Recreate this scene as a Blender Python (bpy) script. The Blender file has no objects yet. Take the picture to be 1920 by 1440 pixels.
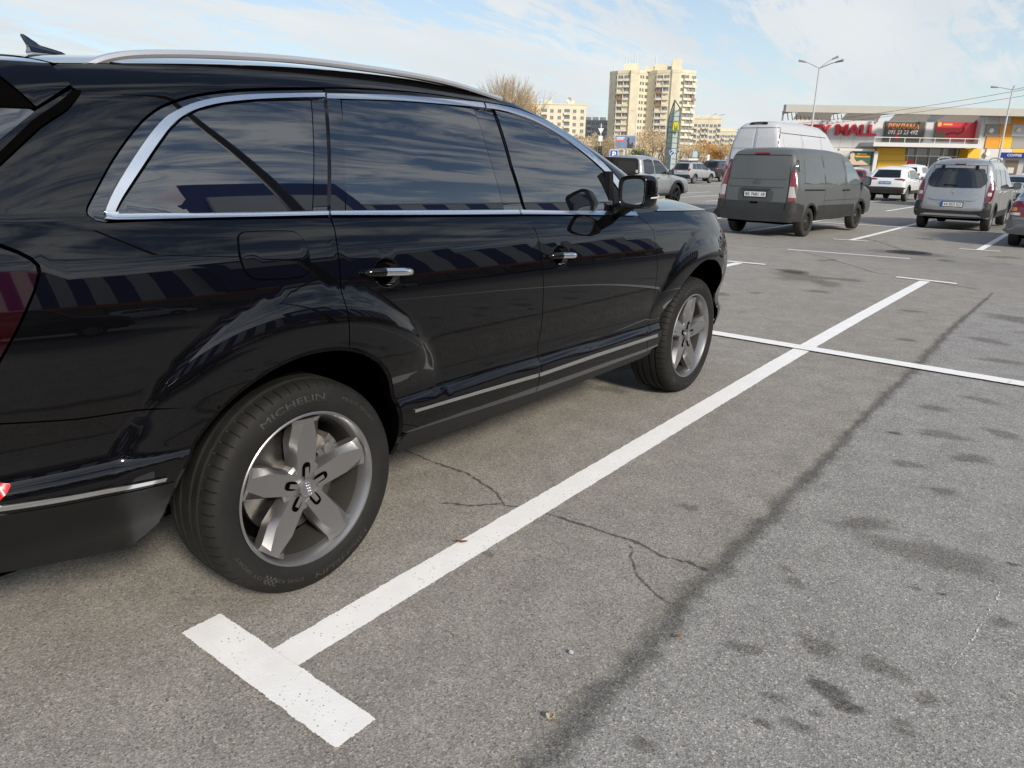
import bpy, bmesh, math, random
import numpy as np
from mathutils import Vector, Matrix
from mathutils.geometry import delaunay_2d_cdt
R = math.radians
scene = bpy.context.scene
COL = scene.collection

# ------------------------------------------------------------------ camera, sky, sun, exposure
CAM = (-1.40129, -2.88577, 1.46976)
YAW, PITCH, ROLL, FPX = 0.657785, 0.299939, 0.0183848, 1386.55
fwd = Vector((math.cos(YAW)*math.cos(PITCH), math.sin(YAW)*math.cos(PITCH), -math.sin(PITCH)))
_r0 = Vector((math.sin(YAW), -math.cos(YAW), 0)); _u0 = _r0.cross(fwd)
rgt = _r0*math.cos(ROLL)+_u0*math.sin(ROLL); upv = -_r0*math.sin(ROLL)+_u0*math.cos(ROLL)
cam = bpy.data.cameras.new('camera'); cam.sensor_width = 36; cam.lens = 36*FPX/1920
cam.clip_start = .05; cam.clip_end = 4000
co = bpy.data.objects.new('camera', cam); COL.objects.link(co)
co.matrix_world = Matrix(((rgt.x, upv.x, -fwd.x, CAM[0]), (rgt.y, upv.y, -fwd.y, CAM[1]), (rgt.z, upv.z, -fwd.z, CAM[2]), (0, 0, 0, 1)))
scene.camera = co

SUN_AZ, SUN_EL = -114.0, 31.0          # degrees from +x, counter-clockwise
sd = bpy.data.lights.new('sun', 'SUN'); sd.energy = 3.0; sd.angle = R(11); sd.color = (1.0, .90, .76)
so = bpy.data.objects.new('sun', sd); COL.objects.link(so)
sdir = Vector((math.cos(R(SUN_AZ))*math.cos(R(SUN_EL)), math.sin(R(SUN_AZ))*math.cos(R(SUN_EL)), math.sin(R(SUN_EL))))
so.rotation_euler = sdir.to_track_quat('Z', 'Y').to_euler(); so.location = (0, 0, 40)

world = bpy.data.worlds.new('World'); scene.world = world; world.use_nodes = True
wt = world.node_tree; wt.nodes.clear()
def wn(t, **k):
    n = wt.nodes.new(t)
    for a, v in k.items(): setattr(n, a, v)
    return n
def wmath(op, a, b=None):
    n = wn('ShaderNodeMath', operation=op)
    for i, v in enumerate((a, b)):
        if v is None: continue
        if isinstance(v, (int, float)): n.inputs[i].default_value = v
        else: wt.links.new(v, n.inputs[i])
    return n.outputs[0]
sky = wn('ShaderNodeTexSky'); sky.sky_type = 'NISHITA'; sky.sun_disc = False
sky.sun_elevation = R(SUN_EL); sky.sun_rotation = R(90-SUN_AZ); sky.dust_density = .8; sky.air_density = 1.0; sky.ozone_density = 2.2
tc = wn('ShaderNodeTexCoord'); sx = wn('ShaderNodeSeparateXYZ'); wt.links.new(tc.outputs['Generated'], sx.inputs[0])
zz = wmath('ADD', wmath('MAXIMUM', sx.outputs[2], 0.0), .16)
cx = wmath('DIVIDE', sx.outputs[0], zz); cy = wmath('DIVIDE', sx.outputs[1], zz)
cb = wn('ShaderNodeCombineXYZ'); wt.links.new(cx, cb.inputs[0]); wt.links.new(cy, cb.inputs[1])
mp = wn('ShaderNodeMapping'); mp.inputs['Rotation'].default_value = (0, 0, R(-28)); mp.inputs['Scale'].default_value = (.55, 1.5, 1)
mp.inputs['Location'].default_value = (3.1, 1.7, 0); wt.links.new(cb.outputs[0], mp.inputs[0])
n1 = wn('ShaderNodeTexNoise'); n1.inputs['Scale'].default_value = 1.3; n1.inputs['Detail'].default_value = 9; n1.inputs['Roughness'].default_value = .58; n1.inputs['Distortion'].default_value = .9
wt.links.new(mp.outputs[0], n1.inputs['Vector'])
mp2 = wn('ShaderNodeMapping'); mp2.inputs['Rotation'].default_value = (0, 0, R(-20)); mp2.inputs['Scale'].default_value = (1.5, 5.2, 1); wt.links.new(cb.outputs[0], mp2.inputs[0])
n2 = wn('ShaderNodeTexNoise'); n2.inputs['Scale'].default_value = 1.3; n2.inputs['Detail'].default_value = 8; n2.inputs['Roughness'].default_value = .64; n2.inputs['Distortion'].default_value = 1.2
wt.links.new(mp2.outputs[0], n2.inputs['Vector'])
dens0 = wmath('ADD', wmath('MULTIPLY', n1.outputs[0], .56), wmath('MULTIPLY', n2.outputs[0], .44))
lowc = wn('ShaderNodeMapRange'); lowc.inputs['From Max'].default_value = .38; lowc.inputs['To Min'].default_value = .055; lowc.inputs['To Max'].default_value = 0; wt.links.new(sx.outputs[2], lowc.inputs['Value'])
dens = wmath('ADD', dens0, lowc.outputs[0])
cr = wn('ShaderNodeValToRGB'); cr.color_ramp.elements[0].position = .475; cr.color_ramp.elements[0].color = (0, 0, 0, 1)
cr.color_ramp.elements[1].position = .562; cr.color_ramp.elements[1].color = (1, 1, 1, 1); wt.links.new(dens, cr.inputs[0])
haze = wn('ShaderNodeMapRange'); haze.inputs['From Min'].default_value = 0; haze.inputs['From Max'].default_value = .34; haze.inputs['To Min'].default_value = .74; haze.inputs['To Max'].default_value = 0
wt.links.new(sx.outputs[2], haze.inputs['Value'])
mx0 = wn('ShaderNodeMix', data_type='RGBA'); wt.links.new(haze.outputs[0], mx0.inputs[0]); wt.links.new(sky.outputs[0], mx0.inputs[6]); mx0.inputs[7].default_value = (5.2, 5.85, 6.15, 1)
n3 = wn('ShaderNodeTexNoise'); n3.inputs['Scale'].default_value = .8; n3.inputs['Detail'].default_value = 5; wt.links.new(mp.outputs[0], n3.inputs['Vector'])
ccol = wn('ShaderNodeMix', data_type='RGBA'); wt.links.new(n3.outputs[0], ccol.inputs[0]); ccol.inputs[6].default_value = (4.2, 4.7, 5.2, 1); ccol.inputs[7].default_value = (6.9, 6.85, 6.6, 1)
# clouds nearer the sun are brighter: thin cloud scatters light forwards
dt = wn('ShaderNodeVectorMath', operation='DOT_PRODUCT'); wt.links.new(tc.outputs['Generated'], dt.inputs[0]); dt.inputs[1].default_value = sdir
fs_ = wmath('ADD', 1.0, wmath('MULTIPLY', wmath('POWER', wmath('MAXIMUM', dt.outputs['Value'], 0.0), 1.6), .75))
csc = wn('ShaderNodeVectorMath', operation='SCALE'); wt.links.new(ccol.outputs[2], csc.inputs[0]); wt.links.new(fs_, csc.inputs['Scale'])
mx = wn('ShaderNodeMix', data_type='RGBA'); wt.links.new(wmath('MULTIPLY', cr.outputs[0], .86), mx.inputs[0]); wt.links.new(mx0.outputs[2], mx.inputs[6]); wt.links.new(csc.outputs[0], mx.inputs[7])
bg = wn('ShaderNodeBackground'); bg.inputs['Strength'].default_value = .10; wt.links.new(mx.outputs[2], bg.inputs[0])
wo = wn('ShaderNodeOutputWorld'); wt.links.new(bg.outputs[0], wo.inputs[0])
vs = scene.view_settings; vs.view_transform = 'Standard'; vs.look = 'None'; vs.gamma = 1; vs.exposure = .50; vs.use_curve_mapping = False
scene.cycles.max_bounces = 8; scene.cycles.caustics_reflective = False; scene.cycles.caustics_refractive = False

# ------------------------------------------------------------------ materials
MATS = {}
def mat(name, col, rough=.6, metal=0, spec=.5, coat=0, noise=0, nscale=20, bump=0, bscale=60, coatr=.03, ior=None):
    if name in MATS: return MATS[name]
    m = bpy.data.materials.new(name); m.use_nodes = True; t = m.node_tree; b = t.nodes['Principled BSDF']
    b.inputs['Base Color'].default_value = (*col, 1); b.inputs['Roughness'].default_value = rough; b.inputs['Metallic'].default_value = metal
    b.inputs['Specular IOR Level'].default_value = spec
    if ior: b.inputs['IOR'].default_value = ior
    if coat: b.inputs['Coat Weight'].default_value = coat; b.inputs['Coat Roughness'].default_value = coatr
    tcn = None
    if noise or bump:
        tcn = t.nodes.new('ShaderNodeTexCoord')
    if noise:
        nn = t.nodes.new('ShaderNodeTexNoise'); nn.inputs['Scale'].default_value = nscale; nn.inputs['Detail'].default_value = 6
        t.links.new(tcn.outputs['Object'], nn.inputs['Vector'])
        mr = t.nodes.new('ShaderNodeMapRange'); mr.inputs['To Min'].default_value = 1-noise; mr.inputs['To Max'].default_value = 1+noise
        mr.inputs['From Min'].default_value = .3; mr.inputs['From Max'].default_value = .7; t.links.new(nn.outputs[0], mr.inputs['Value'])
        mu = t.nodes.new('ShaderNodeMix'); mu.data_type = 'RGBA'; mu.blend_type = 'MULTIPLY'; mu.inputs[0].default_value = 1
        mu.inputs[6].default_value = (*col, 1); t.links.new(mr.outputs[0], mu.inputs[7]); t.links.new(mu.outputs[2], b.inputs['Base Color'])
        mr2 = t.nodes.new('ShaderNodeMapRange'); mr2.inputs['To Min'].default_value = max(.01, rough-.12*noise*4); mr2.inputs['To Max'].default_value = min(1, rough+.12*noise*4)
        t.links.new(nn.outputs[0], mr2.inputs['Value']); t.links.new(mr2.outputs[0], b.inputs['Roughness'])
    if bump:
        nb = t.nodes.new('ShaderNodeTexNoise'); nb.inputs['Scale'].default_value = bscale; nb.inputs['Detail'].default_value = 4; t.links.new(tcn.outputs['Object'], nb.inputs['Vector'])
        bp = t.nodes.new('ShaderNodeBump'); bp.inputs['Strength'].default_value = bump; bp.inputs['Distance'].default_value = .01
        t.links.new(nb.outputs[0], bp.inputs['Height']); t.links.new(bp.outputs[0], b.inputs['Normal'])
    MATS[name] = m; return m
def paint(name, col, metal=0): return mat(name, col, .28 if metal else .35, metal, .5, coat=1.0)

# ------------------------------------------------------------------ mesh helpers
def link(name, me, parent=None, label=None, cat=None, group=None, kind=None):
    o = bpy.data.objects.new(name, me); COL.objects.link(o)
    if parent is not None: o.parent = parent
    if label: o['label'] = label
    if cat: o['category'] = cat
    if group: o['group'] = group
    if kind: o['kind'] = kind
    return o
def thing(name, label, cat, loc=(0, 0, 0), rz=0, group=None):
    o = link(name, None, None, label, cat, group); o.location = loc; o.rotation_euler = (0, 0, rz); return o
class MB:
    def __init__(s): s.v = []; s.f = []
    def add(s, vs, fs):
        n = len(s.v); s.v += [tuple(p) for p in vs]; s.f += [tuple(i+n for i in f) for f in fs]; return s
    def box(s, x0, x1, y0, y1, z0, z1):
        return s.add([(x0,y0,z0),(x1,y0,z0),(x1,y1,z0),(x0,y1,z0),(x0,y0,z1),(x1,y0,z1),(x1,y1,z1),(x0,y1,z1)],
                     [(0,3,2,1),(4,5,6,7),(0,1,5,4),(1,2,6,5),(2,3,7,6),(3,0,4,7)])
    def tube(s, a, b, r0, r1=None, n=8, cap=True):
        if r1 is None: r1 = r0
        a = Vector(a); b = Vector(b); d = (b-a).normalized(); u = d.orthogonal().normalized(); w = d.cross(u)
        vs = []
        for p, r in ((a, r0), (b, r1)):
            for i in range(n):
                t = 2*math.pi*i/n; vs.append(p+u*r*math.cos(t)+w*r*math.sin(t))
        fs = [(i, (i+1) % n, n+(i+1) % n, n+i) for i in range(n)]
        if cap: fs += [tuple(range(n-1, -1, -1)), tuple(range(n, 2*n))]
        return s.add(vs, fs)
    def path(s, pts, r, n=8):
        pts = [Vector(p) for p in pts]; rr = r if isinstance(r, (list, tuple)) else [r]*len(pts)
        vs = []; up = None
        for i, p in enumerate(pts):
            d = (pts[min(i+1, len(pts)-1)]-pts[max(i-1, 0)]).normalized()
            if up is None: up = d.orthogonal().normalized()
            u = (up-d*up.dot(d)).normalized(); up = u; w = d.cross(u)
            for k in range(n):
                t = 2*math.pi*k/n; vs.append(p+u*rr[i]*math.cos(t)+w*rr[i]*math.sin(t))
        fs = []
        for i in range(len(pts)-1):
            for k in range(n): fs.append((i*n+k, i*n+(k+1) % n, (i+1)*n+(k+1) % n, (i+1)*n+k))
        fs += [tuple(range(n-1, -1, -1)), tuple(range((len(pts)-1)*n, len(pts)*n))]
        return s.add(vs, fs)
    def lathe(s, prof, n=48, axis='y', c=(0, 0, 0), closed=False):   # prof: (radius, offset along axis)
        vs = []
        for k in range(n):
            t = 2*math.pi*k/n; ca, sa = math.cos(t), math.sin(t)
            for r, h in prof:
                vs.append((c[0]+r*ca, c[1]+h, c[2]+r*sa) if axis == 'y' else (c[0]+r*ca, c[1]+r*sa, c[2]+h))
        m = len(prof); fs = []
        for k in range(n):
            k2 = (k+1) % n
            for i in range(m-1 if not closed else m):
                j = (i+1) % m
                q = (k*m+i, k*m+j, k2*m+j, k2*m+i); fs.append(q if axis == 'y' else q[::-1])
        return s.add(vs, fs)
    def prism(s, poly, y0, y1):     # poly in (x,z), extruded along y
        n = len(poly); vs = [(x, y0, z) for x, z in poly]+[(x, y1, z) for x, z in poly]
        return s.add(vs, [tuple(range(n)), tuple(range(2*n-1, n-1, -1))]+[(i, n+i, n+(i+1) % n, (i+1) % n) for i in range(n)])
    def mesh(s, name, m, smooth=False, angle=None):
        me = bpy.data.meshes.new(name); me.from_pydata(s.v, [], s.f)
        if m: me.materials.append(m)
        if smooth or angle:
            me.polygons.foreach_set('use_smooth', [True]*len(me.polygons))
            if angle: me.set_sharp_from_angle(angle=R(angle))
        return me
    def build(s, name, m, parent=None, smooth=False, angle=None, fix=True, **k):
        me = s.mesh(name, m, smooth, angle)
        if fix:
            bm = bmesh.new(); bm.from_mesh(me); bmesh.ops.recalc_face_normals(bm, faces=bm.faces); bm.to_mesh(me); bm.free()
            if angle: me.set_sharp_from_angle(angle=R(angle))
        return link(name, me, parent, **k)
def bevel(o, w, seg=2):
    bm = bmesh.new(); bm.from_mesh(o.data); bmesh.ops.bevel(bm, geom=bm.edges[:], offset=w, segments=seg, affect='EDGES', clamp_overlap=True)
    bm.to_mesh(o.data); bm.free(); return o
_FC = {}
def text_mesh(s, size, ext=.002, align='CENTER', bold=0, res=2, shear=0):
    cu = bpy.data.curves.new('t', 'FONT'); cu.body = s; cu.size = size; cu.extrude = ext; cu.align_x = align; cu.align_y = 'CENTER'; cu.resolution_u = res; cu.offset = bold*size; cu.shear = shear
    o = bpy.data.objects.new('t', cu); COL.objects.link(o)
    me = bpy.data.meshes.new_from_object(o.evaluated_get(bpy.context.evaluated_depsgraph_get()))
    bpy.data.objects.remove(o); bpy.data.curves.remove(cu); return me
def text(name, s, size, m, parent, M, ext=.002, align='CENTER', bold=0, width=None, shear=0):
    me = text_mesh(s, size, ext, align, bold, shear=shear)
    if width:
        xs = [v.co.x for v in me.vertices]; k = width/(max(xs)-min(xs)); me.transform(Matrix.Diagonal((k, 1, 1, 1)))
    me.transform(M); me.materials.clear(); me.materials.append(m); return link(name, me, parent)

# polygons on a height field: side (x,z)->y, or rear (y,z)->x
def inside(P, poly):
    x, y = P[:, 0], P[:, 1]; n = len(poly); c = np.zeros(len(P), bool); j = n-1
    for i in range(n):
        xi, yi = poly[i]; xj, yj = poly[j]
        if yi != yj: c ^= ((yi > y) != (yj > y)) & (x < (xj-xi)*(y-yi)/(yj-yi)+xi)
        j = i
    return c
def pdist(P, poly, closed=True):
    d = np.full(len(P), 1e9); n = len(poly)
    for i in range(n if closed else n-1):
        a = np.array(poly[i]); b = np.array(poly[(i+1) % n]); ab = b-a; L = (ab**2).sum()
        if L < 1e-14: continue
        t = np.clip(((P-a)@ab)/L, 0, 1); d = np.minimum(d, np.hypot(*(P-(a+t[:, None]*ab)).T))
    return d
def dens_poly(poly, sp):
    o = []
    n = len(poly)
    for i in range(n):
        a, b = poly[i], poly[(i+1) % n]; L = math.hypot(b[0]-a[0], b[1]-a[1])
        if L < 1e-5: continue
        k = max(1, int(math.ceil(L/sp)))
        o += [(a[0]+(b[0]-a[0])*t/k, a[1]+(b[1]-a[1])*t/k) for t in range(k)]
    return o
def shrink(poly, d):
    n = len(poly); A = sum(poly[i][0]*poly[(i+1) % n][1]-poly[(i+1) % n][0]*poly[i][1] for i in range(n)); s = 1 if A > 0 else -1
    o = []
    for i in range(n):
        p0, p1, p2 = (Vector(poly[(i+k) % n]) for k in (-1, 0, 1)); e1 = (p1-p0); e2 = (p2-p1)
        if e1.length < 1e-7 or e2.length < 1e-7: o.append(tuple(p1)); continue
        n1_ = Vector((-e1.y, e1.x)).normalized()*s; n2_ = Vector((-e2.y, e2.x)).normalized()*s
        b = n1_+n2_; b = b/max(.35, b.length_squared/2) if b.length > 1e-6 else n1_
        o.append((p1.x+b.x*d, p1.y+b.y*d))
    return o
def smoothpoly(pts, k=4):     # Catmull-Rom through an open list
    o = []
    for i in range(len(pts)-1):
        p = [Vector(pts[max(0, min(len(pts)-1, i+j))]) for j in (-1, 0, 1, 2)]
        for t in range(k):
            t /= k; o.append(tuple(.5*((2*p[1])+(p[2]-p[0])*t+(2*p[0]-5*p[1]+4*p[2]-p[3])*t*t+(3*p[1]-p[0]-3*p[2]+p[3])*t**3)))
    return o+[tuple(pts[-1])]
def tri(poly, extra):
    pts = [Vector(p) for p in poly]+[Vector(p) for p in extra]
    v, e, f, *_ = delaunay_2d_cdt(pts, [], [list(range(len(poly)))], 1, 1e-6)
    return [tuple(p) for p in v], [tuple(t) for t in f]
def panel(poly, name, m, parent, fn, nrm, sp=.03, off=0, skirt=.012, edge=.03, extra=None, mapf=None, **k):
    """poly in (u,v); fn(u,v)->point, nrm(u,v)->normal"""
    poly = dens_poly(poly, edge); A = np.array(poly)
    us = np.arange(A[:, 0].min()+sp*.5, A[:, 0].max(), sp); vs = np.arange(A[:, 1].min()+sp*.5, A[:, 1].max(), sp*.866)
    G = np.array([(u+(sp/2 if j % 2 else 0), v) for j, v in enumerate(vs) for u in us]) if len(us) and len(vs) else np.zeros((0, 2))
    if extra is not None and len(extra): G = np.vstack([G[pdist(G, extra, False) > sp*.45] if len(G) else G, np.array(extra)]) if not isinstance(extra, list) or not isinstance(extra[0], list) else _mix(G, extra, sp)
    if len(G): G = G[inside(G, poly)]
    if len(G): G = G[pdist(G, poly) > min(sp, edge)*.4]
    V, F = tri(poly, [tuple(g) for g in G])
    P = []; N = []
    for (u, v) in V:
        n = Vector(nrm(u, v)); P.append(Vector(fn(u, v))+n*off); N.append(n)
    fs = []
    for f in F:
        a, b, c = f[:3]
        if (P[b]-P[a]).cross(P[c]-P[a]).dot(N[a]) < 0: f = f[::-1]
        fs.append(tuple(f))
    if skirt:      # folded-in edge, its own vertices
        cnt = {}
        for f in fs:
            for i in range(len(f)): cnt[(f[i], f[(i+1) % len(f)])] = 1
        bd = [e for e in cnt if (e[1], e[0]) not in cnt]
        mpv = {}
        for a, b in bd:
            q = []
            for i in (a, b):
                if i not in mpv:
                    mpv[i] = (len(P), len(P)+1); P.append(P[i].copy()); P.append(P[i]-N[i]*skirt); N.append(None); N.append(None)
                q.append(mpv[i])
            fs.append((q[1][0], q[0][0], q[0][1], q[1][1]))
    me = bpy.data.meshes.new(name); me.from_pydata([tuple(p) for p in P], [], fs)
    me.polygons.foreach_set('use_smooth', [True]*len(me.polygons)); me.materials.append(m)
    me.normals_split_custom_set_from_vertices([tuple(n) if n is not None else (0, 0, 0) for n in N])
    return link(name, me, parent, **k)
def _mix(G, extras, sp):
    out = [G]
    for ex in extras:
        if len(ex) < 2: continue
        out = [g[pdist(g, ex, False) > sp*.45] if len(g) else g for g in out]; out.append(np.array(ex))
    return np.vstack([g for g in out if len(g)])

Q={
'gasket':[(-0.5542,1.3202),(-0.5341,1.3492),(-0.4559,1.4438),(-0.3704,1.5258),(-0.3083,1.5697),(-0.255,1.5937),(-0.1716,1.6191),(-0.0502,1.6411),(0.0808,1.6561),(0.3157,1.6761),(0.5498,1.6897),(0.8359,1.6955),(1.186,1.6861),(1.3658,1.6818),(1.5661,1.6559),(1.7632,1.599),(1.9213,1.5127),(2.0602,1.4232),(2.1632,1.3397),(2.2114,1.2512),(2.2442,1.1755),(2.1144,1.1791),(1.194,1.2213),(0.1921,1.2669),(-0.3801,1.2871),(-0.519,1.2878),(-0.5419,1.2941),(-0.5535,1.3047)],
'glass_quarter':[(-0.4859,1.3095),(-0.4572,1.343),(-0.4058,1.3957),(-0.3385,1.464),(-0.2811,1.5181),(-0.2346,1.551),(-0.1783,1.5745),(-0.0971,1.5945),(0.029,1.6128),(0.2356,1.6283),(0.1241,1.289),(-0.2183,1.2959),(-0.4806,1.3039)],
'glass_rear':[(0.3712,1.6387),(0.5951,1.6503),(0.8346,1.6546),(1.0861,1.6499),(1.0871,1.4704),(1.111,1.2522),(0.6505,1.2669),(0.2634,1.2829),(0.3056,1.4616)],
'glass_front':[(1.2337,1.6515),(1.4136,1.6408),(1.5758,1.6014),(1.73,1.5388),(1.8855,1.4589),(1.9816,1.4026),(2.022,1.3499),(2.034,1.1985),(1.5369,1.2258),(1.2675,1.2399),(1.2343,1.428)],
'chrome_q_out':[(-0.5129,1.312),(-0.5113,1.3185),(-0.4782,1.3648),(-0.4193,1.4307),(-0.3506,1.4993),(-0.2905,1.5484),(-0.2423,1.5732),(-0.1799,1.5968),(-0.0883,1.6174),(0.0375,1.6336),(0.1753,1.6456),(0.3043,1.6556)],
'chrome_q_in':[(-0.4816,1.3106),(-0.4786,1.3171),(-0.4572,1.343),(-0.4058,1.3957),(-0.3385,1.464),(-0.2811,1.5181),(-0.2346,1.551),(-0.1781,1.5753),(-0.0966,1.596),(0.0297,1.6144),(0.168,1.6288),(0.2966,1.6389)],
'chrome_belt_q_top':[(-0.4829,1.3053),(-0.2181,1.2966),(0.1865,1.2851)],
'chrome_belt_q_bot':[(-0.5155,1.2978),(-0.4952,1.2904),(-0.2254,1.2819),(0.1824,1.269)],
'chrome_r_out':[(0.3117,1.6544),(0.6062,1.6705),(0.848,1.6753),(1.1745,1.6777)],
'chrome_r_in':[(0.3044,1.6386),(0.596,1.6522),(0.8358,1.6567),(1.1638,1.6574)],
'chrome_f_out':[(1.1854,1.6773),(1.3458,1.6703),(1.5342,1.6422),(1.7193,1.585),(1.8996,1.5022),(2.0421,1.4154),(2.1668,1.3206)],
'chrome_f_in':[(1.1745,1.657),(1.3185,1.6495),(1.501,1.6194),(1.6823,1.5595),(1.872,1.4715),(2.0211,1.384),(2.1296,1.2837)],
'chrome_belt_r_top':[(0.1952,1.2847),(0.6502,1.2659),(1.2138,1.2434)],
'chrome_belt_r_bot':[(0.191,1.2686),(0.6395,1.2474),(1.2112,1.2227)],
'chrome_belt_f_top':[(1.2233,1.243),(1.7687,1.213),(2.2459,1.1862)],
'chrome_belt_f_bot':[(1.2207,1.2222),(1.7475,1.1944),(2.2504,1.1658)],
'pillar_trim_r':[(0.3059,1.637),(0.3644,1.6391),(0.2566,1.2832),(0.1964,1.285)],
'seam_rd':[(0.3157,1.6761),(0.2579,1.5284),(0.1867,1.2688),(0.1835,1.2314),(0.1595,1.1712),(0.1433,1.053),(0.138,1.0124),(0.1375,0.9501),(0.135,0.8574)],
'archR_door':[(0.135,0.8574),(0.2162,0.8072),(0.3118,0.7241),(0.4176,0.6139),(0.4314,0.5639),(0.4501,0.4663),(0.4546,0.4462)],
'door_bot_r':[(0.4546,0.4462),(0.7098,0.4346),(1.2849,0.4066)],
'seam_cd':[(1.1946,1.6866),(1.195,1.5432),(1.2107,1.3687),(1.2099,1.2292),(1.2295,1.2131),(1.269,1.165),(1.2623,1.11),(1.2625,1.0141),(1.2771,0.8529),(1.3055,0.7017),(1.3013,0.5645),(1.2849,0.4066)],
'door_bot_f':[(1.2849,0.4066),(1.7284,0.4004),(2.3738,0.394)],
'seam_fd':[(2.2553,1.1696),(2.3066,1.1342),(2.3467,1.0989),(2.344,1.0285),(2.3765,0.7767),(2.4115,0.63),(2.3894,0.5275),(2.3432,0.4626),(2.3738,0.394)],
'belt_edge':[(2.2376,1.1704),(2.1082,1.1741),(1.191,1.2183),(0.1904,1.2645),(-0.3807,1.2858),(-0.5196,1.2866)],
'hatch_seam':[(-0.5167,1.6672),(-0.5073,1.6463),(-0.4976,1.6152),(-0.4842,1.6044),(-0.5309,1.5579),(-0.6033,1.5133),(-0.711,1.4258),(-0.7907,1.3579),(-0.8286,1.3104),(-0.7976,1.2749),(-0.7655,1.2524),(-0.7353,1.2353),(-0.7156,1.2192),(-0.7062,1.2024),(-0.707,1.1878),(-0.727,1.1468),(-0.7758,1.0656),(-0.8229,0.9908),(-0.8591,0.9218),(-0.8647,0.8376)],
'bumper_seam':[(-0.8647,0.8376),(-0.8397,0.8349),(-0.6792,0.8094),(-0.496,0.7954),(-0.3264,0.7731)],
'archR_quarter':[(-0.3264,0.7731),(-0.283,0.7997),(-0.2001,0.8542),(-0.0653,0.8846),(0.0993,0.8661),(0.135,0.8574)],
'archR_bumper':[(-0.3264,0.7731),(-0.3613,0.7133),(-0.4343,0.6233),(-0.4606,0.5091),(-0.4554,0.4038),(-0.4658,0.3734)],
'bumper_bot':[(-0.4658,0.3734),(-0.5711,0.3669),(-0.7382,0.3987),(-0.8814,0.4215),(-0.9441,0.4293)],
'chr_b_top':[(-0.903,0.6317),(-0.8726,0.632),(-0.765,0.6219),(-0.4905,0.5947)],
'chr_b_bot':[(-0.9048,0.6183),(-0.8744,0.6194),(-0.7665,0.6086),(-0.4945,0.5836)],
'fuel':[(-0.1758,1.2273),(-0.1627,1.2351),(-0.1359,1.2385),(-0.0018,1.232),(0.0325,1.2189),(0.0419,1.1933),(0.0392,1.1587),(0.0355,1.1235),(0.0174,1.1076),(-0.0141,1.1013),(-0.0886,1.1042),(-0.1581,1.112),(-0.1812,1.126),(-0.1915,1.1466),(-0.1918,1.1867)],
'chr_r_top':[(0.4719,0.5418),(0.856,0.5273),(1.2672,0.5101)],
'chr_r_bot':[(0.4724,0.5296),(0.8579,0.5124),(1.2708,0.4922)],
'chr_f_top':[(1.28,0.5085),(1.7896,0.5041),(2.4534,0.4891)],
'chr_f_bot':[(1.2837,0.4905),(1.7942,0.4844),(2.4583,0.4705)],
'hr':[(0.2358,1.0847),(0.4602,1.0633)],
'hr_bowl':[(0.3481,1.074)],
'hf':[(1.303,1.0426),(1.516,1.0257)],
'hf_bowl':[(1.4161,1.0347)],
'rear_glass':[(-0.6037,1.5505),(-0.6526,1.5139),(-0.6937,1.4836),(-0.7841,1.4161),(-0.8252,1.4366),(-0.7606,1.5252),(-0.6727,1.5507)],
'tg_side':[(-0.6006,1.5531),(-0.5527,1.5808),(-0.5025,1.6097),(-0.5005,1.6033),(-0.5445,1.5597),(-0.615,1.5153),(-0.7046,1.4474),(-0.7363,1.4233),(-0.7166,1.4628),(-0.6941,1.4824),(-0.653,1.5127)],
'spoiler':[(-0.5194,1.6642),(-0.5097,1.6434),(-0.5019,1.6136),(-0.5509,1.586),(-0.5983,1.5569),(-0.6423,1.6259),(-0.6633,1.6874),(-0.6548,1.6715),(-0.6189,1.6651)],
'spoiler_under':[(-0.6433,1.6239),(-0.5998,1.5556),(-0.6711,1.5556),(-0.7282,1.5658),(-0.7562,1.5906),(-0.6827,1.6586)],
'tail_lens':[(-0.7843,1.1945),(-0.7438,1.1923),(-0.7156,1.1904),(-0.7137,1.1847),(-0.7312,1.1472),(-0.7784,1.0684),(-0.8215,1.001),(-0.865,0.969),(-0.8908,1.0484),(-0.8617,1.1937)],
'reflector':[(-0.8874,0.6879),(-0.8578,0.682),(-0.8406,0.6752),(-0.8402,0.6691),(-0.8526,0.6576),(-0.8704,0.6455),(-0.9022,0.6371)],
'sill_seam':[(0.4546,0.4462),(0.7098,0.4346),(1.2849,0.4066),(1.7284,0.4004),(2.3738,0.394)],
'sill_bot':[(0.46,0.3686),(1.2644,0.331),(2.3763,0.3591)],
'rail_out':[(-0.4158,1.6889),(-0.3728,1.7098),(-0.3044,1.7286),(-0.2007,1.7431),(-0.0323,1.7581),(0.2237,1.773),(0.4625,1.7771),(0.7755,1.7739),(1.05,1.7597),(1.3651,1.723)],
}

# ------------------------------------------------------------------ ground
def sstep(a, b, x):
    t = min(1, max(0, (x-a)/(b-a))); return t*t*(3-2*t)
def cub(T, x):
    n = len(T)
    if x <= T[0][0]: return T[0][1]
    if x >= T[-1][0]: return T[-1][1]
    i = 0
    while x > T[i+1][0]: i += 1
    x0, y0 = T[i]; x1, y1 = T[i+1]; h = x1-x0; d = (y1-y0)/h
    m0 = d if i == 0 else ((y1-T[i-1][1])/(x1-T[i-1][0])); m1 = d if i == n-2 else ((T[i+2][1]-y0)/(T[i+2][0]-x0))
    t = (x-x0)/h
    return (2*t**3-3*t*t+1)*y0+(t**3-2*t*t+t)*h*m0+(3*t*t-2*t**3)*y1+(t**3-t*t)*h*m1
ZG = [(-900, 0), (-10, 0), (4, 0), (10, -.08), (16.5, -.22), (23, -.29), (42, -.45), (58, -.52), (90, -.55), (1200, -.55)]
def zg(x):
    if x < 4: return 0.0
    return cub(ZG, x)

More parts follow.
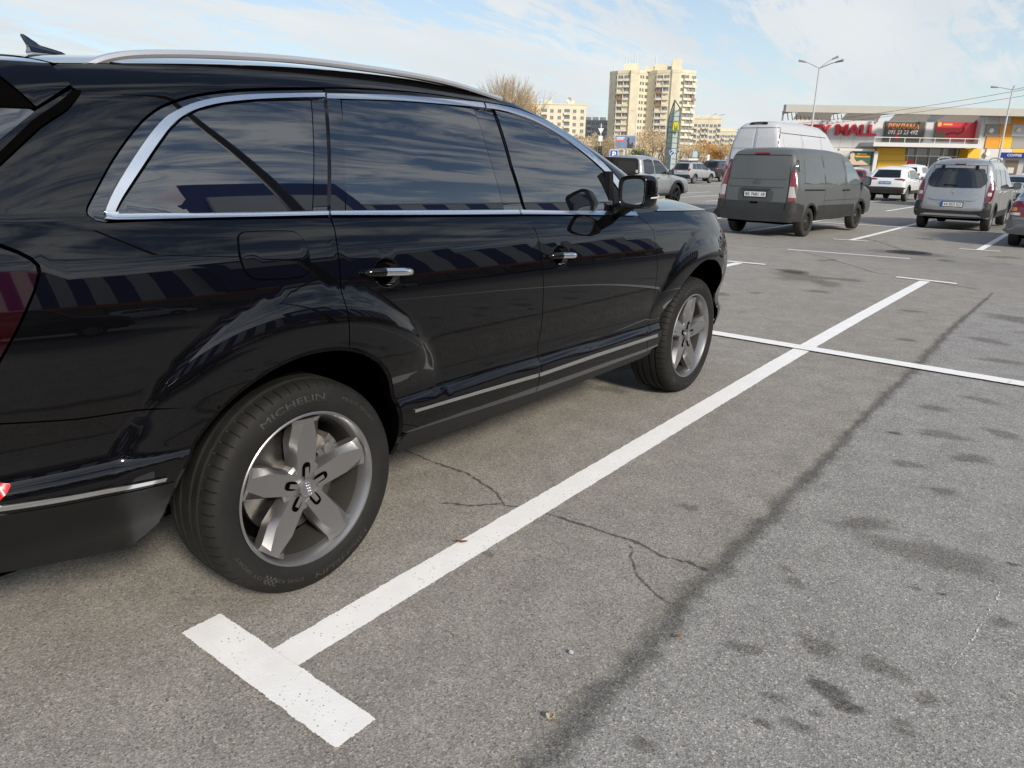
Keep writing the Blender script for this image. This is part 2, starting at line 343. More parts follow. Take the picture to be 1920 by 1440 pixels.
class NT:
    def __init__(s, name):
        s.m = bpy.data.materials.new(name); s.m.use_nodes = True; s.t = s.m.node_tree; s.b = s.t.nodes['Principled BSDF']; s.out = s.t.nodes['Material Output']
    def n(s, t, **k):
        x = s.t.nodes.new(t)
        for a, v in k.items(): setattr(x, a, v)
        return x
    def L(s, a, b): s.t.links.new(a, b)
    def noise(s, v, sc, det=4, rough=.5, dist=0):
        x = s.n('ShaderNodeTexNoise'); x.inputs['Scale'].default_value = sc; x.inputs['Detail'].default_value = det; x.inputs['Roughness'].default_value = rough; x.inputs['Distortion'].default_value = dist
        if v: s.L(v, x.inputs['Vector'])
        return x.outputs[0]
    def rng(s, v, a, b, c, d):
        x = s.n('ShaderNodeMapRange'); s.L(v, x.inputs['Value'])
        for i, q in zip(('From Min', 'From Max', 'To Min', 'To Max'), (a, b, c, d)): x.inputs[i].default_value = q
        return x.outputs[0]
    def mix(s, f, a, b, bl='MIX'):
        x = s.n('ShaderNodeMix', data_type='RGBA'); x.blend_type = bl
        for i, q in ((0, f), (6, a), (7, b)):
            if isinstance(q, (int, float)): x.inputs[i].default_value = q
            elif isinstance(q, tuple): x.inputs[i].default_value = (*q, 1)
            else: s.L(q, x.inputs[i])
        return x.outputs[2]
    def math(s, op, a, b=None):
        x = s.n('ShaderNodeMath', operation=op)
        for i, q in enumerate((a, b)):
            if q is None: continue
            if isinstance(q, (int, float)): x.inputs[i].default_value = q
            else: s.L(q, x.inputs[i])
        return x.outputs[0]
    def pos(s): return s.n('ShaderNodeNewGeometry').outputs['Position']

def asphalt_mat():
    w = NT('asphalt'); P = w.pos(); s = w.n('ShaderNodeSeparateXYZ'); w.L(P, s.inputs[0])
    side = w.rng(w.math('ADD', s.outputs[1], w.math('MULTIPLY', w.math('SUBTRACT', w.noise(P, 9, 5), .5), .10)), -2.015, -1.985, 1, 0)
    side = w.math('MULTIPLY', side, w.rng(s.outputs[0], 8.0, 9.5, 1, 0))
    vo = w.n('ShaderNodeTexVoronoi'); vo.inputs['Scale'].default_value = 175; w.L(P, vo.inputs['Vector'])
    sp = w.n('ShaderNodeSeparateColor'); w.L(vo.outputs['Color'], sp.inputs[0])
    vo2 = w.n('ShaderNodeTexVoronoi'); vo2.inputs['Scale'].default_value = 400; w.L(P, vo2.inputs['Vector'])
    sp2 = w.n('ShaderNodeSeparateColor'); w.L(vo2.outputs['Color'], sp2.inputs[0])
    warm = w.mix(w.noise(P, .7, 6, .6), (.245, .232, .210), (.312, .297, .272))
    cool = w.mix(w.noise(P, .8, 6, .6), (.245, .241, .233), (.302, .298, .290))
    c = w.mix(side, warm, cool)
    c = w.mix(1, c, w.rng(w.noise(P, 5, 7, .65), .3, .7, .84, 1.14), 'MULTIPLY')
    c = w.mix(1, c, w.rng(sp.outputs[0], 0, 1, .72, 1.2), 'MULTIPLY')
    c = w.mix(1, c, w.rng(sp2.outputs[0], 0, 1, .72, 1.26), 'MULTIPLY')
    br = w.rng(sp.outputs[1], .90, .96, 0, 1)                     # scattered pale stones, more on the coarser patch
    c = w.mix(w.math('MULTIPLY', br, w.rng(side, 0, 1, .42, .62)), c, (.62, .57, .50))
    dk = w.rng(sp.outputs[2], .93, .97, 0, .55); c = w.mix(dk, c, (.07, .066, .063))
    blot = w.rng(w.noise(P, 1.9, 3, .5, .6), .66, .74, 0, .30); blot = w.math('MULTIPLY', blot, w.rng(w.noise(P, 14, 3), .35, .6, 0, 1))
    c = w.mix(blot, c, (.13, .122, .113))
    w.L(c, w.b.inputs['Base Color']); w.b.inputs['Roughness'].default_value = .88; w.b.inputs['Specular IOR Level'].default_value = .3
    bp = w.n('ShaderNodeBump'); bp.inputs['Strength'].default_value = .40; bp.inputs['Distance'].default_value = .0035
    w.L(w.math('ADD', vo.outputs['Distance'], w.math('MULTIPLY', w.noise(P, 60, 4), .8)), bp.inputs['Height']); w.L(bp.outputs[0], w.b.inputs['Normal'])
    return w.m
M_ASPH = asphalt_mat()
xs = [-700, -200, -60, -20]+[-10+.5*i for i in range(0, 220)]+[100+20*i for i in range(0, 60)]
ys = [-900, -300, -80, -20, 0, 20, 60, 150, 400, 1200]
v = [(x, y, zg(x)) for x in xs for y in ys]; ny = len(ys)
f = [(i*ny+j, (i+1)*ny+j, (i+1)*ny+j+1, i*ny+j+1) for i in range(len(xs)-1) for j in range(ny-1)]
g = MB(); g.v = v; g.f = f; g.build('ground', M_ASPH, smooth=True, kind='structure')

def paint_mat():
    w = NT('road_paint'); P = w.pos()
    n1_ = w.noise(P, 45, 6, .7); n2_ = w.noise(P, 7, 5, .6)
    c = w.mix(w.rng(n2_, .3, .7, 0, 1), (.80, .80, .79), (.88, .88, .878))
    vo = w.n('ShaderNodeTexVoronoi'); vo.inputs['Scale'].default_value = 240; w.L(P, vo.inputs['Vector']); sp = w.n('ShaderNodeSeparateColor'); w.L(vo.outputs['Color'], sp.inputs[0])
    pit = w.math('MULTIPLY', w.rng(sp.outputs[0], .982, .993, 0, 1), w.rng(n2_, .4, .55, 0, .9))
    c = w.mix(pit, c, (.16, .15, .14))
    w.L(c, w.b.inputs['Base Color']); w.b.inputs['Roughness'].default_value = .7
    # worn edge: attribute e runs 1 (edge) .. 0 (middle)
    at = w.n('ShaderNodeAttribute'); at.attribute_name = 'a'
    al = w.math('ADD', at.outputs['Fac'], w.math('MULTIPLY', w.math('SUBTRACT', w.noise(P, 110, 3, .6), .5), 1.3))
    tr = w.n('ShaderNodeBsdfTransparent'); mx_ = w.n('ShaderNodeMixShader'); w.L(w.rng(al, .40, .55, 0, 1), mx_.inputs[0]); w.L(tr.outputs[0], mx_.inputs[1]); w.L(w.b.outputs[0], mx_.inputs[2]); w.L(mx_.outputs[0], w.out.inputs[0])
    bp = w.n('ShaderNodeBump'); bp.inputs['Strength'].default_value = .5; bp.inputs['Distance'].default_value = .003
    w.L(w.noise(P, 130, 5, .7), bp.inputs['Height']); w.L(bp.outputs[0], w.b.inputs['Normal'])
    return w.m
M_PAINT = paint_mat()
def film_mat(name, col, soft=.9, sc=24):      # damp or oily film: darkens the stones under it, their texture stays
    w = NT(name); P = w.pos(); at = w.n('ShaderNodeAttribute'); at.attribute_name = 'a'
    al = w.rng(w.math('ADD', at.outputs['Fac'], w.math('MULTIPLY', w.math('SUBTRACT', w.noise(P, sc, 6, .7), .5), soft)), .12, .80, 0, 1)
    al = w.math('MULTIPLY', al, w.rng(w.noise(P, 90, 4, .65), .3, .65, .6, 1))
    tr = w.n('ShaderNodeBsdfTransparent'); w.L(w.mix(al, (1.0, 1.0, 1.0), col), tr.inputs[0]); w.L(tr.outputs[0], w.out.inputs[0]); w.t.nodes.remove(w.b); return w.m
def soft_mat(name, col, k=1.0, rough=.8):
    w = NT(name); P = w.pos(); at = w.n('ShaderNodeAttribute'); at.attribute_name = 'a'
    w.b.inputs['Base Color'].default_value = (*col, 1); w.b.inputs['Roughness'].default_value = rough
    al = w.math('MULTIPLY', w.rng(w.math('ADD', at.outputs['Fac'], w.math('MULTIPLY', w.math('SUBTRACT', w.noise(P, 24, 6, .7), .5), .9)), .15, .75, 0, 1), w.rng(w.noise(P, 150, 3, .6), .3, .62, .35*k, k))
    tr = w.n('ShaderNodeBsdfTransparent'); mx_ = w.n('ShaderNodeMixShader'); w.L(al, mx_.inputs[0]); w.L(tr.outputs[0], mx_.inputs[1]); w.L(w.b.outputs[0], mx_.inputs[2]); w.L(mx_.outputs[0], w.out.inputs[0])
    return w.m
M_TAR = film_mat('tar_seam', (.66, .66, .655), 1.3, 11); M_CRACK = soft_mat('crack_dark', (.06, .057, .054), .75); M_STAIN = film_mat('damp_stain', (.77, .765, .757), .75, 17); M_STAIN2 = film_mat('oil_stain', (.60, .595, .59), .7, 19)
rnd = random.Random(4)
def strip(name, pts, widths, m, dz, prof=((-.5, 0), (-.25, 1), (.25, 1), (.5, 0)), jit=.0, step=.05, kind='structure'):
    P = [Vector((p[0], p[1], 0)) for p in pts]; out = []
    for a, b, wa, wb in zip(P, P[1:], widths, widths[1:]):
        k = max(1, int((b-a).length/step))
        out += [(a.lerp(b, i/k), wa+(wb-wa)*i/k) for i in range(k)]
    out.append((P[-1], widths[-1])); V = []; A = []; F = []; n = len(prof)
    for i, (p, w_) in enumerate(out):
        d = (out[min(i+1, len(out)-1)][0]-out[max(0, i-1)][0]).normalized(); q = Vector((-d.y, d.x, 0))
        j0 = rnd.uniform(-jit, jit); ww = w_*(1+rnd.uniform(-jit, jit)*2)
        for (o, a) in prof:
            pp = p+q*(o*ww+j0*w_); V.append((pp.x, pp.y, zg(pp.x)+dz)); A.append(a*(1 if 0 < i < len(out)-1 else 0))
    for i in range(len(out)-1):
        for j in range(n-1): F.append((i*n+j, (i+1)*n+j, (i+1)*n+j+1, i*n+j+1))
    me = bpy.data.meshes.new(name); me.from_pydata(V, [], F); me.materials.append(m)
    at = me.attributes.new('a', 'FLOAT', 'POINT'); at.data.foreach_set('value', A)
    o = link(name, me, kind=kind)
    if me.polygons[0].normal.z < 0: me.flip_normals()
    return o
PP = ((-.53, .12), (-.47, 1), (0, 1), (.47, 1), (.53, .12))
def line(p0, p1, w_, dz=.004, name='parking_line', step=None):
    d = Vector((p1[0]-p0[0], p1[1]-p0[1])).normalized()*.012
    far = min(p0[0], p1[0]) > 8
    return strip(name, [(p0[0]-d.x, p0[1]-d.y), p0, p1, (p1[0]+d.x, p1[1]+d.y)], [w_*.96, w_, w_, w_*.96], M_PAINT, dz, PP, .012 if not far else 0, step or (.03 if not far else .4))
def blob(name, c, rx, ry, rot, m, dz, seed, lobes=.35, kind='structure'):
    q = random.Random(seed); n = 28; V = [(c[0], c[1], zg(c[0])+dz)]; A = [1]; F = []
    ph = [q.uniform(0, 6.3) for _ in range(4)]
    for ring, a in ((.5, .85), (1.15, .0)):
        for i in range(n):
            t = 2*math.pi*i/n; rr = ring*(1+lobes*(.5*math.sin(2*t+ph[0])+.35*math.sin(3*t+ph[1])+.25*math.sin(5*t+ph[2])))
            x, y = rx*rr*math.cos(t), ry*rr*math.sin(t); X = c[0]+x*math.cos(rot)-y*math.sin(rot); Y = c[1]+x*math.sin(rot)+y*math.cos(rot)
            V.append((X, Y, zg(X)+dz)); A.append(a)
    for i in range(n):
        j = (i+1) % n; F += [(0, 1+i, 1+j), (1+i, 1+n+i, 1+n+j, 1+j)]
    me = bpy.data.meshes.new(name); me.from_pydata(V, [], F); me.materials.append(m)
    me.attributes.new('a', 'FLOAT', 'POINT').data.foreach_set('value', A); return link(name, me, kind=kind)

# bay markings: long lines run along x, cross lines along y, T-bars at the ends
line((-.315, -1.195), (10.05, -1.15), .125, .004)
line((-.385, -.855), (-.385, -1.60), .135, .009, 'parking_line_end')
line((10.17, -.77), (10.10, -1.52), .12, .009, 'parking_line_end')
line((4.76, 3.9), (4.71, -2.6), .145, .012, 'parking_cross_line'); line((4.71, -2.6), (4.70, -9), .145, .012, 'parking_cross_line')
for y in (1.42, 4.0, 6.5, 9.0): 
    line((-.3, y), (9.95, y+.02), .125, .004); line((9.98, y+.36), (10.06, y-.35), .12, .009, 'parking_line_end'); line((-.385, y+.36), (-.385, y-.36), .135, .009, 'parking_line_end')
line((12.98, 1.68), (13.28, -.36), .11, .004, 'aisle_line')
for y in (-3.6, -1.04, 1.46, 3.95, 6.4, 8.9, 11.4):
    line((16.6, y), (26.6, y+.05), .125, .004); line((16.45, y+.34), (16.6, y-.36), .12, .009, 'parking_line_end')
line((20.9, 14), (22.6, -4), .12, .012, 'parking_cross_line')
for y in (-1.2, 1.3, 3.8, 6.3, 8.8, 11.3, 13.8, 16.3): line((31, y), (43, y), .12, .004)
line((36.9, 18), (37.1, -4), .12, .012, 'parking_cross_line')
for y in (11.3, 13.8, 16.3, 18.8, 21.3, 23.8): line((52, y), (63, y), .12, .004)
# tar seam between the two pours, cracks, stains
strip('asphalt_seam', [(-3.5, -2.03), (-.9, -2.03), (-.18, -2.03), (.3, -2.03), (.9, -2.005), (1.5, -2.01), (2.5, -2.01), (3.5, -1.995), (4.7, -2.01), (6.5, -1.975), (8.8, -2.0), (9.6, -2.0)],
      [.10, .10, .105, .11, .10, .085, .07, .06, .10, .07, .045, .02], M_TAR, .003, ((-.8, 0), (-.4, .42), (0, .95), (.4, .42), (.8, 0)), .15)
strip('pavement_crack', [(1.11, .1), (1.08, -.24), (1.06, -.45), (1.06, -.60), (1.06, -.73), (.99, -.96), (.91, -1.07), (.955, -1.15), (.97, -1.26), (.975, -1.36), (.985, -1.45), (.985, -1.56), (1.0, -1.66), (.965, -1.81), (.985, -1.9), (.98, -2.0)],
      [.010, .011, .010, .013, .014, .010, .011, .008, .010, .015, .011, .013, .018, .012, .017, .014], M_CRACK, .0035, ((-.6, 0), (-.3, 1), (.3, 1), (.6, 0)), .35, .018)
strip('pavement_crack', [(.74, -.83), (.78, -.89), (.81, -.96), (.86, -1.0), (.92, -1.06)], [.01, .016, .016, .012, .01], M_CRACK, .0037, ((-.6, 0), (-.3, .9), (.3, .9), (.6, 0)), .35, .018)
strip('pavement_crack', [(.96, -1.66), (.94, -1.69), (.88, -1.715), (.84, -1.75), (.78, -1.8), (.75, -1.85), (.71, -1.92), (.69, -1.98)], [.007]*8, M_CRACK, .0037, ((-.7, 0), (-.3, .75), (.3, .75), (.7, 0)), .35, .018)
strip('pavement_crack', [(12.6, 3.4), (12.2, 2.4), (12.7, 1.3), (12.0, .7), (11.2, .1), (10.5, -.4), (10.1, -1.2), (9.7, -1.9)], [.03]*8, M_CRACK, .0036, ((-.7, 0), (-.3, .6), (.3, .6), (.7, 0)), .3, .12)
strip('pavement_crack', [(17.8, 1.6), (16.7, .9), (15.4, .25), (14.9, .0)], [.04]*4, M_CRACK, .0036, ((-.7, 0), (-.3, .7), (.3, .7), (.7, 0)), .3, .12)
strip('pavement_crack', [(13.6, 4.0), (13.0, 2.2), (13.9, .9), (14.3, -.7), (13.6, -2.5)], [.03]*5, M_CRACK, .0036, ((-.7, 0), (-.3, .55), (.3, .55), (.7, 0)), .3, .15)
# damp and oil marks
blob('damp_stain', (1.655, -2.62), .105, .36, R(8), M_STAIN, .002, 3, .30); blob('damp_stain', (1.76, -2.35), .07, .16, R(35), M_STAIN, .0022, 9, .3)
for i, (x, y, a, b, r, k) in enumerate([(.62, -2.26, .035, .075, 25, 0), (.78, -2.44, .05, .085, 5, 0), (.80, -2.63, .05, .09, 0, 0), (.595, -2.52, .045, .06, 20, 1), (.555, -2.585, .04, .05, 0, 1),
        (.73, -2.76, .035, .04, 0, 0), (.34, -2.43, .02, .03, 0, 1), (.39, -2.50, .03, .045, 0, 0), (.57, -2.73, .035, .045, 0, 0), (.46, -2.42, .025, .04, 0, 0), (.47, -2.53, .02, .03, 0, 0),
        (1.18, -2.21, .03, .03, 0, 0), (1.11, -2.26, .04, .055, 0, 0), (1.37, -2.70, .014, .016, 0, 1), (1.35, -2.62, .02, .03, 0, 0), (1.78, -2.88, .02, .03, 0, 1), (1.31, -2.89, .04, .05, 0, 0), (.06, -2.21, .035, .04, 0, 0),
        (1.42, -1.70, .04, .05, 0, 0), (.55, -1.28, .02, .04, 0, 0), (2.6, -2.35, .06, .10, 0, 0), (2.9, -2.6, .07, .13, 20, 0), (3.2, -2.42, .09, .14, 0, 0), (3.45, -2.68, .08, .12, 0, 0), (2.35, -2.55, .05, .08, 0, 0), (3.7, -2.3, .06, .14, 10, 0), (4.1, -2.5, .08, .12, 0, 0), (3.05, -2.2, .03, .05, 0, 1),
        (5.4, -2.5, .10, .2, 0, 0), (6.2, -2.3, .12, .2, 0, 0), (6.9, -2.7, .12, .25, 0, 0), (5.7, -1.75, .07, .12, 0, 0), (7.6, -2.45, .25, .4, 0, 0), (7.3, -1.5, .09, .16, 0, 0), (8.3, -2.9, .3, .5, 0, 0),
        (9.1, .25, .55, .42, 10, 0), (8.7, -.25, .30, .22, 0, 0), (9.6, .5, .25, .30, 0, 1), (9.3, -.3, .2, .3, 0, 0), (6.8, .4, .13, .12, 0, 0), (7.2, .15, .10, .10, 0, 0), (6.2, .55, .15, .15, 0, 0), (5.9, -.2, .05, .05, 0, 0), (7.9, -.35, .12, .2, 0, 0),
        (11.6, .6, .3, .15, 0, 0), (15.3, -1.6, .3, .35, 0, 0), (18.6, .3, .35, .3, 0, 0), (13.5, -.9, .25, .2, 0, 0), (3.3, -.35, .20, .14, 0, 0), (2.7, -.55, .10, .12, 0, 0)]):
    blob('damp_stain' if not k else 'oil_stain', (x, y), a, b, R(r), M_STAIN2 if k else M_STAIN, .0015+.00002*i, 20+i)
strip('paint_scratch', [(1.56, -2.865), (1.35, -2.845), (1.1, -2.82), (.91, -2.79)], [.006]*4, M_PAINT, .003, ((-.5, .25), (0, .46), (.5, .25)), .5, .02)
# manhole cover
mh = thing('manhole_cover', 'round iron manhole cover set in the asphalt between the bay rows', 'manhole cover', (14.5, -.12, zg(14.5)))
M_IRON = mat('cast_iron', (.075, .07, .066), .6, .6, noise=.25, nscale=30)
b_ = MB().lathe([(.30, .002), (.30, .010), (.0005, .012)], 32, 'z'); b_.build('lid', M_IRON, mh)
b_ = MB().lathe([(.31, .002), (.31, .012), (.39, .011), (.40, .002)], 32, 'z'); b_.build('rim', M_IRON, mh)
b_ = MB()
for i in range(-3, 4):
    h = math.sqrt(.27**2-(i*.075)**2); b_.box(i*.075-.012, i*.075+.012, -h, h, .0118, .017)
b_.build('rib', M_IRON, mh)
blob('damp_stain', (14.5, -.12), .62, .75, 0, M_STAIN, .0013, 77, .15)
# litter
def leaf(name, lab, cat, x, y, L, W, col, curl, rz, seed):
    q = random.Random(seed); V = []; F = []; n = 7
    for i in range(n):
        t = i/(n-1); hw = W*math.sin(math.pi*min(1, t*.93+.05))*(1+.15*q.uniform(-1, 1))
        zc_ = .006+curl*(t-.5)**2*4
        for s in (-1, 0, 1): V.append((L*(t-.5), s*hw*.5, zc_+abs(s)*curl*.8))
    for i in range(n-1):
        for j in range(2): F.append((i*3+j, (i+1)*3+j, (i+1)*3+j+1, i*3+j+1))
    b = MB(); b.v = V; b.f = F; o = b.build(name, mat('leaf_'+cat.replace(' ', '_'), col, .7, noise=.3, nscale=80), smooth=True, label=lab, cat=cat)
    o.location = (x, y, zg(x)+.004); o.rotation_euler = (0, 0, rz)
    so_ = o.modifiers.new('s', 'SOLIDIFY'); so_.thickness = .0012; return o
leaf('fallen_leaf', 'small reddish brown leaf lying on the grey asphalt right of the seam', 'leaf', .53, -2.08, .018, .018, (.22, .075, .035), .003, .4, 1)
leaf('fallen_leaf', 'curled dry tan leaf lying on the white bay line near the rear wheel', 'leaf', .54, -1.15, .045, .016, (.38, .25, .13), .006, -1.0, 2)
leaf('paper_scrap', 'small pale blue grey paper scrap on the asphalt beside the bay line', 'paper scrap', .25, -1.86, .022, .016, (.55, .58, .64), .001, .9, 3)
leaf('fallen_leaf', 'pale curled seed husk by the dark asphalt seam at the bottom', 'husk', -.02, -1.97, .026, .022, (.50, .40, .27), .008, 2.0, 5)

# ------------------------------------------------------------------ the black SUV
def zdrop(x): return .45*max(0, x-3.2)**2
def zc(x): return 1.172-.0408*(x-.1)-zdrop(x)
def zb(x): return 1.276-.0407*(x-.2)-zdrop(x)
def zs(x): return .533-.030*(x-.48)+.045*(1-sstep(-.35, .35, x))
ZT = [(-1.1,1.58),(-.9,1.625),(-.6,1.668),(-.42,1.685),(0,1.722),(.35,1.743),(.8,1.75),(1.1,1.735),(1.44,1.700),(1.6,1.665),(1.78,1.605),(1.98,1.529),(2.19,1.44),(2.37,1.358),(2.55,1.262),(2.75,1.15)]
def ztop(x): return cub(ZT, x)
KW = [(-1.13,.62),(-1.10,.73),(-1.05,.82),(-.95,.90),(-.8,.953),(-.6,.985),(-.3,.998),(.3,1.0),(2.3,1.0),(2.7,.997),(3.0,.99),(3.3,.965),(3.5,.93),(3.7,.865),(3.85,.77),(3.95,.63),(3.99,.5)]
LOW = [(-.40,.87),(-.28,.912),(-.2,.942),(-.1,.962),(0,.972),(.05,.9715),(.066,.967),(.095,.950),(.14,.944),(.24,.946),(.4,.968),(.55,.982),(.68,.9875),(.8,.983),(.9,.9725),(1.0,.957)]
def flare(x, z):
    b = 0
    for xc, R1, A in ((0.0, .68, .045), (3.0, .655, .035)):
        r = math.hypot(x-xc, z-.372)
        if r < R1: b = max(b, A*(1-math.exp(-(R1-r)/.06)))
    return b*sstep(.56, .74, z)
def wside(x, z):
    c = zc(x); b = zb(x)
    if z <= c: w = cub(LOW, (z-zs(x))/(c-zs(x)))*cub(KW, x)+flare(x, z)*(1-sstep(c-.12, c-.01, z))
    elif z <= b:
        h = (z-c)/(b-c); w = (.957-.066*h-.0095*h*h)*cub(KW, x)
    else:
        g = z-b; xx = x-.75*g if x < .5 else x
        if 0 < x < .5: xx = x-.75*g*(1-x/.5)
        w = (.8815-.21*g-.36*g*g)*cub(KW, xx); e = 1-(ztop(x)-z)/.09
        if e > 0: w -= .05*e*e
    return max(w, .05)
def sfn(x, z): return (x, -wside(x, z), z)
def snm(x, z):
    e = .003
    wx = (wside(x+e, z)-wside(x-e, z))/(2*e); wz = (wside(x, z+e)-wside(x, z-e))/(2*e); l = math.sqrt(1+wx*wx+wz*wz)
    return (-wx/l, -1/l, -wz/l)
M_BLK = mat('black_car_paint', (.0022, .0022, .0028), .012, 0, .5, ior=1.5)
M_GLOSSB = mat('gloss_black_trim', (.004, .004, .006), .012, 0, .5, coat=.8, coatr=.006, ior=1.95)
M_DARK = mat('matt_black_plastic', (.007, .007, .008), .45, 0, .3)
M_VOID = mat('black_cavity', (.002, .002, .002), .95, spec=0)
M_TINT = mat('tinted_glass', (.004, .005, .007), .01, 0, .5, coat=1.0, coatr=.005, ior=2.0)
M_CHROME = mat('chrome', (.78, .79, .80), .10, 1.0)
M_SATIN = mat('satin_aluminium', (.50, .50, .51), .28, 1.0)
M_RUB = mat('tyre_rubber', (.0105, .0103, .0100), .72, 0, .35, noise=.25, nscale=9, bump=.15, bscale=140)
M_RUBDUST = mat('dusty_tyre_lettering', (.040, .039, .037), .75)
M_RED = mat('red_lamp_lens', (.012, .0012, .002), .05, 0, .6, coat=1.0)
M_REFL = mat('red_reflector', (.55, .012, .02), .18, 0, .5, coat=.8)
suv = thing('car', 'black SUV with chrome window trim and silver five-spoke wheels filling the left foreground', 'car')
SUVP = []
def sp_(poly, name, m=None, off=0, sp=.03, sym=True, shr=.0022, parent=None, **k):
    o = panel(shrink(poly, shr) if shr else poly, name, m or M_BLK, parent or suv, sfn, snm, sp=sp, off=off, **k)
    if sym: SUVP.append(o)
    return o
def crease_pts(x0, x1):
    return [[(x, zc(x)+d) for x in np.arange(x0, x1, .03)] for d in (-.010, -.003, .003, .010)]
def flare_pts(xc, R1): return [[(xc+r*math.cos(t), .372+r*math.sin(t)) for t in np.arange(-.3, 3.45, .045)] for r in (R1+.012, R1+.003, R1-.003, R1-.012, R1-.03)]
EX = crease_pts(-1.1, 3.9)+flare_pts(0, .68)+flare_pts(3, .655)
topc = [(x, ztop(x)-.0005) for x in np.arange(-.49, 2.62, .045)]
_g = Q['gasket']; gas = _g
gsm = smoothpoly([_g[26], _g[27]]+_g[:21], 4)[4:]; gall = gsm[4:]+smoothpoly(_g[20:27], 1)[1:]+gsm[:4]
def arch_r(t): return .405+.097*sstep(-.2, 1.25, t)
def arch_pts(t0, t1, n=26): return [(arch_r(t)*math.cos(t), .372+arch_r(t)*math.sin(t)) for t in np.linspace(t0, t1, n)]
_tq = math.atan2(Q['archR_quarter'][0][1]-.372, Q['archR_quarter'][0][0]); _td = math.atan2(Q['archR_door'][0][1]-.372, Q['archR_door'][0][0]); _ts = math.atan2(Q['archR_door'][-1][1]-.372, Q['archR_door'][-1][0])
Q['archR_quarter'] = arch_pts(_tq, _td); Q['archR_door'] = arch_pts(_td, _ts); Q['archR_bumper'] = arch_pts(_tq, math.pi-.12)
poly = topc+[(2.62, 1.205), (2.45, 1.172)]+gsm[::-1]+[gas[26], gas[25]]+[Q['belt_edge'][4], Q['belt_edge'][3]]+Q['seam_rd'][2:]+Q['archR_quarter'][::-1]+Q['bumper_seam'][::-1][1:]+Q['hatch_seam'][::-1][1:]
fuel = smoothpoly(Q['fuel']+Q['fuel'][:1], 3)[:-1]
def carve(o, loop):      # remove the part of a panel that lies inside a loop (x,z)
    bm = bmesh.new(); bm.from_mesh(o.data)
    fs = [f for f in bm.faces if inside(np.array([[f.calc_center_median().x, f.calc_center_median().z]]), loop)[0]]
    bmesh.ops.delete(bm, geom=fs, context='FACES'); bm.to_mesh(o.data); bm.free()
sp_(poly, 'quarter_panel', sp=.026, edge=.022, extra=EX)
sp_(fuel, 'fuel_flap', off=.0035, sp=.02, edge=.02, shr=0, extra=EX[:4], skirt=.004)
sp_(shrink(fuel, -.004), 'fuel_flap_gap', M_VOID, off=.001, sp=.03, shr=0, sym=False, skirt=0)
# rear door and front door, with a hole for each handle bowl
def bowl_loop(c, rx, rz, n=28): return [(c[0]+rx*math.cos(2*math.pi*i/n), c[1]+rz*math.sin(2*math.pi*i/n)) for i in range(n)]
be = Q['belt_edge']
doors = {}
rdoor = [be[3], be[2]]+Q['seam_cd'][4:]+Q['door_bot_r'][::-1][1:]+Q['archR_door'][::-1][1:]+Q['seam_rd'][::-1][1:6]
fdoor = [be[2], be[1], be[0]]+Q['seam_fd']+Q['door_bot_f'][::-1][1:]+Q['seam_cd'][::-1][1:7]
hb = [Q['hr_bowl'][0], Q['hf_bowl'][0]]
for nm, pl, c, rx, rz, H in (('rear_door', rdoor, (.355, 1.073), .062, .050, Q['hr']), ('front_door', fdoor, (1.42, 1.034), .064, .048, Q['hf'])):
    lp = bowl_loop(c, rx, rz)
    d = sp_(pl, nm, sp=.024, edge=.022, extra=EX+[bowl_loop(c, rx*.96, rz*.96, 40), bowl_loop(c, rx*1.05, rz*1.05, 40)]); carve(d, lp)
    b = MB(); n = 40; rings = [(1.05, -.0005), (.99, -.0015), (.95, -.007), (.86, -.017), (.68, -.026), (.42, -.032), (.15, -.034)]
    for s, o_ in rings:
        for i in range(n):
            x = c[0]+rx*s*math.cos(2*math.pi*i/n); z = c[1]+rz*s*math.sin(2*math.pi*i/n); p = Vector(sfn(x, z))+Vector(snm(x, z))*o_; b.v.append(tuple(p))
    for k in range(len(rings)-1):
        for i in range(n): b.f.append((k*n+i, k*n+(i+1) % n, (k+1)*n+(i+1) % n, (k+1)*n+i))
    b.f.append(tuple((len(rings)-1)*n+i for i in range(n)))
    SUVP.append(b.build('handle_bowl', M_BLK, suv, smooth=True))
    (x0, z0), (x1, z1) = H; pts = []; rr = []
    for i in range(25):
        t = i/24; x = x0+(x1-x0)*t; z = z0+(z1-z0)*t+.0
        p = Vector(sfn(x, z))+Vector(snm(x, z))*(.036*min(1, math.sin(math.pi*t)**.5*1.15)-.004 if 0 < t < 1 else -.004); pts.append(p); rr.append(.0145*(min(1, (min(t, 1-t)/.09)**.5) if 0 < t < 1 else .2))
    h = MB().path(pts, rr, 12).build('door_handle', M_BLK, suv, smooth=True); SUVP.append(h)
    k0 = 8; SUVP.append(MB().path([p+Vector((0, -.0015, .0012)) for p in pts[k0:23]], [r*1.03 for r in rr[k0:23]], 12).build('handle_trim', M_CHROME, suv, smooth=True, angle=50))
# fender
arch = [(3+.5*math.cos(t), .372+.5*math.sin(t)) for t in np.arange(math.pi-.06, -.1, -.08)]
fend = Q['seam_fd']+[(2.45, .40)]+arch+[(3.55, .42), (3.60, .80), (3.66, .96), (3.60, zb(3.6)-.004)]+[(x, zb(x)-.002) for x in np.arange(3.5, 2.28, -.1)]
sp_(fend, 'fender', sp=.026, edge=.024, extra=EX)
sp_([(3.552, .40), (3.602, .80), (3.66, .94), (3.75, .80), (3.985, .78), (3.985, .40)], 'front_bumper', sp=.04)
sp_([(3.605, zb(3.6)-.01), (3.665, .955), (3.76, .81), (3.985, .79), (3.985, zb(3.98)-.01)], 'headlamp', mat('headlamp_glass', (.35, .36, .38), .08, .4, coat=1), sp=.05)
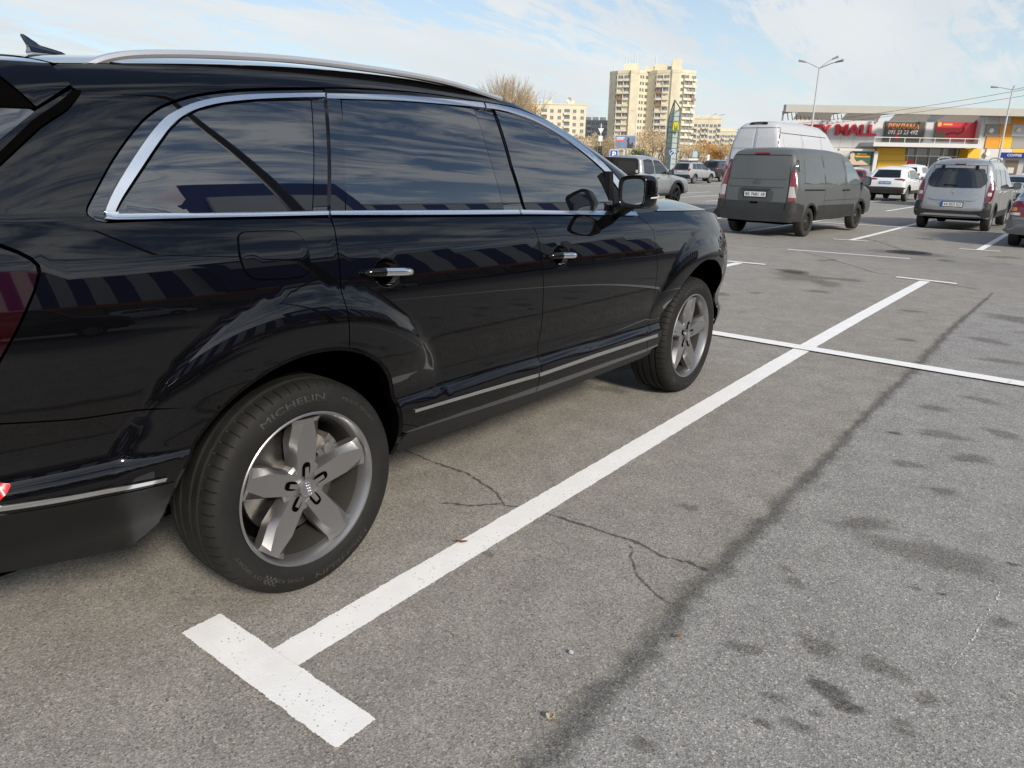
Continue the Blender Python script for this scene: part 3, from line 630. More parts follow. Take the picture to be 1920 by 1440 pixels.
# rear bumper corner
bump = Q['bumper_seam'][1:]+Q['archR_bumper'][1:]+Q['bumper_bot'][1:]+[(-1.12, .47), (-1.12, .86), Q['bumper_seam'][0]]
sp_(bump, 'rear_bumper', sp=.03, extra=[[(x, zs(x)+d) for x in np.arange(-1.1, -.4, .03)] for d in (.03, .045, .06, .075, .09)])
sk = Q['chr_b_bot'][::-1]; a_ = [p for p in Q['archR_bumper'] if p[1] < .575]
sp_(a_+Q['bumper_bot'][1:]+[(-1.115, .475), (-1.115, .60), (-.90, .605)]+[(x, z-.012) for x, z in Q['chr_b_bot'][1:]]+[(a_[0][0]-.004, a_[0][1]+.005)], 'bumper_skirt', mat('satin_black_bumper', (.006, .006, .0065), .20, 0, .4), off=.003, sp=.04, shr=.001)
sp_(Q['chr_b_top']+Q['chr_b_bot'][::-1]+[(-1.10, .60), (-1.10, .612)], 'bumper_chrome_strip', M_CHROME, off=.006, sp=.05, shr=0, skirt=.008)
sp_(Q['reflector'], 'rear_reflector', M_REFL, off=.005, sp=.03, shr=0, skirt=.01)
# tailgate, lamp, glass, spoiler
hs = Q['hatch_seam']
sp_(hs[5:17]+hs[17:]+[(-1.125, .85), (-1.12, 1.19), (-.985, 1.37), (-.80, 1.60), (-.66, 1.668)]+Q['spoiler'][:5][::1], 'tailgate', sp=.03, edge=.03, off=-.004, shr=.006, extra=EX[:4])
sp_(Q['tail_lens']+[(-1.09, 1.19)] if 0 else [*Q['tail_lens'][1:7], (-.93, .94), (-1.09, .99), (-1.09, 1.19), Q['tail_lens'][0]], 'tail_lamp', M_RED, off=.001, sp=.03, shr=0, skirt=.01)
rg = Q['rear_glass']; sp_([rg[0], rg[1], rg[2], rg[3], (-.93, 1.345), (-.96, 1.38), (-.80, 1.58), (-.64, 1.575)], 'rear_window', M_TINT, off=.002, sp=.04, shr=0)
spl = Q['spoiler']; sp_([spl[0], spl[1], spl[2], spl[3], spl[4], (-.66, 1.648), (-.79, 1.66), (-.66, 1.69)][:6]+[(-.72, 1.63), (-.70, 1.655), (-.62, 1.664)], 'roof_spoiler', off=.012, sp=.025, shr=.001, skirt=.03)
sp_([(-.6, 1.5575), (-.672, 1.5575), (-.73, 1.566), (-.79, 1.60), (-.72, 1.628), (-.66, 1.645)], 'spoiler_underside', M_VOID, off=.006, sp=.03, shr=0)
sp_(smoothpoly([hs[3], (-.487, 1.598), hs[4], hs[5], hs[6], hs[7], hs[8]], 3)+[(-.842, 1.325), (-.727, 1.434), (-.619, 1.525), (-.546, 1.572), (-.502, 1.604)], 'tailgate_gasket', M_VOID, off=.009, sp=.03, shr=0, sym=True)
sp_(Q['tg_side'], 'tailgate_side', M_BLK, off=.004, sp=.03, shr=.001)
# window module: gloss surround, panes, chrome
sp_(gsm+gas[21:27], 'window_surround', M_GLOSSB, off=-.006, sp=.04, shr=.004)
for k_ in ('glass_quarter', 'glass_rear', 'glass_front'): sp_(shrink(Q[k_], -.0055), 'window_seal', M_VOID, -.0005, .04, shr=0, skirt=0)
gl = [o for o in (sp_(Q['glass_quarter'], 'quarter_window', M_TINT, .002, .035, shr=0), sp_(Q['glass_rear'], 'rear_door_window', M_TINT, .002, .035, shr=0), sp_(Q['glass_front'], 'front_door_window', M_TINT, .002, .035, shr=0))]
sp_(Q['pillar_trim_r'], 'window_divider', M_GLOSSB, .004, .04, shr=0)
CH = mat('chrome_trim', (.80, .81, .83), .16, 1.0)
def chrome(a, b, name='window_trim'):
    pa = smoothpoly(Q[a], 3); pb = smoothpoly(Q[b], 3); pb = [(p[0]+(q_[0]-p[0])*.24, p[1]+(q_[1]-p[1])*.24) for p, q_ in zip(pb, pa)] if b == 'chrome_q_in' else pb; return sp_(pa+pb[::-1], name, CH, .007, .03, shr=0, skirt=.012)
chrome('chrome_q_out', 'chrome_q_in'); chrome('chrome_r_out', 'chrome_r_in'); chrome('chrome_f_out', 'chrome_f_in')
chrome('chrome_belt_q_top', 'chrome_belt_q_bot'); chrome('chrome_belt_r_top', 'chrome_belt_r_bot'); chrome('chrome_belt_f_top', 'chrome_belt_f_bot')
cq = Q['chrome_q_out'][0]; sp_([Q['chrome_belt_q_bot'][0], cq, Q['chrome_q_in'][0], Q['chrome_belt_q_top'][0], (-.46, 1.3035), (-.46, 1.2905), Q['chrome_belt_q_bot'][1]], 'window_trim', CH, .0068, .03, shr=0)
# door upper frames: painted band between gasket and chrome
fr = [(x, z-.004) for x, z in smoothpoly(gas[9:13], 3)]; lo = smoothpoly(Q['chrome_r_out'], 3)
sp_(fr+[(x, z+.002) for x, z in lo[::-1]], 'rear_door_frame', M_BLK, .001, .03, shr=0)
fr = [(x, z-.004) for x, z in smoothpoly(gas[12:19], 3)]; lo = smoothpoly(Q['chrome_f_out'], 3)
sp_(fr+[(x, z+.002) for x, z in lo[::-1]], 'front_door_frame', M_BLK, .001, .03, shr=0)
# sills and strips
sil = Q['sill_seam']+[(2.44, .40), (2.44, .365), (2.36, .350), (1.26, .345), (.44, .355), (.40, .40)]
sp_(sil, 'sill', M_DARK, -.004, .04, shr=.003)
sp_(Q['chr_r_top']+Q['chr_r_bot'][::-1], 'door_chrome_strip', M_CHROME, .005, .04, shr=0, skirt=.008); sp_(Q['chr_f_top']+Q['chr_f_bot'][::-1], 'door_chrome_strip', M_CHROME, .005, .04, shr=0, skirt=.008)
# arch lips, liners, inner body, floor
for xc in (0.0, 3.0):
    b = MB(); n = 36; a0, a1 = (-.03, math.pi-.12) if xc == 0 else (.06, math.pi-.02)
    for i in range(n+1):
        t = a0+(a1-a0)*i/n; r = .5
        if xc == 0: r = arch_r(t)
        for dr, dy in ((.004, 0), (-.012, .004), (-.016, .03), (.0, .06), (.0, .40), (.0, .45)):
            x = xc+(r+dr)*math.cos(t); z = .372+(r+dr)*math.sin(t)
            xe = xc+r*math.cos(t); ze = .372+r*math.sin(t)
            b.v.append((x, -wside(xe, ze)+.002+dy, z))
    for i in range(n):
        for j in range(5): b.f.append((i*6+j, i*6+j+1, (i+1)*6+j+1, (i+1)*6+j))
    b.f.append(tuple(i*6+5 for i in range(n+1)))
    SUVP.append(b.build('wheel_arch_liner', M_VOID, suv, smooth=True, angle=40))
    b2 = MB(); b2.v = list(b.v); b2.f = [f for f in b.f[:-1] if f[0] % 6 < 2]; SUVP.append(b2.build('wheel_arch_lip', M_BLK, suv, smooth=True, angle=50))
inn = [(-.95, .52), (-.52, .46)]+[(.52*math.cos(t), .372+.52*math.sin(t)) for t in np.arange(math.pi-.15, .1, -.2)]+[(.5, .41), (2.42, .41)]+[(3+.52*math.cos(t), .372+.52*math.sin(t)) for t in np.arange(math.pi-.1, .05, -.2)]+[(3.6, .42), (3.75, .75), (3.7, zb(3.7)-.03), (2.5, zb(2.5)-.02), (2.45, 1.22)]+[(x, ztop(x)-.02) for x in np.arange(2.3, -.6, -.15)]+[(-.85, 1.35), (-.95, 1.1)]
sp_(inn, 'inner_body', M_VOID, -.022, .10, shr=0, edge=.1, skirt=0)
for o in list(SUVP):          # the far side: copies mirrored across the car's centre line
    c = o.copy(); c.scale.y = -1; COL.objects.link(c); c.parent = suv
b = MB(); b.box(.50, 2.50, -.80, .80, .31, .36); b.box(-.95, 3.75, -.62, .62, .30, .40); b.build('underbody', M_VOID, suv)
# roof, windscreen, bonnet, front and rear middle
def span(name, xs_, edge, m, crown, n=16, power=2, vec=(0, 0, 1)):
    b = MB()
    for x in xs_:
        X, w, z = edge(x)
        for j in range(n+1):
            y = -w+2*w*j/n; c_ = crown(x)*(1-abs(y/w)**power); b.v.append((X+vec[0]*c_, y, z+vec[2]*c_))
    for i in range(len(xs_)-1):
        for j in range(n): b.f.append((i*(n+1)+j, i*(n+1)+j+1, (i+1)*(n+1)+j+1, (i+1)*(n+1)+j))
    return b.build(name, m, suv, smooth=True)
edge_t = lambda x: (x, wside(x, ztop(x)-.0005), ztop(x)-.0005)
span('roof', list(np.arange(-.50, 1.36, .06)), edge_t, M_BLK, lambda x: .055, 20)
span('tailgate_top', [-.80, -.72, -.64, -.58, -.51], edge_t, M_BLK, lambda x: .05, 20)
span('windscreen', list(np.arange(1.36, 2.63, .08)), edge_t, M_TINT, lambda x: .06+.10*sstep(1.36, 2.3, x), 20, 2, (.62, 0, .78))
span('bonnet', list(np.arange(2.30, 3.98, .06)), lambda x: (x, wside(x, zb(x))-.004, zb(x)), M_BLK, lambda x: .085-.03*sstep(3.3, 3.9, x), 24, 3)
b = MB()
for z in np.arange(.40, 1.02, .05): b.v += [(3.985, -wside(3.985, z), z), (4.03, -.25, z), (4.03, .25, z), (3.985, wside(3.985, z), z)]
m_ = len(b.v)//4; b.f = [(i*4+j, i*4+j+1, i*4+j+5, i*4+j+4) for i in range(m_-1) for j in range(3)]; b.build('front_grille', M_DARK, suv)
b = MB()
for z in [*np.arange(.44, 1.20, .05), 1.22, 1.27, 1.32, 1.375]:
    xe_ = -1.12+.135*max(0, (z-1.2)/.17); b.v += [(xe_+.004, -wside(xe_, z)-.002, z), (xe_-.035, -.3, z), (xe_-.035, .3, z), (xe_+.004, wside(xe_, z)+.002, z)]
m_ = len(b.v)//4; b.f = [(i*4+j, i*4+j+1, i*4+j+5, i*4+j+4) for i in range(m_-1) for j in range(3)]; b.build('tailgate_centre', M_BLK, suv)
b = MB()
for t in np.linspace(0, 1, 8):
    x = -.985+(-.72+.985)*t; z = 1.37+(1.63-1.37)*t; w = wside(x, z); b.v += [(x, -w, z), (x-.06, -.35, z+.03), (x-.06, .35, z+.03), (x, w, z)]
b.f = [(i*4+j, i*4+j+1, i*4+j+5, i*4+j+4) for i in range(7) for j in range(3)]; b.build('tailgate_window', M_TINT, suv)
# roof rails
ro = smoothpoly(Q['rail_out'], 4)
for s in (-1, 1):
    pts = [(x, s*(.655-.01*sstep(.9, 1.3, x)), z-.014) for x, z in ro]; n = len(pts)
    b = MB(); sec = [(-.5, -.6), (-.62, 0), (-.45, .75), (0, 1), (.45, .75), (.62, 0), (.5, -.6)]
    for i, p in enumerate(pts):
        for (a, c_) in sec: b.v.append((p[0], p[1]+a*.036, p[2]+c_*.014))
    ns = len(sec)
    for i in range(n-1):
        for j in range(ns): b.f.append((i*ns+j, i*ns+(j+1) % ns, (i+1)*ns+(j+1) % ns, (i+1)*ns+j))
    b.f += [tuple(range(ns)), tuple(range((n-1)*ns, n*ns))]
    b.build('roof_rail', mat('rail_aluminium', (.58, .59, .61), .28, .6, .5, coat=.5), suv, smooth=True, angle=45)
    b = MB()    # rail foot filling the ends
    for i, (x, z) in enumerate(ro[:6]): b.v += [(x, s*.655-.018, z-.018), (x, s*.655+.018, z-.018), (x, s*.655+.018, ztop(x)-.01), (x, s*.655-.018, ztop(x)-.01)]
    for i in range(5): b.f += [(i*4+j, i*4+(j+1) % 4, i*4+4+(j+1) % 4, i*4+4+j) for j in range(4)]
    b.build('rail_foot', MATS['rail_aluminium'], suv)
# fin aerial
b = MB(); prof = [(-.300, 1.752), (-.298, 1.772), (-.318, 1.806), (-.309, 1.809), (-.292, 1.800), (-.272, 1.785), (-.262, 1.778), (-.235, 1.772), (-.198, 1.762), (-.190, 1.752)]
for s in (-1, 1):
    for x, z in prof: b.v.append((x, s*(.030*max(.10, 1-(z-1.752)/.034)), z+.012))
n = len(prof); b.f = [tuple(range(n)), tuple(range(2*n-1, n-1, -1))]+[(i, n+i, n+(i+1) % n, (i+1) % n) for i in range(n)]
bevel(b.build('roof_aerial', M_GLOSSB, suv), .004)
# door mirrors
def mirror(s):
    c0 = Vector((1.955, -.945, 0)); c1 = Vector((1.965, -1.098, 0)); zl, zh = 1.226, 1.388; n = 32
    def ring(sc, fx, fy, zoff=0):
        o = []
        for i in range(n):
            t = 2*math.pi*i/n; e = .42; a = math.copysign(abs(math.cos(t))**e, math.cos(t)); c_ = math.copysign(abs(math.sin(t))**e, math.sin(t))
            p = (c0+c1)/2+(c1-c0)/2*a*sc; z = (zl+zh)/2+(zh-zl)/2*c_*sc*(1-.10*(a < 0)*abs(a))+zoff
            o.append((p.x+fx, (p.y+fy), z))
        return o
    b = MB(); rings = [ring(.90, .008, 0), ring(.965, -.006, 0), ring(1.0, .004, 0), ring(1.02, .03, -.006), ring(1.02, .06, -.013), ring(.95, .095, -.016), ring(.80, .122, -.016), ring(.52, .142, -.014), ring(.2, .15, -.012)]
    for r in rings: b.v += r
    for k in range(len(rings)-1): b.f += [(k*n+i, k*n+(i+1) % n, (k+1)*n+(i+1) % n, (k+1)*n+i) for i in range(n)]
    b.f.append(tuple((len(rings)-1)*n+i for i in range(n)))
    h = b.build('door_mirror', M_BLK, suv, smooth=True)
    b = MB(); b.v = ring(.91, .006, 0)+ring(.70, .014, 0); b.f = [(i, (i+1) % n, n+(i+1) % n, n+i) for i in range(n)]; q1 = b.build('mirror_bezel', M_DARK, h)
    b = MB(); b.v = ring(.76, .009, 0); b.f = [tuple(range(n))]; q2 = b.build('mirror_glass', mat('mirror_silver', (.36, .37, .38), .02, 1.0), h)
    b = MB(); b.path([(2.03, -.86, 1.19), (2.03, -.93, 1.215), (2.02, -.99, 1.245)], [.04, .036, .03], 12); q3 = b.build('mirror_arm', M_DARK, h, smooth=True)
    b = MB(); b.path([(2.09, -1.095, 1.292), (2.045, -1.128, 1.287), (1.99, -1.142, 1.283), (1.955, -1.13, 1.281)], .004, 6); q4 = b.build('turn_signal', mat('clear_lens', (.55, .55, .55), .1), h)
    b = MB(); b.prism([(1.99, 1.20), (2.05, 1.20), (2.02, 1.40), (1.99, 1.40)], -.872, -.84); q5 = b.build('mirror_base', M_DARK, h)
    if s > 0: h.scale.y = -1
mirror(-1); mirror(1)
sp_([(2.035, 1.20), (2.19, 1.195), (2.125, 1.275), (2.035, 1.352)], 'mirror_triangle', M_DARK, .006, .04, shr=0, sym=False)

# wheels
TW, TR, RR = .1365, .378, .271
def tyre_mesh():
    pitch = 62; angs = []
    for k in range(pitch):
        a = 2*math.pi*k/pitch; w = 2*math.pi/pitch; angs += [(a, 0), (a+w*.86, 0), (a+w*.885, 1), (a+w*.975, 1)]
    prof = [(.262, -.112), (.270, -.118), (.274, -.126), (.285, -.1315), (.300, -.1355), (.322, -.1365), (.343, -.1335), (.356, -.128), (.3635, -.121), (.3690, -.112), (.3725, -.102), (.3742, -.092), (.3752, -.079), (.3758, -.0745), (.3675, -.073), (.3675, -.061), (.3770, -.0595), (.3778, -.034), (.3695, -.0325), (.3695, -.0215), (.378, -.020), (.378, 0)]
    prof = prof+[(r, -h) for r, h in prof[-2::-1]]
    b = MB(); m_ = len(prof)
    for a, g in angs:
        for r, h in prof:
            rr = r
            if g and .077 <= abs(h) <= .1215: rr = r-.006
            b.v.append((rr*math.cos(a), h, rr*math.sin(a)))
    n = len(angs)
    for k in range(n):
        k2 = (k+1) % n
        for i in range(m_-1): b.f.append((k*m_+i, k*m_+i+1, k2*m_+i+1, k2*m_+i))
    return b.mesh('tyre', M_RUB, angle=35)
M_RIM = mat('silver_wheel_paint', (.29, .29, .295), .36, .82, .5, coat=.35, noise=.05, nscale=6)
def rim_mesh():
    b = MB()
    b.lathe([(.262, -.112), (.2715, -.122), (.2725, -.128), (.2695, -.1305), (.2640, -.1285), (.2585, -.119), (.254, -.108), (.2485, -.092), (.2455, -.080)], 96)
    b.lathe([(.0005, -.0945), (.060, -.0945), (.078, -.093), (.088, -.086), (.088, -.05), (.0005, -.05)], 40)
    def spoke(a):
        fr_ = [(.045, .034), (.120, .038), (.166, .0395), (.236, .0205), (.249, .0200)]
        bk = [(.050, .043), (.120, .0495), (.164, .053), (.228, .052), (.247, .060)]
        hf = [-.0975, -.105, -.1095, -.1165, -.1178]; hb_ = [-.068, -.074, -.080, -.098, -.104]; hk = [-.045, -.044, -.044, -.060, -.075]
        rows = []
        for (r, t), (r2, t2), h, h2, h3 in zip(fr_, bk, hf, hb_, hk):
            rows.append([(r2, t2*.98, h3), (r2, t2, h2), (r, t, h), (r, t*.5, h-.0003), (r, -t*.5, h-.0003), (r, -t, h), (r2, -t2, h2), (r2, -t2*.98, h3)])
        vs_ = []
        for row in rows:
            for r, t, h in row: vs_.append((r*math.cos(a)-t*math.sin(a), h, r*math.sin(a)+t*math.cos(a)))
        fs_ = []
        for i in range(len(rows)-1):
            for j in range(7): fs_.append((i*8+j, i*8+j+1, (i+1)*8+j+1, (i+1)*8+j))
        fs_ += [tuple(range(8)), tuple(range(8*(len(rows)-1), 8*len(rows)))]
        b.add(vs_, fs_)
    for k in range(5): spoke(R(90+72*k-4))
    me = b.mesh('wheel', M_RIM)
    bm = bmesh.new(); bm.from_mesh(me); bmesh.ops.recalc_face_normals(bm, faces=bm.faces); bm.to_mesh(me); bm.free()
    me.polygons.foreach_set('use_smooth', [True]*len(me.polygons)); me.set_sharp_from_angle(angle=R(24)); return me
def hub_meshes():
    out = []
    b = MB().lathe([(.0005, -.1135), (.028, -.1130), (.0315, -.1115), (.033, -.108), (.033, -.09)], 32); out.append(('centre_cap', b, M_RIM))
    b = MB()
    for k in range(4):
        b2 = MB(); n = 14; off = (k-1.5)*.0108
        for i in range(n):
            t = 2*math.pi*i/n
            for j in range(4):
                s_ = 2*math.pi*j/4; rr = .0082+.0012*math.cos(s_); x = rr*math.cos(t); z = rr*math.sin(t)+off; a_ = R(14)
                b2.v.append((x*math.cos(a_)-z*math.sin(a_), -.1140+.0009*math.sin(s_), x*math.sin(a_)+z*math.cos(a_)))
        b2.f = [(i*4+j, ((i+1) % n)*4+j, ((i+1) % n)*4+(j+1) % 4, i*4+(j+1) % 4) for i in range(n) for j in range(4)]; b.add(b2.v, b2.f)
    out.append(('cap_emblem', b, M_CHROME))
    for k in range(5):          # dark slot in every spoke root, with its bolt
        b = MB(); a = R(90+72*k-4); ca, sa = math.cos(a), math.sin(a); n = 14; ring = []
        for i in range(n):
            t = 2*math.pi*i/n; x = .064+.027*math.copysign(abs(math.cos(t))**.7, math.cos(t)); y = .0165*math.copysign(abs(math.sin(t))**.7, math.sin(t)); h = -.0975-.0046*(x-.039)/.046
            ring.append((x*ca-y*sa, h-.0012, x*sa+y*ca))
        b.add(ring, [tuple(range(n))]); out.append(('lug_recess', b, M_VOID))
        b = MB(); b.add([(.030*ca-.009*sa, -.105, .030*sa+.009*ca), (.074*ca-.0075*sa, -.1065, .074*sa+.0075*ca), (.074*ca+.0075*sa, -.1065, .074*sa-.0075*ca), (.030*ca+.009*sa, -.105, .030*sa-.009*ca)], [(0, 1, 2, 3)]); out.append(('lug_bolt', b, M_RIM))
    b = MB().lathe([(.2455, -.0805), (.238, -.05), (.232, .02), (.235, .11), (.262, .125)], 64); out.append(('wheel_barrel', b, mat('dark_grey_barrel', (.045, .042, .040), .6, .3)))  # barrel inboard of the lip takes a darker grey than the rim
    b = MB().lathe([(.085, -.012), (.186, -.012), (.188, -.01), (.188, .012), (.085, .012)], 48); b.lathe([(.085, .01), (.088, -.055), (.06, -.060), (.0005, -.060)], 32); out.append(('brake_disc', b, mat('worn_steel', (.20, .195, .19), .42, 1.0, noise=.2, nscale=25)))
    b = MB(); pts = [(r*math.cos(t), r*math.sin(t)) for r, ts in ((.205, np.linspace(-.02, .75, 8)), (.125, np.linspace(.75, -.02, 8))) for t in ts]; b.prism(pts, -.045, .05)
    for t in (.12, .6): b.add(*_cyl(.165*math.cos(t), .165*math.sin(t), .022, -.058, -.04, 12))
    out.append(('brake_caliper', b, mat('caliper_alloy', (.30, .29, .28), .45, .8, noise=.25, nscale=40)))
    b = MB().lathe([(.0005, .03), (.225, .03)], 40); out.append(('dust_shield', b, M_VOID))
    return out
def _cyl(x, z, r, y0, y1, n):
    vs_ = [(x+r*math.cos(2*math.pi*i/n), y, z+r*math.sin(2*math.pi*i/n)) for y in (y0, y1) for i in range(n)]
    return vs_, [tuple(range(n)), tuple(range(2*n-1, n-1, -1))]+[(i, n+i, n+(i+1) % n, (i+1) % n) for i in range(n)]
def side_h(r): return -(.1315+(.1365-.1315)*sstep(.285, .322, r)-(.1365-.128)*sstep(.322, .356, r))
def tyre_text(s, size, r0, a_mid, ext, bold=0, width=None, outer=True):
    me = text_mesh(s, size, 0, 'CENTER', bold, 2)
    bm = bmesh.new(); bm.from_mesh(me); bmesh.ops.triangulate(bm, faces=bm.faces)
    for _ in range(3):
        es = [e for e in bm.edges if e.calc_length() > size*.3]
        if es: bmesh.ops.subdivide_edges(bm, edges=es, cuts=1); bmesh.ops.triangulate(bm, faces=bm.faces)
    bm.to_mesh(me); bm.free()
    xs_ = [v.co.x for v in me.vertices]; k = (width/(max(xs_)-min(xs_))) if width else 1
    for v in me.vertices:
        x, y = v.co.x*k, v.co.y; r = r0+(y if outer else -y); a = a_mid-x/r0 if outer else a_mid+x/r0
        v.co = (r*math.cos(a), side_h(r)-ext-.0014, r*math.sin(a))
    me.materials.clear(); me.materials.append(M_RUBDUST); return me
TYM = tyre_mesh(); RIMM = rim_mesh(); HUB = [(n_, b.mesh(n_, m_, angle=40)) for n_, b, m_ in hub_meshes()]
for n_, me in HUB:
    bm = bmesh.new(); bm.from_mesh(me); bmesh.ops.recalc_face_normals(bm, faces=bm.faces); bm.to_mesh(me); bm.free(); me.set_sharp_from_angle(angle=R(40))
TXT = [tyre_text('MICHELIN', .030, .325, R(100), .0016, 0, .255), tyre_text('MICHELIN', .030, .325, R(-70), .0016, 0, .255), tyre_text('PILOT SPORT', .017, .325, R(48), .0004, 0, .18), tyre_text('PILOT SPORT', .017, .325, R(-142), .0004, 0, .18), tyre_text('275/45 R20', .018, .318, R(-112), .0004, 0, .12)]
def band_mesh(a0, a1, r0, r1):      # raised flat panel behind the tyre lettering
    b = MB(); n = 20
    for i in range(n+1):
        a = a0+(a1-a0)*i/n
        for r in (r0, (r0+r1)/2, r1): b.v.append((r*math.cos(a), side_h(r)-.0010, r*math.sin(a)))
    for i in range(n): b.f += [(i*3, i*3+1, i*3+4, i*3+3), (i*3+1, i*3+2, i*3+5, i*3+4)]
    return b.mesh('lettering_band', mat('smooth_black_rubber', (.013, .013, .013), .5), smooth=True)
BND = [band_mesh(R(100)-.42, R(100)+.42, .307, .343), band_mesh(R(-70)-.42, R(-70)+.42, .307, .343)]
def chk_mesh(a_mid):
    b = MB()
    for i in range(6):
        for j in range(4):
            if (i+j) % 2: continue
            a0 = a_mid+i*.028; r0 = .309+j*.008; q = [(r0, a0), (r0+.008, a0), (r0+.008, a0+.028), (r0, a0+.028)]
            b.add([(r*math.cos(a), side_h(r)-.0016, r*math.sin(a)) for r, a in q], [(0, 1, 2, 3)])
    return b.mesh('chequered_flag', mat('flag_rubber', (.045, .043, .041), .7))
CHK = chk_mesh(R(-131))
for x, side, rot in ((0, -1, 0), (3.0, -1, R(4)), (0, 1, R(20)), (3.0, 1, R(-15))):
    y = -.8215 if x == 0 else -.8115
    w = link('wheel', RIMM, suv); w.location = (x, y if side < 0 else -y, .373); w.rotation_euler = (0, rot, 0 if side < 0 else math.pi)
    link('tyre', TYM, w)
    for n_, me in HUB: link(n_, me, w)
    if side < 0:
        for me in TXT: link('tyre_lettering', me, w)
        for me in BND: link('lettering_band', me, w)
        link('chequered_flag', CHK, w)

# ------------------------------------------------------------------ other vehicles
M_GLASS = mat('car_glass', (.012, .015, .017), .03, 0, .6, coat=.6, coatr=.01)
M_GLASS2 = mat('clear_car_glass', (.10, .13, .14), .04, 0, .6, coat=.6, coatr=.01)
M_PLAS = mat('dark_bumper_plastic', (.028, .029, .030), .62, noise=.2, nscale=5)
M_LAMP = mat('tail_lamp_red', (.22, .010, .014), .14, coat=1)
M_LAMPW = mat('tail_lamp_clear', (.50, .47, .45), .16, coat=1)
M_LAMPO = mat('tail_lamp_amber', (.60, .20, .03), .16, coat=1)
M_LAMPS = mat('tail_lamp_smoked', (.06, .055, .055), .12, coat=1)
M_PLATE = mat('plate_white', (.74, .75, .74), .4); M_PLATEB = mat('plate_blue', (.13, .30, .62), .4); M_INK = mat('plate_ink', (.01, .01, .012), .5)
M_TYR = mat('dusty_tyre', (.030, .028, .026), .85, noise=.3, nscale=6)
M_ALLOY = mat('alloy_rim', (.42, .42, .43), .32, .8); M_BRIM = mat('black_rim', (.018, .018, .018), .45)
M_LINE = mat('panel_gap', (.006, .006, .006), .8)
_W = {}
def wheel_meshes(r, wd, style):
    k = (r, wd, style)
    if k in _W: return _W[k]
    h = wd/2; ri = r*.66
    b = MB().lathe([(ri, -h*.86), (ri*1.05, -h*.99), (r*.88, -h), (r*.96, -h*.88), (r*.99, -h*.66), (r, -h*.3), (r, h*.3), (r*.99, h*.66), (r*.96, h*.88), (r*.88, h), (ri, h*.86)], 40)
    ty = b.mesh('tyre', M_TYR, smooth=True)
    b = MB(); b.lathe([(ri*1.01, -h*.84), (ri*1.0, -h*.90), (ri*.95, -h*.86), (ri*.90, -h*.55), (ri*.86, h*.2), (.001, h*.25)], 40); fm = M_ALLOY if style != 'black' and style != 'steel' else M_BRIM
    if style == 'steel':
        b = MB(); b.lathe([(ri*1.01, -h*.84), (ri, -h*.90), (ri*.93, -h*.84), (ri*.88, -h*.45), (ri*.78, -h*.42), (ri*.62, -h*.60), (ri*.40, -h*.62), (ri*.34, -h*.78), (.001, -h*.80)], 40)
        for i in range(10):
            t = 2*math.pi*i/10; b.add(*_cyl(ri*.70*math.cos(t), ri*.70*math.sin(t), ri*.07, -h*.57, -h*.50, 8))
    else:
        n = 5 if style != 'ten' else 10
        for i in range(n):
            a = R(90)+2*math.pi*i/n; wv = .17 if n == 5 else .10
            pr = [(.10, -wv*.8), (.10, wv*.8), (.93, wv*.75), (.93, -wv*.75)]
            vs_ = [(ri*(q[0]*math.cos(a)-q[1]*math.sin(a)), y, ri*(q[0]*math.sin(a)+q[1]*math.cos(a))) for y in (-h*.80, -h*.45) for q in pr]
            b.add(vs_, [(0, 1, 2, 3), (7, 6, 5, 4), (0, 4, 5, 1), (1, 5, 6, 2), (2, 6, 7, 3), (3, 7, 4, 0)])
        b.add(*_cyl(0, 0, ri*.2, -h*.84, -h*.3, 16))
    me = b.mesh('wheel', fm)
    bm = bmesh.new(); bm.from_mesh(me); bmesh.ops.recalc_face_normals(bm, faces=bm.faces); bm.to_mesh(me); bm.free(); me.polygons.foreach_set('use_smooth', [True]*len(me.polygons)); me.set_sharp_from_angle(angle=R(30))
    _W[k] = (ty, me); return _W[k]

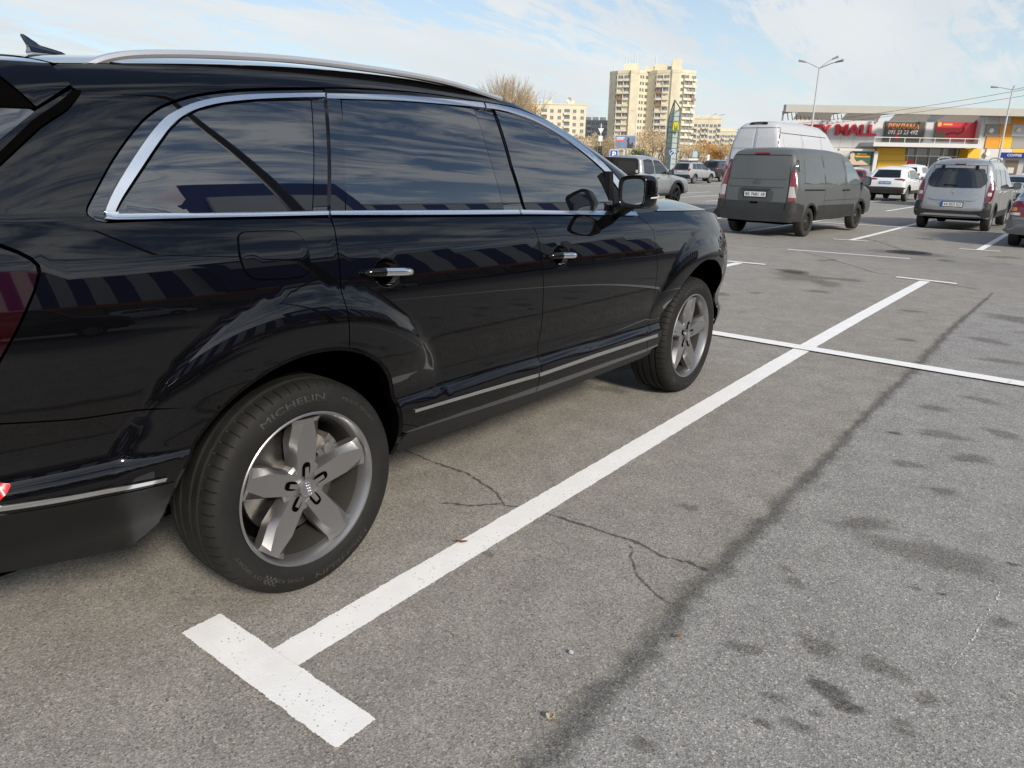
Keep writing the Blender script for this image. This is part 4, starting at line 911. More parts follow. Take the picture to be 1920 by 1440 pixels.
class Car:
    """body from a side silhouette (x from the rear bumper forward, z up) with rounded edges; x=0 is the rear axle after shifting"""
    def __init__(s, name, label, cat, pose, rear, roof, front, W, wb, oh, wr, body, belt, tumble=.28, rnd_=.12, crown=.05, bottom=.30, group=None, archr=None, tuck=.04, grid=.13, taper=.0, rimstyle='alloy', wwd=.22, zfix=None):
        s.oh = oh; s.W = W; s.r = rnd_; s.belt = belt; s.tum = tumble; s.tuck = tuck; s.bottom = bottom; s.crown = crown; s.wb = wb; s.wr = wr
        sh = lambda l: [(x-oh, z) for x, z in l]
        s.rear = sh(rear); s.roof = sh(roof); s.front = sh(front); s.top = dens_open(s.rear+s.roof+s.front, .10); s.topA = s.top
        s.x0 = min(x for x, z in s.top); s.x1 = max(x for x, z in s.top)
        s.taper = taper; s.m = body
        x, y, hd = pose; s.o = thing(name, label, cat, (x, y, (zg(x) if zfix is None else zfix)), R(hd), group)
        ar = archr or wr*1.16; s.ar = ar; bt = []
        arcs = []
        for xc in (wb, 0.0):
            z0 = max(-1, min(1, (bottom-wr)/ar)); a0 = math.asin(z0); arcs.append([(xc+ar*math.cos(t), wr+ar*math.sin(t)) for t in np.linspace(a0, math.pi-a0, 15)])
        poly = list(s.top)+arcs[0]+arcs[1]
        s.bot = [(s.top[-1])]+arcs[0]+arcs[1]+[s.top[0]]
        # side panels
        A = np.array(poly); us = np.arange(A[:, 0].min(), A[:, 0].max(), grid); vs_ = np.arange(A[:, 1].min(), A[:, 1].max(), grid)
        G = np.array([(u, v_) for u in us for v_ in vs_]); ex = []
        for d in (.02, .055, rnd_*.75, rnd_*1.15):
            q = [p for p in offset_open(s.top, d)]; ex += q[1:-1]
        G = np.vstack([G, np.array(ex)]); G = G[inside(G, poly)]; G = G[pdist(G, poly) > .012]
        V, F = tri(poly, [tuple(g) for g in G])
        b = MB()
        for sg in (-1, 1):
            n0 = len(b.v); b.v += [(x_, sg*s.w(x_, z_), z_) for x_, z_ in V]; b.f += [tuple(i+n0 for i in (f[:3] if sg < 0 else f[:3][::-1])) for f in F]
        fr = [-1, -.8, -.45, 0, .45, .8, 1]; n0 = len(b.v); T = s.top
        for i, (x_, z_) in enumerate(T):
            w_ = s.w(x_, z_); nx, nz = s.nrm(i)
            for f in fr: c_ = crown*(1-f*f); b.v.append((x_+nx*c_, f*w_, z_+nz*c_))
        for i in range(len(T)-1):
            for j in range(6): b.f.append((n0+i*7+j, n0+i*7+j+1, n0+(i+1)*7+j+1, n0+(i+1)*7+j))
        me = b.mesh('body', body); bm = bmesh.new(); bm.from_mesh(me); bmesh.ops.remove_doubles(bm, verts=bm.verts, dist=.0015); bmesh.ops.recalc_face_normals(bm, faces=bm.faces); bm.to_mesh(me); bm.free()
        me.polygons.foreach_set('use_smooth', [True]*len(me.polygons)); me.set_sharp_from_angle(angle=R(42)); s.body = link('body', me, s.o)
        # underbody and wheel wells
        b = MB(); hw = W/2-.06; b.box(s.x0+.12, s.x1-.12, -hw+.2, hw-.2, bottom-.06, bottom+.10); b.box(ar, wb-ar, -hw, hw, bottom-.02, bottom+.06)
        for xc, arc in zip((wb, 0.0), arcs):
            for sg in (-1, 1):
                n_ = len(arc); v0 = [(x_, sg*(s.w(x_, z_)-.004), z_) for x_, z_ in arc]+[(x_, sg*(W/2-.36), z_) for x_, z_ in arc]; b.add(v0, [(i, i+1, n_+i+1, n_+i) for i in range(n_-1)]+[tuple(range(n_, 2*n_))])
        b.build('underbody', M_VOID, s.o)
        ty, rim = wheel_meshes(wr, wwd, rimstyle)
        for xc in (0, wb):
            for sg in (-1, 1):
                w_ = link('wheel', rim, s.o); w_.location = (xc, sg*(W/2-wwd/2-.03), wr); w_.rotation_euler = (0, R(17*xc), 0 if sg < 0 else math.pi); link('tyre', ty, w_)
    def w0(s, x, z):
        w_ = s.W/2
        if z > s.belt: w_ -= s.tum*(z-s.belt)+.10*(z-s.belt)**2
        zlo = s.bottom+.25
        if z < zlo: w_ -= s.tuck*((zlo-z)/.25)**2
        L = s.x1-s.x0; e = abs((x-s.x0)/L-.5)*2
        return w_-s.taper*max(0, e-.35)**2
    def w(s, x, z):
        w_ = s.w0(x, z); r = s.r
        if not hasattr(s, 'sg'):
            A = np.array(s.topA); B = A[1:]-A[:-1]; s.sg = (A[:-1, 0].copy(), A[:-1, 1].copy(), B[:, 0].copy(), B[:, 1].copy(), np.maximum(1e-12, (B**2).sum(1)))
        ax, az, bx_, bz_, L = s.sg; px_ = x-ax; pz_ = z-az; t = np.clip((px_*bx_+pz_*bz_)/L, 0, 1); d = math.sqrt(float(((px_-t*bx_)**2+(pz_-t*bz_)**2).min()))
        if d < r: w_ -= r-math.sqrt(max(0, r*r-(r-d)**2))
        return w_
    def nrm(s, i):
        a = s.top[max(0, i-1)]; b = s.top[min(len(s.top)-1, i+1)]; dx, dz = b[0]-a[0], b[1]-a[1]; l = math.hypot(dx, dz) or 1
        return (-dz/l, dx/l)
    def S(s, x, z): return x-s.oh, z
    def side_fn(s, x, z): return (x, -s.w(x, z), z)
    def side_nm(s, x, z):
        e = .012; wx = (s.w(x+e, z)-s.w(x-e, z))/(2*e); wz = (s.w(x, z+e)-s.w(x, z-e))/(2*e); l = math.sqrt(1+wx*wx+wz*wz); return (-wx/l, -1/l, -wz/l)
    def xrear(s, y, z):
        T = sorted([(z_, x_) for x_, z_ in s.rear]); xs_ = interp_(T, z); wm = s.w0(xs_, z); r = s.r; a = abs(y); wi = max(.05, wm-r); sl_ = (interp_(T, z+.02)-interp_(T, z-.02))/.04; inx = math.sqrt(1+sl_*sl_)
        if a <= wi: return xs_-s.crown*(1-(a/wi)**2)*inx
        q = min(a-wi, r*.97); return xs_+r-math.sqrt(r*r-q*q)
    def rear_fn(s, y, z): return (s.xrear(y, z), y, z)
    def rear_nm(s, y, z):
        e = .008; xy = (s.xrear(y+e, z)-s.xrear(y-e, z))/(2*e); xz = (s.xrear(y, z+e)-s.xrear(y, z-e))/(2*e); l = math.sqrt(1+xy*xy+xz*xz); return (-1/l, xy/l, xz/l)
    def side(s, name, poly, m, off=.006, sp=.15, both=True, skirt=.02, **k):
        o = panel([(x-s.oh, z) for x, z in poly], name, m, s.o, s.side_fn, s.side_nm, sp=sp, off=off, skirt=skirt, edge=.12, **k)
        if both: c = o.copy(); c.scale.y = -1; COL.objects.link(c)
        return o
    def back(s, name, poly, m, off=.006, sp=.12, mirror=False, skirt=.02, **k):     # poly in (y,z), y to the left
        o = panel(poly, name, m, s.o, s.rear_fn, s.rear_nm, sp=sp, off=off, skirt=skirt, edge=.05, **k)
        if mirror: c = o.copy(); c.scale.y = -1; COL.objects.link(c)
        return o
    def seam(s, name, pts, w_=.012):
        b = MB(); P = [(x-s.oh, z) for x, z in pts]; P = dens_open(P, .12)
        for i, (x, z) in enumerate(P):
            a = P[max(0, i-1)]; c = P[min(len(P)-1, i+1)]; d = Vector((c[0]-a[0], c[1]-a[1])).normalized(); q = (-d.y*w_/2, d.x*w_/2)
            for sg in (-1, 1):
                x_, z_ = x+q[0]*sg, z+q[1]*sg; p = Vector(s.side_fn(x_, z_))+Vector(s.side_nm(x_, z_))*.003; b.v.append(tuple(p))
        b.f = [(2*i, 2*i+1, 2*i+3, 2*i+2) for i in range(len(P)-1)]
        o = b.build(name, M_LINE, s.o); c = o.copy(); c.scale.y = -1; COL.objects.link(c)
    def rseam(s, name, pts, w_=.012, m=None):
        b = MB(); P = dens_open(pts, .08)
        for i, (y, z) in enumerate(P):
            a = P[max(0, i-1)]; c = P[min(len(P)-1, i+1)]; d = Vector((c[0]-a[0], c[1]-a[1])).normalized(); q = (-d.y*w_/2, d.x*w_/2)
            for sg in (-1, 1): b.v.append(tuple(Vector(s.rear_fn(y+q[0]*sg, z+q[1]*sg))+Vector(s.rear_nm(y+q[0]*sg, z+q[1]*sg))*.003))
        b.f = [(2*i, 2*i+1, 2*i+3, 2*i+2) for i in range(len(P)-1)]
        b.build(name, m or M_LINE, s.o)
    def handle(s, x, z, m=None, L=.17):
        x -= s.oh
        for sg in (-1, 1):
            w_ = s.w(x, z); MB().path([(x-L/2, sg*(w_-.01), z), (x-L*.4, sg*(w_+.028), z), (x+L*.4, sg*(w_+.028), z), (x+L/2, sg*(w_-.01), z)], .014, 6).build('door_handle', m or M_DARK, s.o)
    def mirror(s, x, z, m=None, h=.17, w_=.20):
        x -= s.oh
        for sg in (-1, 1):
            y0 = s.w(x, z-.05); b = MB(); n = 12
            for fx, k in ((0, .92), (.02, 1), (.08, .97), (.13, .7), (.15, .3)):
                for i in range(n):
                    t = 2*math.pi*i/n; c_ = math.copysign(abs(math.cos(t))**.5, math.cos(t)); d_ = math.copysign(abs(math.sin(t))**.5, math.sin(t)); b.v.append((x+fx, sg*(y0+.05+w_/2+c_*w_/2*k), z+d_*h/2*k))
            for q in range(4): b.f += [(q*n+i, q*n+(i+1) % n, (q+1)*n+(i+1) % n, (q+1)*n+i) for i in range(n)]
            b.f += [tuple(4*n+i for i in range(n))]
            h_ = b.build('door_mirror', m or s.m, s.o, smooth=True, angle=50)
            b = MB(); b.v = [(x+.006, sg*(y0+.05+w_/2+math.copysign(abs(math.cos(2*math.pi*i/n))**.5, math.cos(2*math.pi*i/n))*w_/2*.9), z+math.copysign(abs(math.sin(2*math.pi*i/n))**.5, math.sin(2*math.pi*i/n))*h/2*.9) for i in range(n)]; b.f = [tuple(range(n))]; b.build('mirror_glass', M_GLASS2, h_)
            MB().path([(x+.08, sg*(y0-.03), z-.06), (x+.07, sg*(y0+.10), z-.05)], .025, 6).build('mirror_arm', M_DARK, h_)
    def plate(s, z, txt='', bg=None, w_=.52, y=0, eu=False, ink=None):
        x = s.xrear(y, z); b = MB(); b.box(x-.022, x-.008, y-w_/2, y+w_/2, z-.056, z+.056); p = bevel(b.build('number_plate', bg or M_PLATE, s.o), .004)
        M = Matrix.Translation((x-.0235, y-(.018 if eu else 0), z-.002)) @ Matrix(((0, 0, -1, 0), (-1, 0, 0, 0), (0, 1, 0, 0), (0, 0, 0, 1)))
        if txt: text('plate_text', txt, .10, ink or M_INK, p, M, .0005, width=w_*(.80 if eu else .88), bold=.008)
        if eu: b = MB(); b.box(x-.0235, x-.021, y+w_/2-.05, y+w_/2-.003, z-.053, z+.053); b.build('plate_band', mat('plate_band_blue', (.02, .10, .42), .4), p)
        b = MB(); fr_ = .012; b.box(x-.018, x-.004, y-w_/2-fr_, y+w_/2+fr_, z-.056-fr_, z+.056+fr_); b.build('plate_frame', M_DARK, p)
    def screen(s, i0=None, m=None):      # windscreen over the slanted front part of the silhouette: between two (x,z) points
        (xa, za), (xb, zb_) = [(x-s.oh, z) for x, z in i0]; b = MB(); n = 6; fr = np.linspace(-.9, .9, 7)
        for i in range(n+1):
            t = i/n; x, z = xa+(xb-xa)*t, za+(zb_-za)*t; w_ = s.w(x, z); dx, dz = xb-xa, zb_-za; l = math.hypot(dx, dz); nx, nz = -dz/l, dx/l
            for f in fr: c_ = s.crown*(1-f*f)+.008; b.v.append((x+nx*c_, f*w_, z+nz*c_))
        b.f = [(i*7+j, i*7+j+1, (i+1)*7+j+1, (i+1)*7+j) for i in range(n) for j in range(6)]; return b.build('windscreen', m or M_GLASS, s.o, smooth=True)
    def cladding(s, xc, m=None, wid=.07, off=.018):
        a0 = math.asin(max(-1, min(1, (s.bottom-s.wr)/s.ar))); ts = np.linspace(a0, math.pi-a0, 19)
        for sg in (-1, 1):
            b = MB()
            for t in ts:
                for dr, o_ in ((-.01, -.03), (-.004, off), (wid, off), (wid+.012, -.004)):
                    x, z = xc+(s.ar+dr)*math.cos(t), s.wr+(s.ar+dr)*math.sin(t); b.v.append((x, sg*(s.w(x, max(z, s.bottom))+o_), z))
            for i in range(len(ts)-1): b.f += [(i*4+j, i*4+j+1, (i+1)*4+j+1, (i+1)*4+j) for j in range(3)]
            b.build('wheel_arch_trim', m or M_PLAS, s.o, smooth=True, angle=40)
    def rails(s, pts, y, m=None):
        for sg in (-1, 1): MB().path([(x-s.oh, sg*y, z) for x, z in smoothpoly(pts, 4)], .022, 8).build('roof_rail', m or mat('rail_silver', (.55, .55, .56), .35, .9), s.o, smooth=True)
def interp_(T, x):
    if x <= T[0][0]: return T[0][1]
    for (a, b), (c, d) in zip(T, T[1:]):
        if x <= c: return b+(d-b)*(x-a)/max(1e-9, c-a)
    return T[-1][1]
def dens_open(pts, sp):
    o = []
    for a, b in zip(pts, pts[1:]):
        k = max(1, int(math.ceil(math.hypot(b[0]-a[0], b[1]-a[1])/sp))); o += [(a[0]+(b[0]-a[0])*t/k, a[1]+(b[1]-a[1])*t/k) for t in range(k)]
    return o+[tuple(pts[-1])]
def offset_open(pts, d):
    o = []
    for i, p in enumerate(pts):
        a = pts[max(0, i-1)]; b = pts[min(len(pts)-1, i+1)]; dx, dz = b[0]-a[0], b[1]-a[1]; l = math.hypot(dx, dz) or 1; o.append((p[0]+dz/l*d, p[1]-dx/l*d))
    return o
def rect_(y0, y1, z0, z1): return [(y0, z0), (y1, z0), (y1, z1), (y0, z1)]
def rrect(y0, y1, z0, z1, r, n=4):
    o = []
    for cx_, cz_, a in ((y1-r, z0+r, -90), (y1-r, z1-r, 0), (y0+r, z1-r, 90), (y0+r, z0+r, 180)):
        o += [(cx_+r*math.cos(R(a+90*i/n)), cz_+r*math.sin(R(a+90*i/n))) for i in range(n+1)]
    return o
def sm(p, k=3): return smoothpoly(p+p[:1], k)[:-1]

# grey van -------------------------------------------------------------
def grey_van():
    M = mat('matt_grey_van_paint', (.098, .107, .108), .46, 0, .45, coat=.25, coatr=.22, noise=.06, nscale=2.2)
    c = Car('van', 'matt grey panel van with a windowless tailgate and tall red tail lamps', 'van', (16.64, 3.36, -5.2),
        [(.03, .36), (.02, .60), (.05, .98), (.10, 1.40), (.20, 1.81), (.27, 1.895)], [(.42, 1.93), (1.2, 1.95), (2.4, 1.935), (3.1, 1.89), (3.45, 1.81)], [(4.30, 1.14), (4.75, 1.02), (4.93, .86), (4.98, .60), (4.97, .34)],
        1.90, 3.2, .92, .33, M, 1.12, .24, .13, .035, .36, archr=.40, rimstyle='steel', wwd=.215)
    c.back('bumper', sm([(-.93, .37), (.93, .37), (.945, .62), (.92, .80), (.76, .80), (.74, .62), (.70, .60), (-.70, .60), (-.74, .62), (-.76, .80), (-.92, .80), (-.945, .62)], 2), M_PLAS, .03, skirt=.05)
    c.back('tailgate_sill', [(-.72, .61), (.72, .61), (.74, .79), (-.74, .79)], M_PLAS, .008)
    c.back('tailgate_skin', rrect(-.70, .70, 1.28, 1.78, .06), M, .008)
    c.rseam('tailgate_gap', [(-.735, .62), (-.745, 1.1), (-.72, 1.45), (-.66, 1.80), (.66, 1.80), (.72, 1.45), (.745, 1.1), (.735, .62)], .014)
    c.back('grab_bar', rrect(-.36, .36, 1.055, 1.085, .012), mat('grey_trim', (.055, .06, .062), .5), .028, sp=.1)
    c.back('tailgate_crease', rrect(-.66, .66, 1.11, 1.18, .03), M, .012)
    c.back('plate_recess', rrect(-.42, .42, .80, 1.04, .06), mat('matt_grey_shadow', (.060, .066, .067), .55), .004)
    c.plate(.945, 'BE 7681 18', eu=False, w_=.52)
    c.back('bumper_notch', rrect(-.09, .09, .745, .785, .01), M_VOID, .016, sp=.1)
    b = MB(); xe, n_ = c.xrear(0, 1.20)-.018, 24
    for k in range(n_): a = 2*math.pi*k/n_; b.v += [(xe, .075*math.cos(a), 1.20+.075*math.sin(a)), (xe, .064*math.cos(a), 1.20+.064*math.sin(a))]
    b.f = [(2*k, 2*k+1, (2*k+3) % (2*n_), (2*k+2) % (2*n_)) for k in range(n_)]
    for k in range(3): a = R(90+120*k); b.add([(xe-.001, .066*math.cos(a), 1.20+.066*math.sin(a)), (xe-.001, .008*math.cos(a+1.57), 1.20+.008*math.sin(a+1.57)), (xe-.001, .008*math.cos(a-1.57), 1.20+.008*math.sin(a-1.57))], [(0, 1, 2)])
    b.build('tailgate_emblem', MATS['grey_trim'] if 'grey_trim' in MATS else M_PLAS, c.o, fix=False)
    for (z0, z1, m) in ((1.46, 1.70, 'up'), (1.14, 1.45, M_LAMP), (.90, 1.135, M_LAMPW), (.79, .895, M_LAMP)):
        yi0, yi1 = .775-.03*(z0-.8), .775-.03*(z1-.8)
        p = [(-yi0, z0), (-yi1-.02*(m == 'up'), z1), (-.88+.06*(z1-.8), z1), (-.925+.05*(z0-.8), z0)]
        o = c.back('tail_lamp', p, M_LAMPS if m == 'up' else m, .014, sp=.06)
        o2 = c.back('tail_lamp', [(-y, z) for y, z in p], M_LAMP if m == 'up' else m, .014, sp=.06)
    c.back('brake_light', rrect(-.17, .17, 1.815, 1.845, .012), M_LAMP, .02, sp=.1)
    # painted-over side panes
    grey = mat('painted_pane', (.082, .090, .092), .24, 0, .5, coat=.3, coatr=.12, noise=.05, nscale=3)
    c.side('side_pane', sm([(.50, 1.22), (1.56, 1.20), (1.60, 1.70), (.80, 1.72), (.62, 1.66)], 2), grey, .004)
    c.side('side_pane', sm([(1.72, 1.20), (2.86, 1.17), (2.82, 1.68), (1.74, 1.70)], 2), grey, .004)
    c.side('door_window', [(3.02, 1.16), (3.98, 1.13), (3.86, 1.28), (3.46, 1.62), (3.30, 1.68), (3.06, 1.69)], M_GLASS2, .006)
    c.seam('door_gap', [(1.66, .40), (1.66, 1.10), (1.68, 1.80)]); c.seam('door_gap', [(2.94, .40), (2.94, 1.1), (2.96, 1.78)]); c.seam('door_gap', [(4.02, .75), (4.05, 1.14)])
    c.seam('slider_rail', [(.45, 1.06), (1.62, 1.04)], .035); c.seam('waist_line', [(.42, 1.20), (2.9, 1.16)], .010); c.seam('waist_line', [(1.66, .80), (4.0, .78)], .008)
    c.side('lower_cladding', [(1.36, .38), (3.68, .38), (3.66, .66), (1.34, .70)], M_PLAS, .012); c.side('lower_cladding', [(.04, .38), (.46, .38), (.52, .72), (.04, .80)], M_PLAS, .014)
    c.cladding(0, wid=.035); c.cladding(3.2, wid=.05)
    c.handle(2.83, 1.02); c.handle(3.10, 1.02); c.mirror(3.92, 1.22, M_DARK, .24, .20)
    c.screen(((3.5, 1.755), (4.22, 1.20)))
    b = MB(); b.path([(-.55, .0, .36), (-.3, .25, .33), (.4, .3, .30)], .05, 8); b.build('exhaust', mat('rusty_steel', (.14, .10, .07), .7, .4, noise=.3), c.o); MB().tube((0, -.7, .33), (0, .7, .33), .06).build('rear_axle', mat('rusty_steel', (.14, .1, .07)), c.o)
grey_van()

def white_van():
    M = mat('white_van_paint', (.50, .515, .54), .30, 0, .5, coat=.5, noise=.03)
    c = Car('van', 'tall white high-roof van standing behind the matt grey van', 'van', (23.6, 6.15, -5.5),
        [(.03, .42), (.02, .8), (.06, 1.5), (.16, 2.4), (.27, 2.80), (.40, 2.88)], [(.60, 2.92), (2.2, 2.93), (3.6, 2.86), (4.1, 2.70)], [(4.75, 2.1), (5.1, 1.35), (5.75, 1.15), (5.93, .8), (5.95, .40)],
        2.02, 3.6, 1.0, .35, M, 1.3, .10, .15, .03, .42, rimstyle='steel')
    c.rseam('door_gap', [(0, .6), (0, 2.76)], .012); c.rseam('door_gap', [(-.80, .65), (-.78, 2.2), (-.70, 2.73), (.70, 2.73), (.78, 2.2), (.80, .65)], .014)
    for s in (-1, 1):
        c.back('door_panel', rrect(min(s*.06, s*.72), max(s*.06, s*.72), 2.12, 2.66, .06), M, .012); c.back('door_panel', rrect(min(s*.06, s*.74), max(s*.06, s*.74), 1.35, 2.0, .06), M, .012)
    b = MB(); x = c.xrear(0, 2.86); n = 12
    prof = [(-.30, 0), (-.27, .045), (-.2, .06), (.2, .06), (.27, .045), (.30, 0), (.2, -.02), (-.2, -.02)]
    b.v = [(x-.05, y, 2.84+z) for y, z in prof]+[(x+.14, y*.9, 2.875+z*.7) for y, z in prof]; k = len(prof); b.f = [tuple(range(k)), tuple(range(2*k-1, k-1, -1))]+[(i, k+i, k+(i+1) % k, (i+1) % k) for i in range(k)]
    h = b.build('brake_light_housing', M_DARK, c.o); b = MB(); b.box(x-.058, x-.045, -.14, .14, 2.845, 2.875); b.build('brake_light', M_LAMP, h)
    for s in (-1, 1): c.back('tail_lamp', rrect(min(s*.84, s*.95), max(s*.84, s*.95), .95, 1.6, .02), M_LAMP, .012, sp=.06)
    c.back('bumper', rrect(-.98, .98, .43, .72, .06), M_PLAS, .05); c.plate(.98, w_=.5)
    c.side('side_panel', rrect(.45, 1.75, 1.45, 2.45, .08), M, .010); c.side('side_panel', rrect(1.95, 3.3, 1.45, 2.45, .08), M, .010)
    c.seam('roof_gutter', [(.35, 2.58), (3.9, 2.52)], .02); c.seam('door_gap', [(1.85, .6), (1.85, 2.6)]); c.seam('door_gap', [(3.4, .6), (3.4, 2.6)])
    c.side('door_window', [(3.5, 1.4), (4.7, 1.35), (4.4, 1.95), (3.55, 2.0)], M_GLASS, .006); c.screen(((4.2, 2.6), (5.0, 1.5))); c.mirror(4.6, 1.5, M_DARK, .35, .22)
white_van()

def silver_mpv():
    M = mat('silver_mpv_paint', (.37, .378, .385), .28, .55, .5, coat=1.0, noise=.03)
    c = Car('car', 'silver grey people carrier with a wide black rear window', 'car', (22.9, .36, -1.5),
        [(.06, .36), (.02, .60), (.08, .92), (.13, 1.12), (.24, 1.55), (.33, 1.75), (.42, 1.81)], [(.62, 1.845), (1.4, 1.86), (2.3, 1.84), (2.75, 1.76)], [(3.45, 1.22), (3.65, 1.12), (4.15, 1.00), (4.36, .78), (4.40, .50), (4.36, .32)],
        1.85, 2.785, .74, .33, M, 1.10, .22, .16, .05, .34, archr=.39)
    c.back('rear_window', sm([(-.58, 1.14), (0, 1.13), (.58, 1.14), (.68, 1.24), (.70, 1.36), (.60, 1.56), (.53, 1.63), (0, 1.645), (-.53, 1.63), (-.60, 1.56), (-.70, 1.36), (-.68, 1.24)], 2), M_GLASS, .006, sp=.1)
    MB().path([(c.xrear(0, 1.20)-.03, .02-.05, 1.20), (c.xrear(.3, 1.21)-.035, .30, 1.21)], .012, 6).build('rear_wiper', M_DARK, c.o)
    for s in (-1, 1):
        x = c.xrear(.3, 1.67); b = MB(); b.box(x-.03, x+.02, s*.40-.04, s*.40+.04, 1.62, 1.72); bevel(b.build('window_hinge', M_DARK, c.o), .012)
        o = c.back('tail_lamp', [(s*y, z) for y, z in sm([(.735, .78), (.865, .80), (.895, 1.0), (.885, 1.2), (.835, 1.33), (.80, 1.34), (.775, 1.2), (.745, 1.0)], 2)], mat('dark_red_lamp', (.12, .008, .012), .12, coat=1), .014, sp=.06)
        c.back('reversing_light', [(s*y, z) for y, z in rrect(.775, .855, .94, 1.03, .015)], M_LAMPW, .020, sp=.05)
        for zz_ in (.87, 1.10, 1.17): c.back('lamp_bar', [(s*y, z) for y, z in rrect(.765, .865, zz_-.012, zz_+.012, .008)], M_LAMP, .021, sp=.05)
    c.back('bumper', sm([(-.89, .40), (-.6, .37), (.6, .37), (.89, .40), (.905, .58), (.88, .76), (.745, .76), (.72, .56), (0, .545), (-.72, .56), (-.745, .76), (-.88, .76), (-.905, .58)], 2), M_PLAS, .025, skirt=.04)
    c.back('bumper_strip', [(-.74, .40), (.74, .40), (.62, .455), (-.62, .455)], mat('silver_skid', (.42, .42, .43), .35, .6), .034, sp=.1)
    c.back('tailgate_step', [(-.58, .855), (.58, .855), (.48, .805), (-.48, .805)], M, .022, sp=.1)
    c.rseam('tailgate_gap', [(-.735, .575), (-.735, .80), (-.70, 1.2), (-.62, 1.72), (.62, 1.72), (.70, 1.2), (.735, .80), (.735, .575)], .011)
    c.back('brake_light', rrect(-.13, .13, 1.735, 1.755, .008), mat('dark_red_lamp', (.12, .01, .01)), .010, sp=.1); c.plate(.70, 'AX 0531 KO', eu=True)
    b = MB(); x = c.xrear(0, .985)-.012; b.prism([(0, 0), (.012, 0), (.012, .10), (0, .10)], -.005, .005)
    b = MB(); pts = [(.03, .94), (.0, .99), (.035, 1.03), (-.005, 1.045), (-.04, 1.02), (-.02, .985), (-.045, .945), (-.015, .955), (.0, .975)]; n = len(pts); b.v = [(x, y, z) for y, z in pts]+[(x+.01, y, z) for y, z in pts]; b.f = [tuple(range(n)), tuple(range(2*n-1, n-1, -1))]+[(i, n+i, n+(i+1) % n, (i+1) % n) for i in range(n)]; b.build('tailgate_emblem', M_CHROME, c.o)
    c.side('quarter_window', sm([(.40, 1.18), (1.16, 1.14), (1.18, 1.60), (.62, 1.62), (.50, 1.52)], 2), M_GLASS, .006); c.side('rear_door_window', [(1.28, 1.14), (2.10, 1.10), (2.12, 1.60), (1.30, 1.61)], M_GLASS, .006); c.side('front_door_window', [(2.22, 1.10), (3.28, 1.08), (2.78, 1.56), (2.24, 1.60)], M_GLASS, .006)
    c.seam('door_gap', [(1.22, .45), (1.22, 1.7)]); c.seam('door_gap', [(2.16, .40), (2.16, 1.68)]); c.seam('door_gap', [(3.2, .6), (3.25, 1.1)])
    c.handle(1.38, 1.02, M); c.handle(2.32, 1.0, M); c.mirror(3.08, 1.16, M_DARK, .19, .2); c.screen(((2.8, 1.72), (3.42, 1.25)))
    c.cladding(0, wid=.04); c.cladding(2.785, wid=.04); c.side('sill_cladding', [(1.2, .34), (3.1, .34), (3.08, .50), (1.22, .50)], M_PLAS, .012)
    c.rails([(.50, 1.835), (.62, 1.885), (1.2, 1.915), (2.2, 1.90), (2.5, 1.83)], .62)
silver_mpv()

def white_suv():
    M = mat('white_suv_paint', (.74, .75, .76), .28, 0, .5, coat=1.0)
    c = Car('car', 'white compact SUV with a blue number plate and black rear bumper', 'car', (42, 6.1, -2.5),
        [(.08, .42), (.02, .62), (.05, .95), (.12, 1.12), (.34, 1.35), (.62, 1.60)], [(.72, 1.645), (1.2, 1.685), (2.0, 1.685), (2.5, 1.62)], [(3.3, 1.12), (3.5, 1.06), (4.2, .96), (4.5, .76), (4.6, .55), (4.55, .35)],
        1.855, 2.69, .98, .355, M, 1.05, .30, .13, .05, .38, archr=.42)
    c.back('rear_window', sm([(-.60, 1.17), (.60, 1.17), (.64, 1.22), (.54, 1.52), (.50, 1.55), (-.50, 1.55), (-.54, 1.52), (-.64, 1.22)], 2), M_GLASS, .008, sp=.1)
    for s in (-1, 1):
        c.back('tail_lamp', [(s*y, z) for y, z in [(.40, 1.075), (.80, 1.045), (.885, .98), (.90, 1.10), (.72, 1.135), (.42, 1.12)]], M_LAMP, .014, sp=.08)
        c.back('reflector', [(s*y, z) for y, z in rrect(.50, .70, .585, .615, .008)], M_LAMP, .04, sp=.1)
    c.back('bumper', sm([(-.88, .44), (-.55, .41), (.55, .41), (.88, .44), (.90, .62), (.86, .72), (-.86, .72), (-.90, .62)], 2), M_PLAS, .028, skirt=.04)
    c.back('plate_recess', [(-.34, .83), (.34, .83), (.42, 1.0), (-.42, 1.0)], mat('white_recess', (.70, .71, .72), .4), .004); c.plate(.93, 'AX 1620', bg=M_PLATEB, eu=False, ink=mat('plate_white_ink', (.7, .75, .85), .5))
    c.side('quarter_window', [(.62, 1.20), (.98, 1.17), (1.0, 1.48), (.86, 1.47)], M_GLASS, .006); c.side('rear_door_window', [(1.08, 1.12), (1.86, 1.10), (1.88, 1.54), (1.2, 1.53)], M_GLASS, .006); c.side('front_door_window', [(1.95, 1.10), (3.05, 1.08), (2.52, 1.50), (1.97, 1.54)], M_GLASS, .006)
    c.seam('door_gap', [(1.10, .75), (1.02, 1.1)]); c.seam('door_gap', [(1.90, .45), (1.90, 1.6)]); c.handle(1.15, .98, M); c.handle(2.05, .97, M); c.mirror(2.85, 1.12, M_DARK, .18, .2)
    c.cladding(0, wid=.06); c.cladding(2.69, wid=.06); c.side('sill_cladding', [(1.42, .39), (3.2, .39), (3.2, .54), (1.42, .54)], M_PLAS, .014); c.screen(((2.55, 1.58), (3.25, 1.15)))
    b = MB(); b.box(-.48+.3, -.48+.5, -.5, .5, 1.63, 1.655); b.build('roof_spoiler', M, c.o)
white_suv()

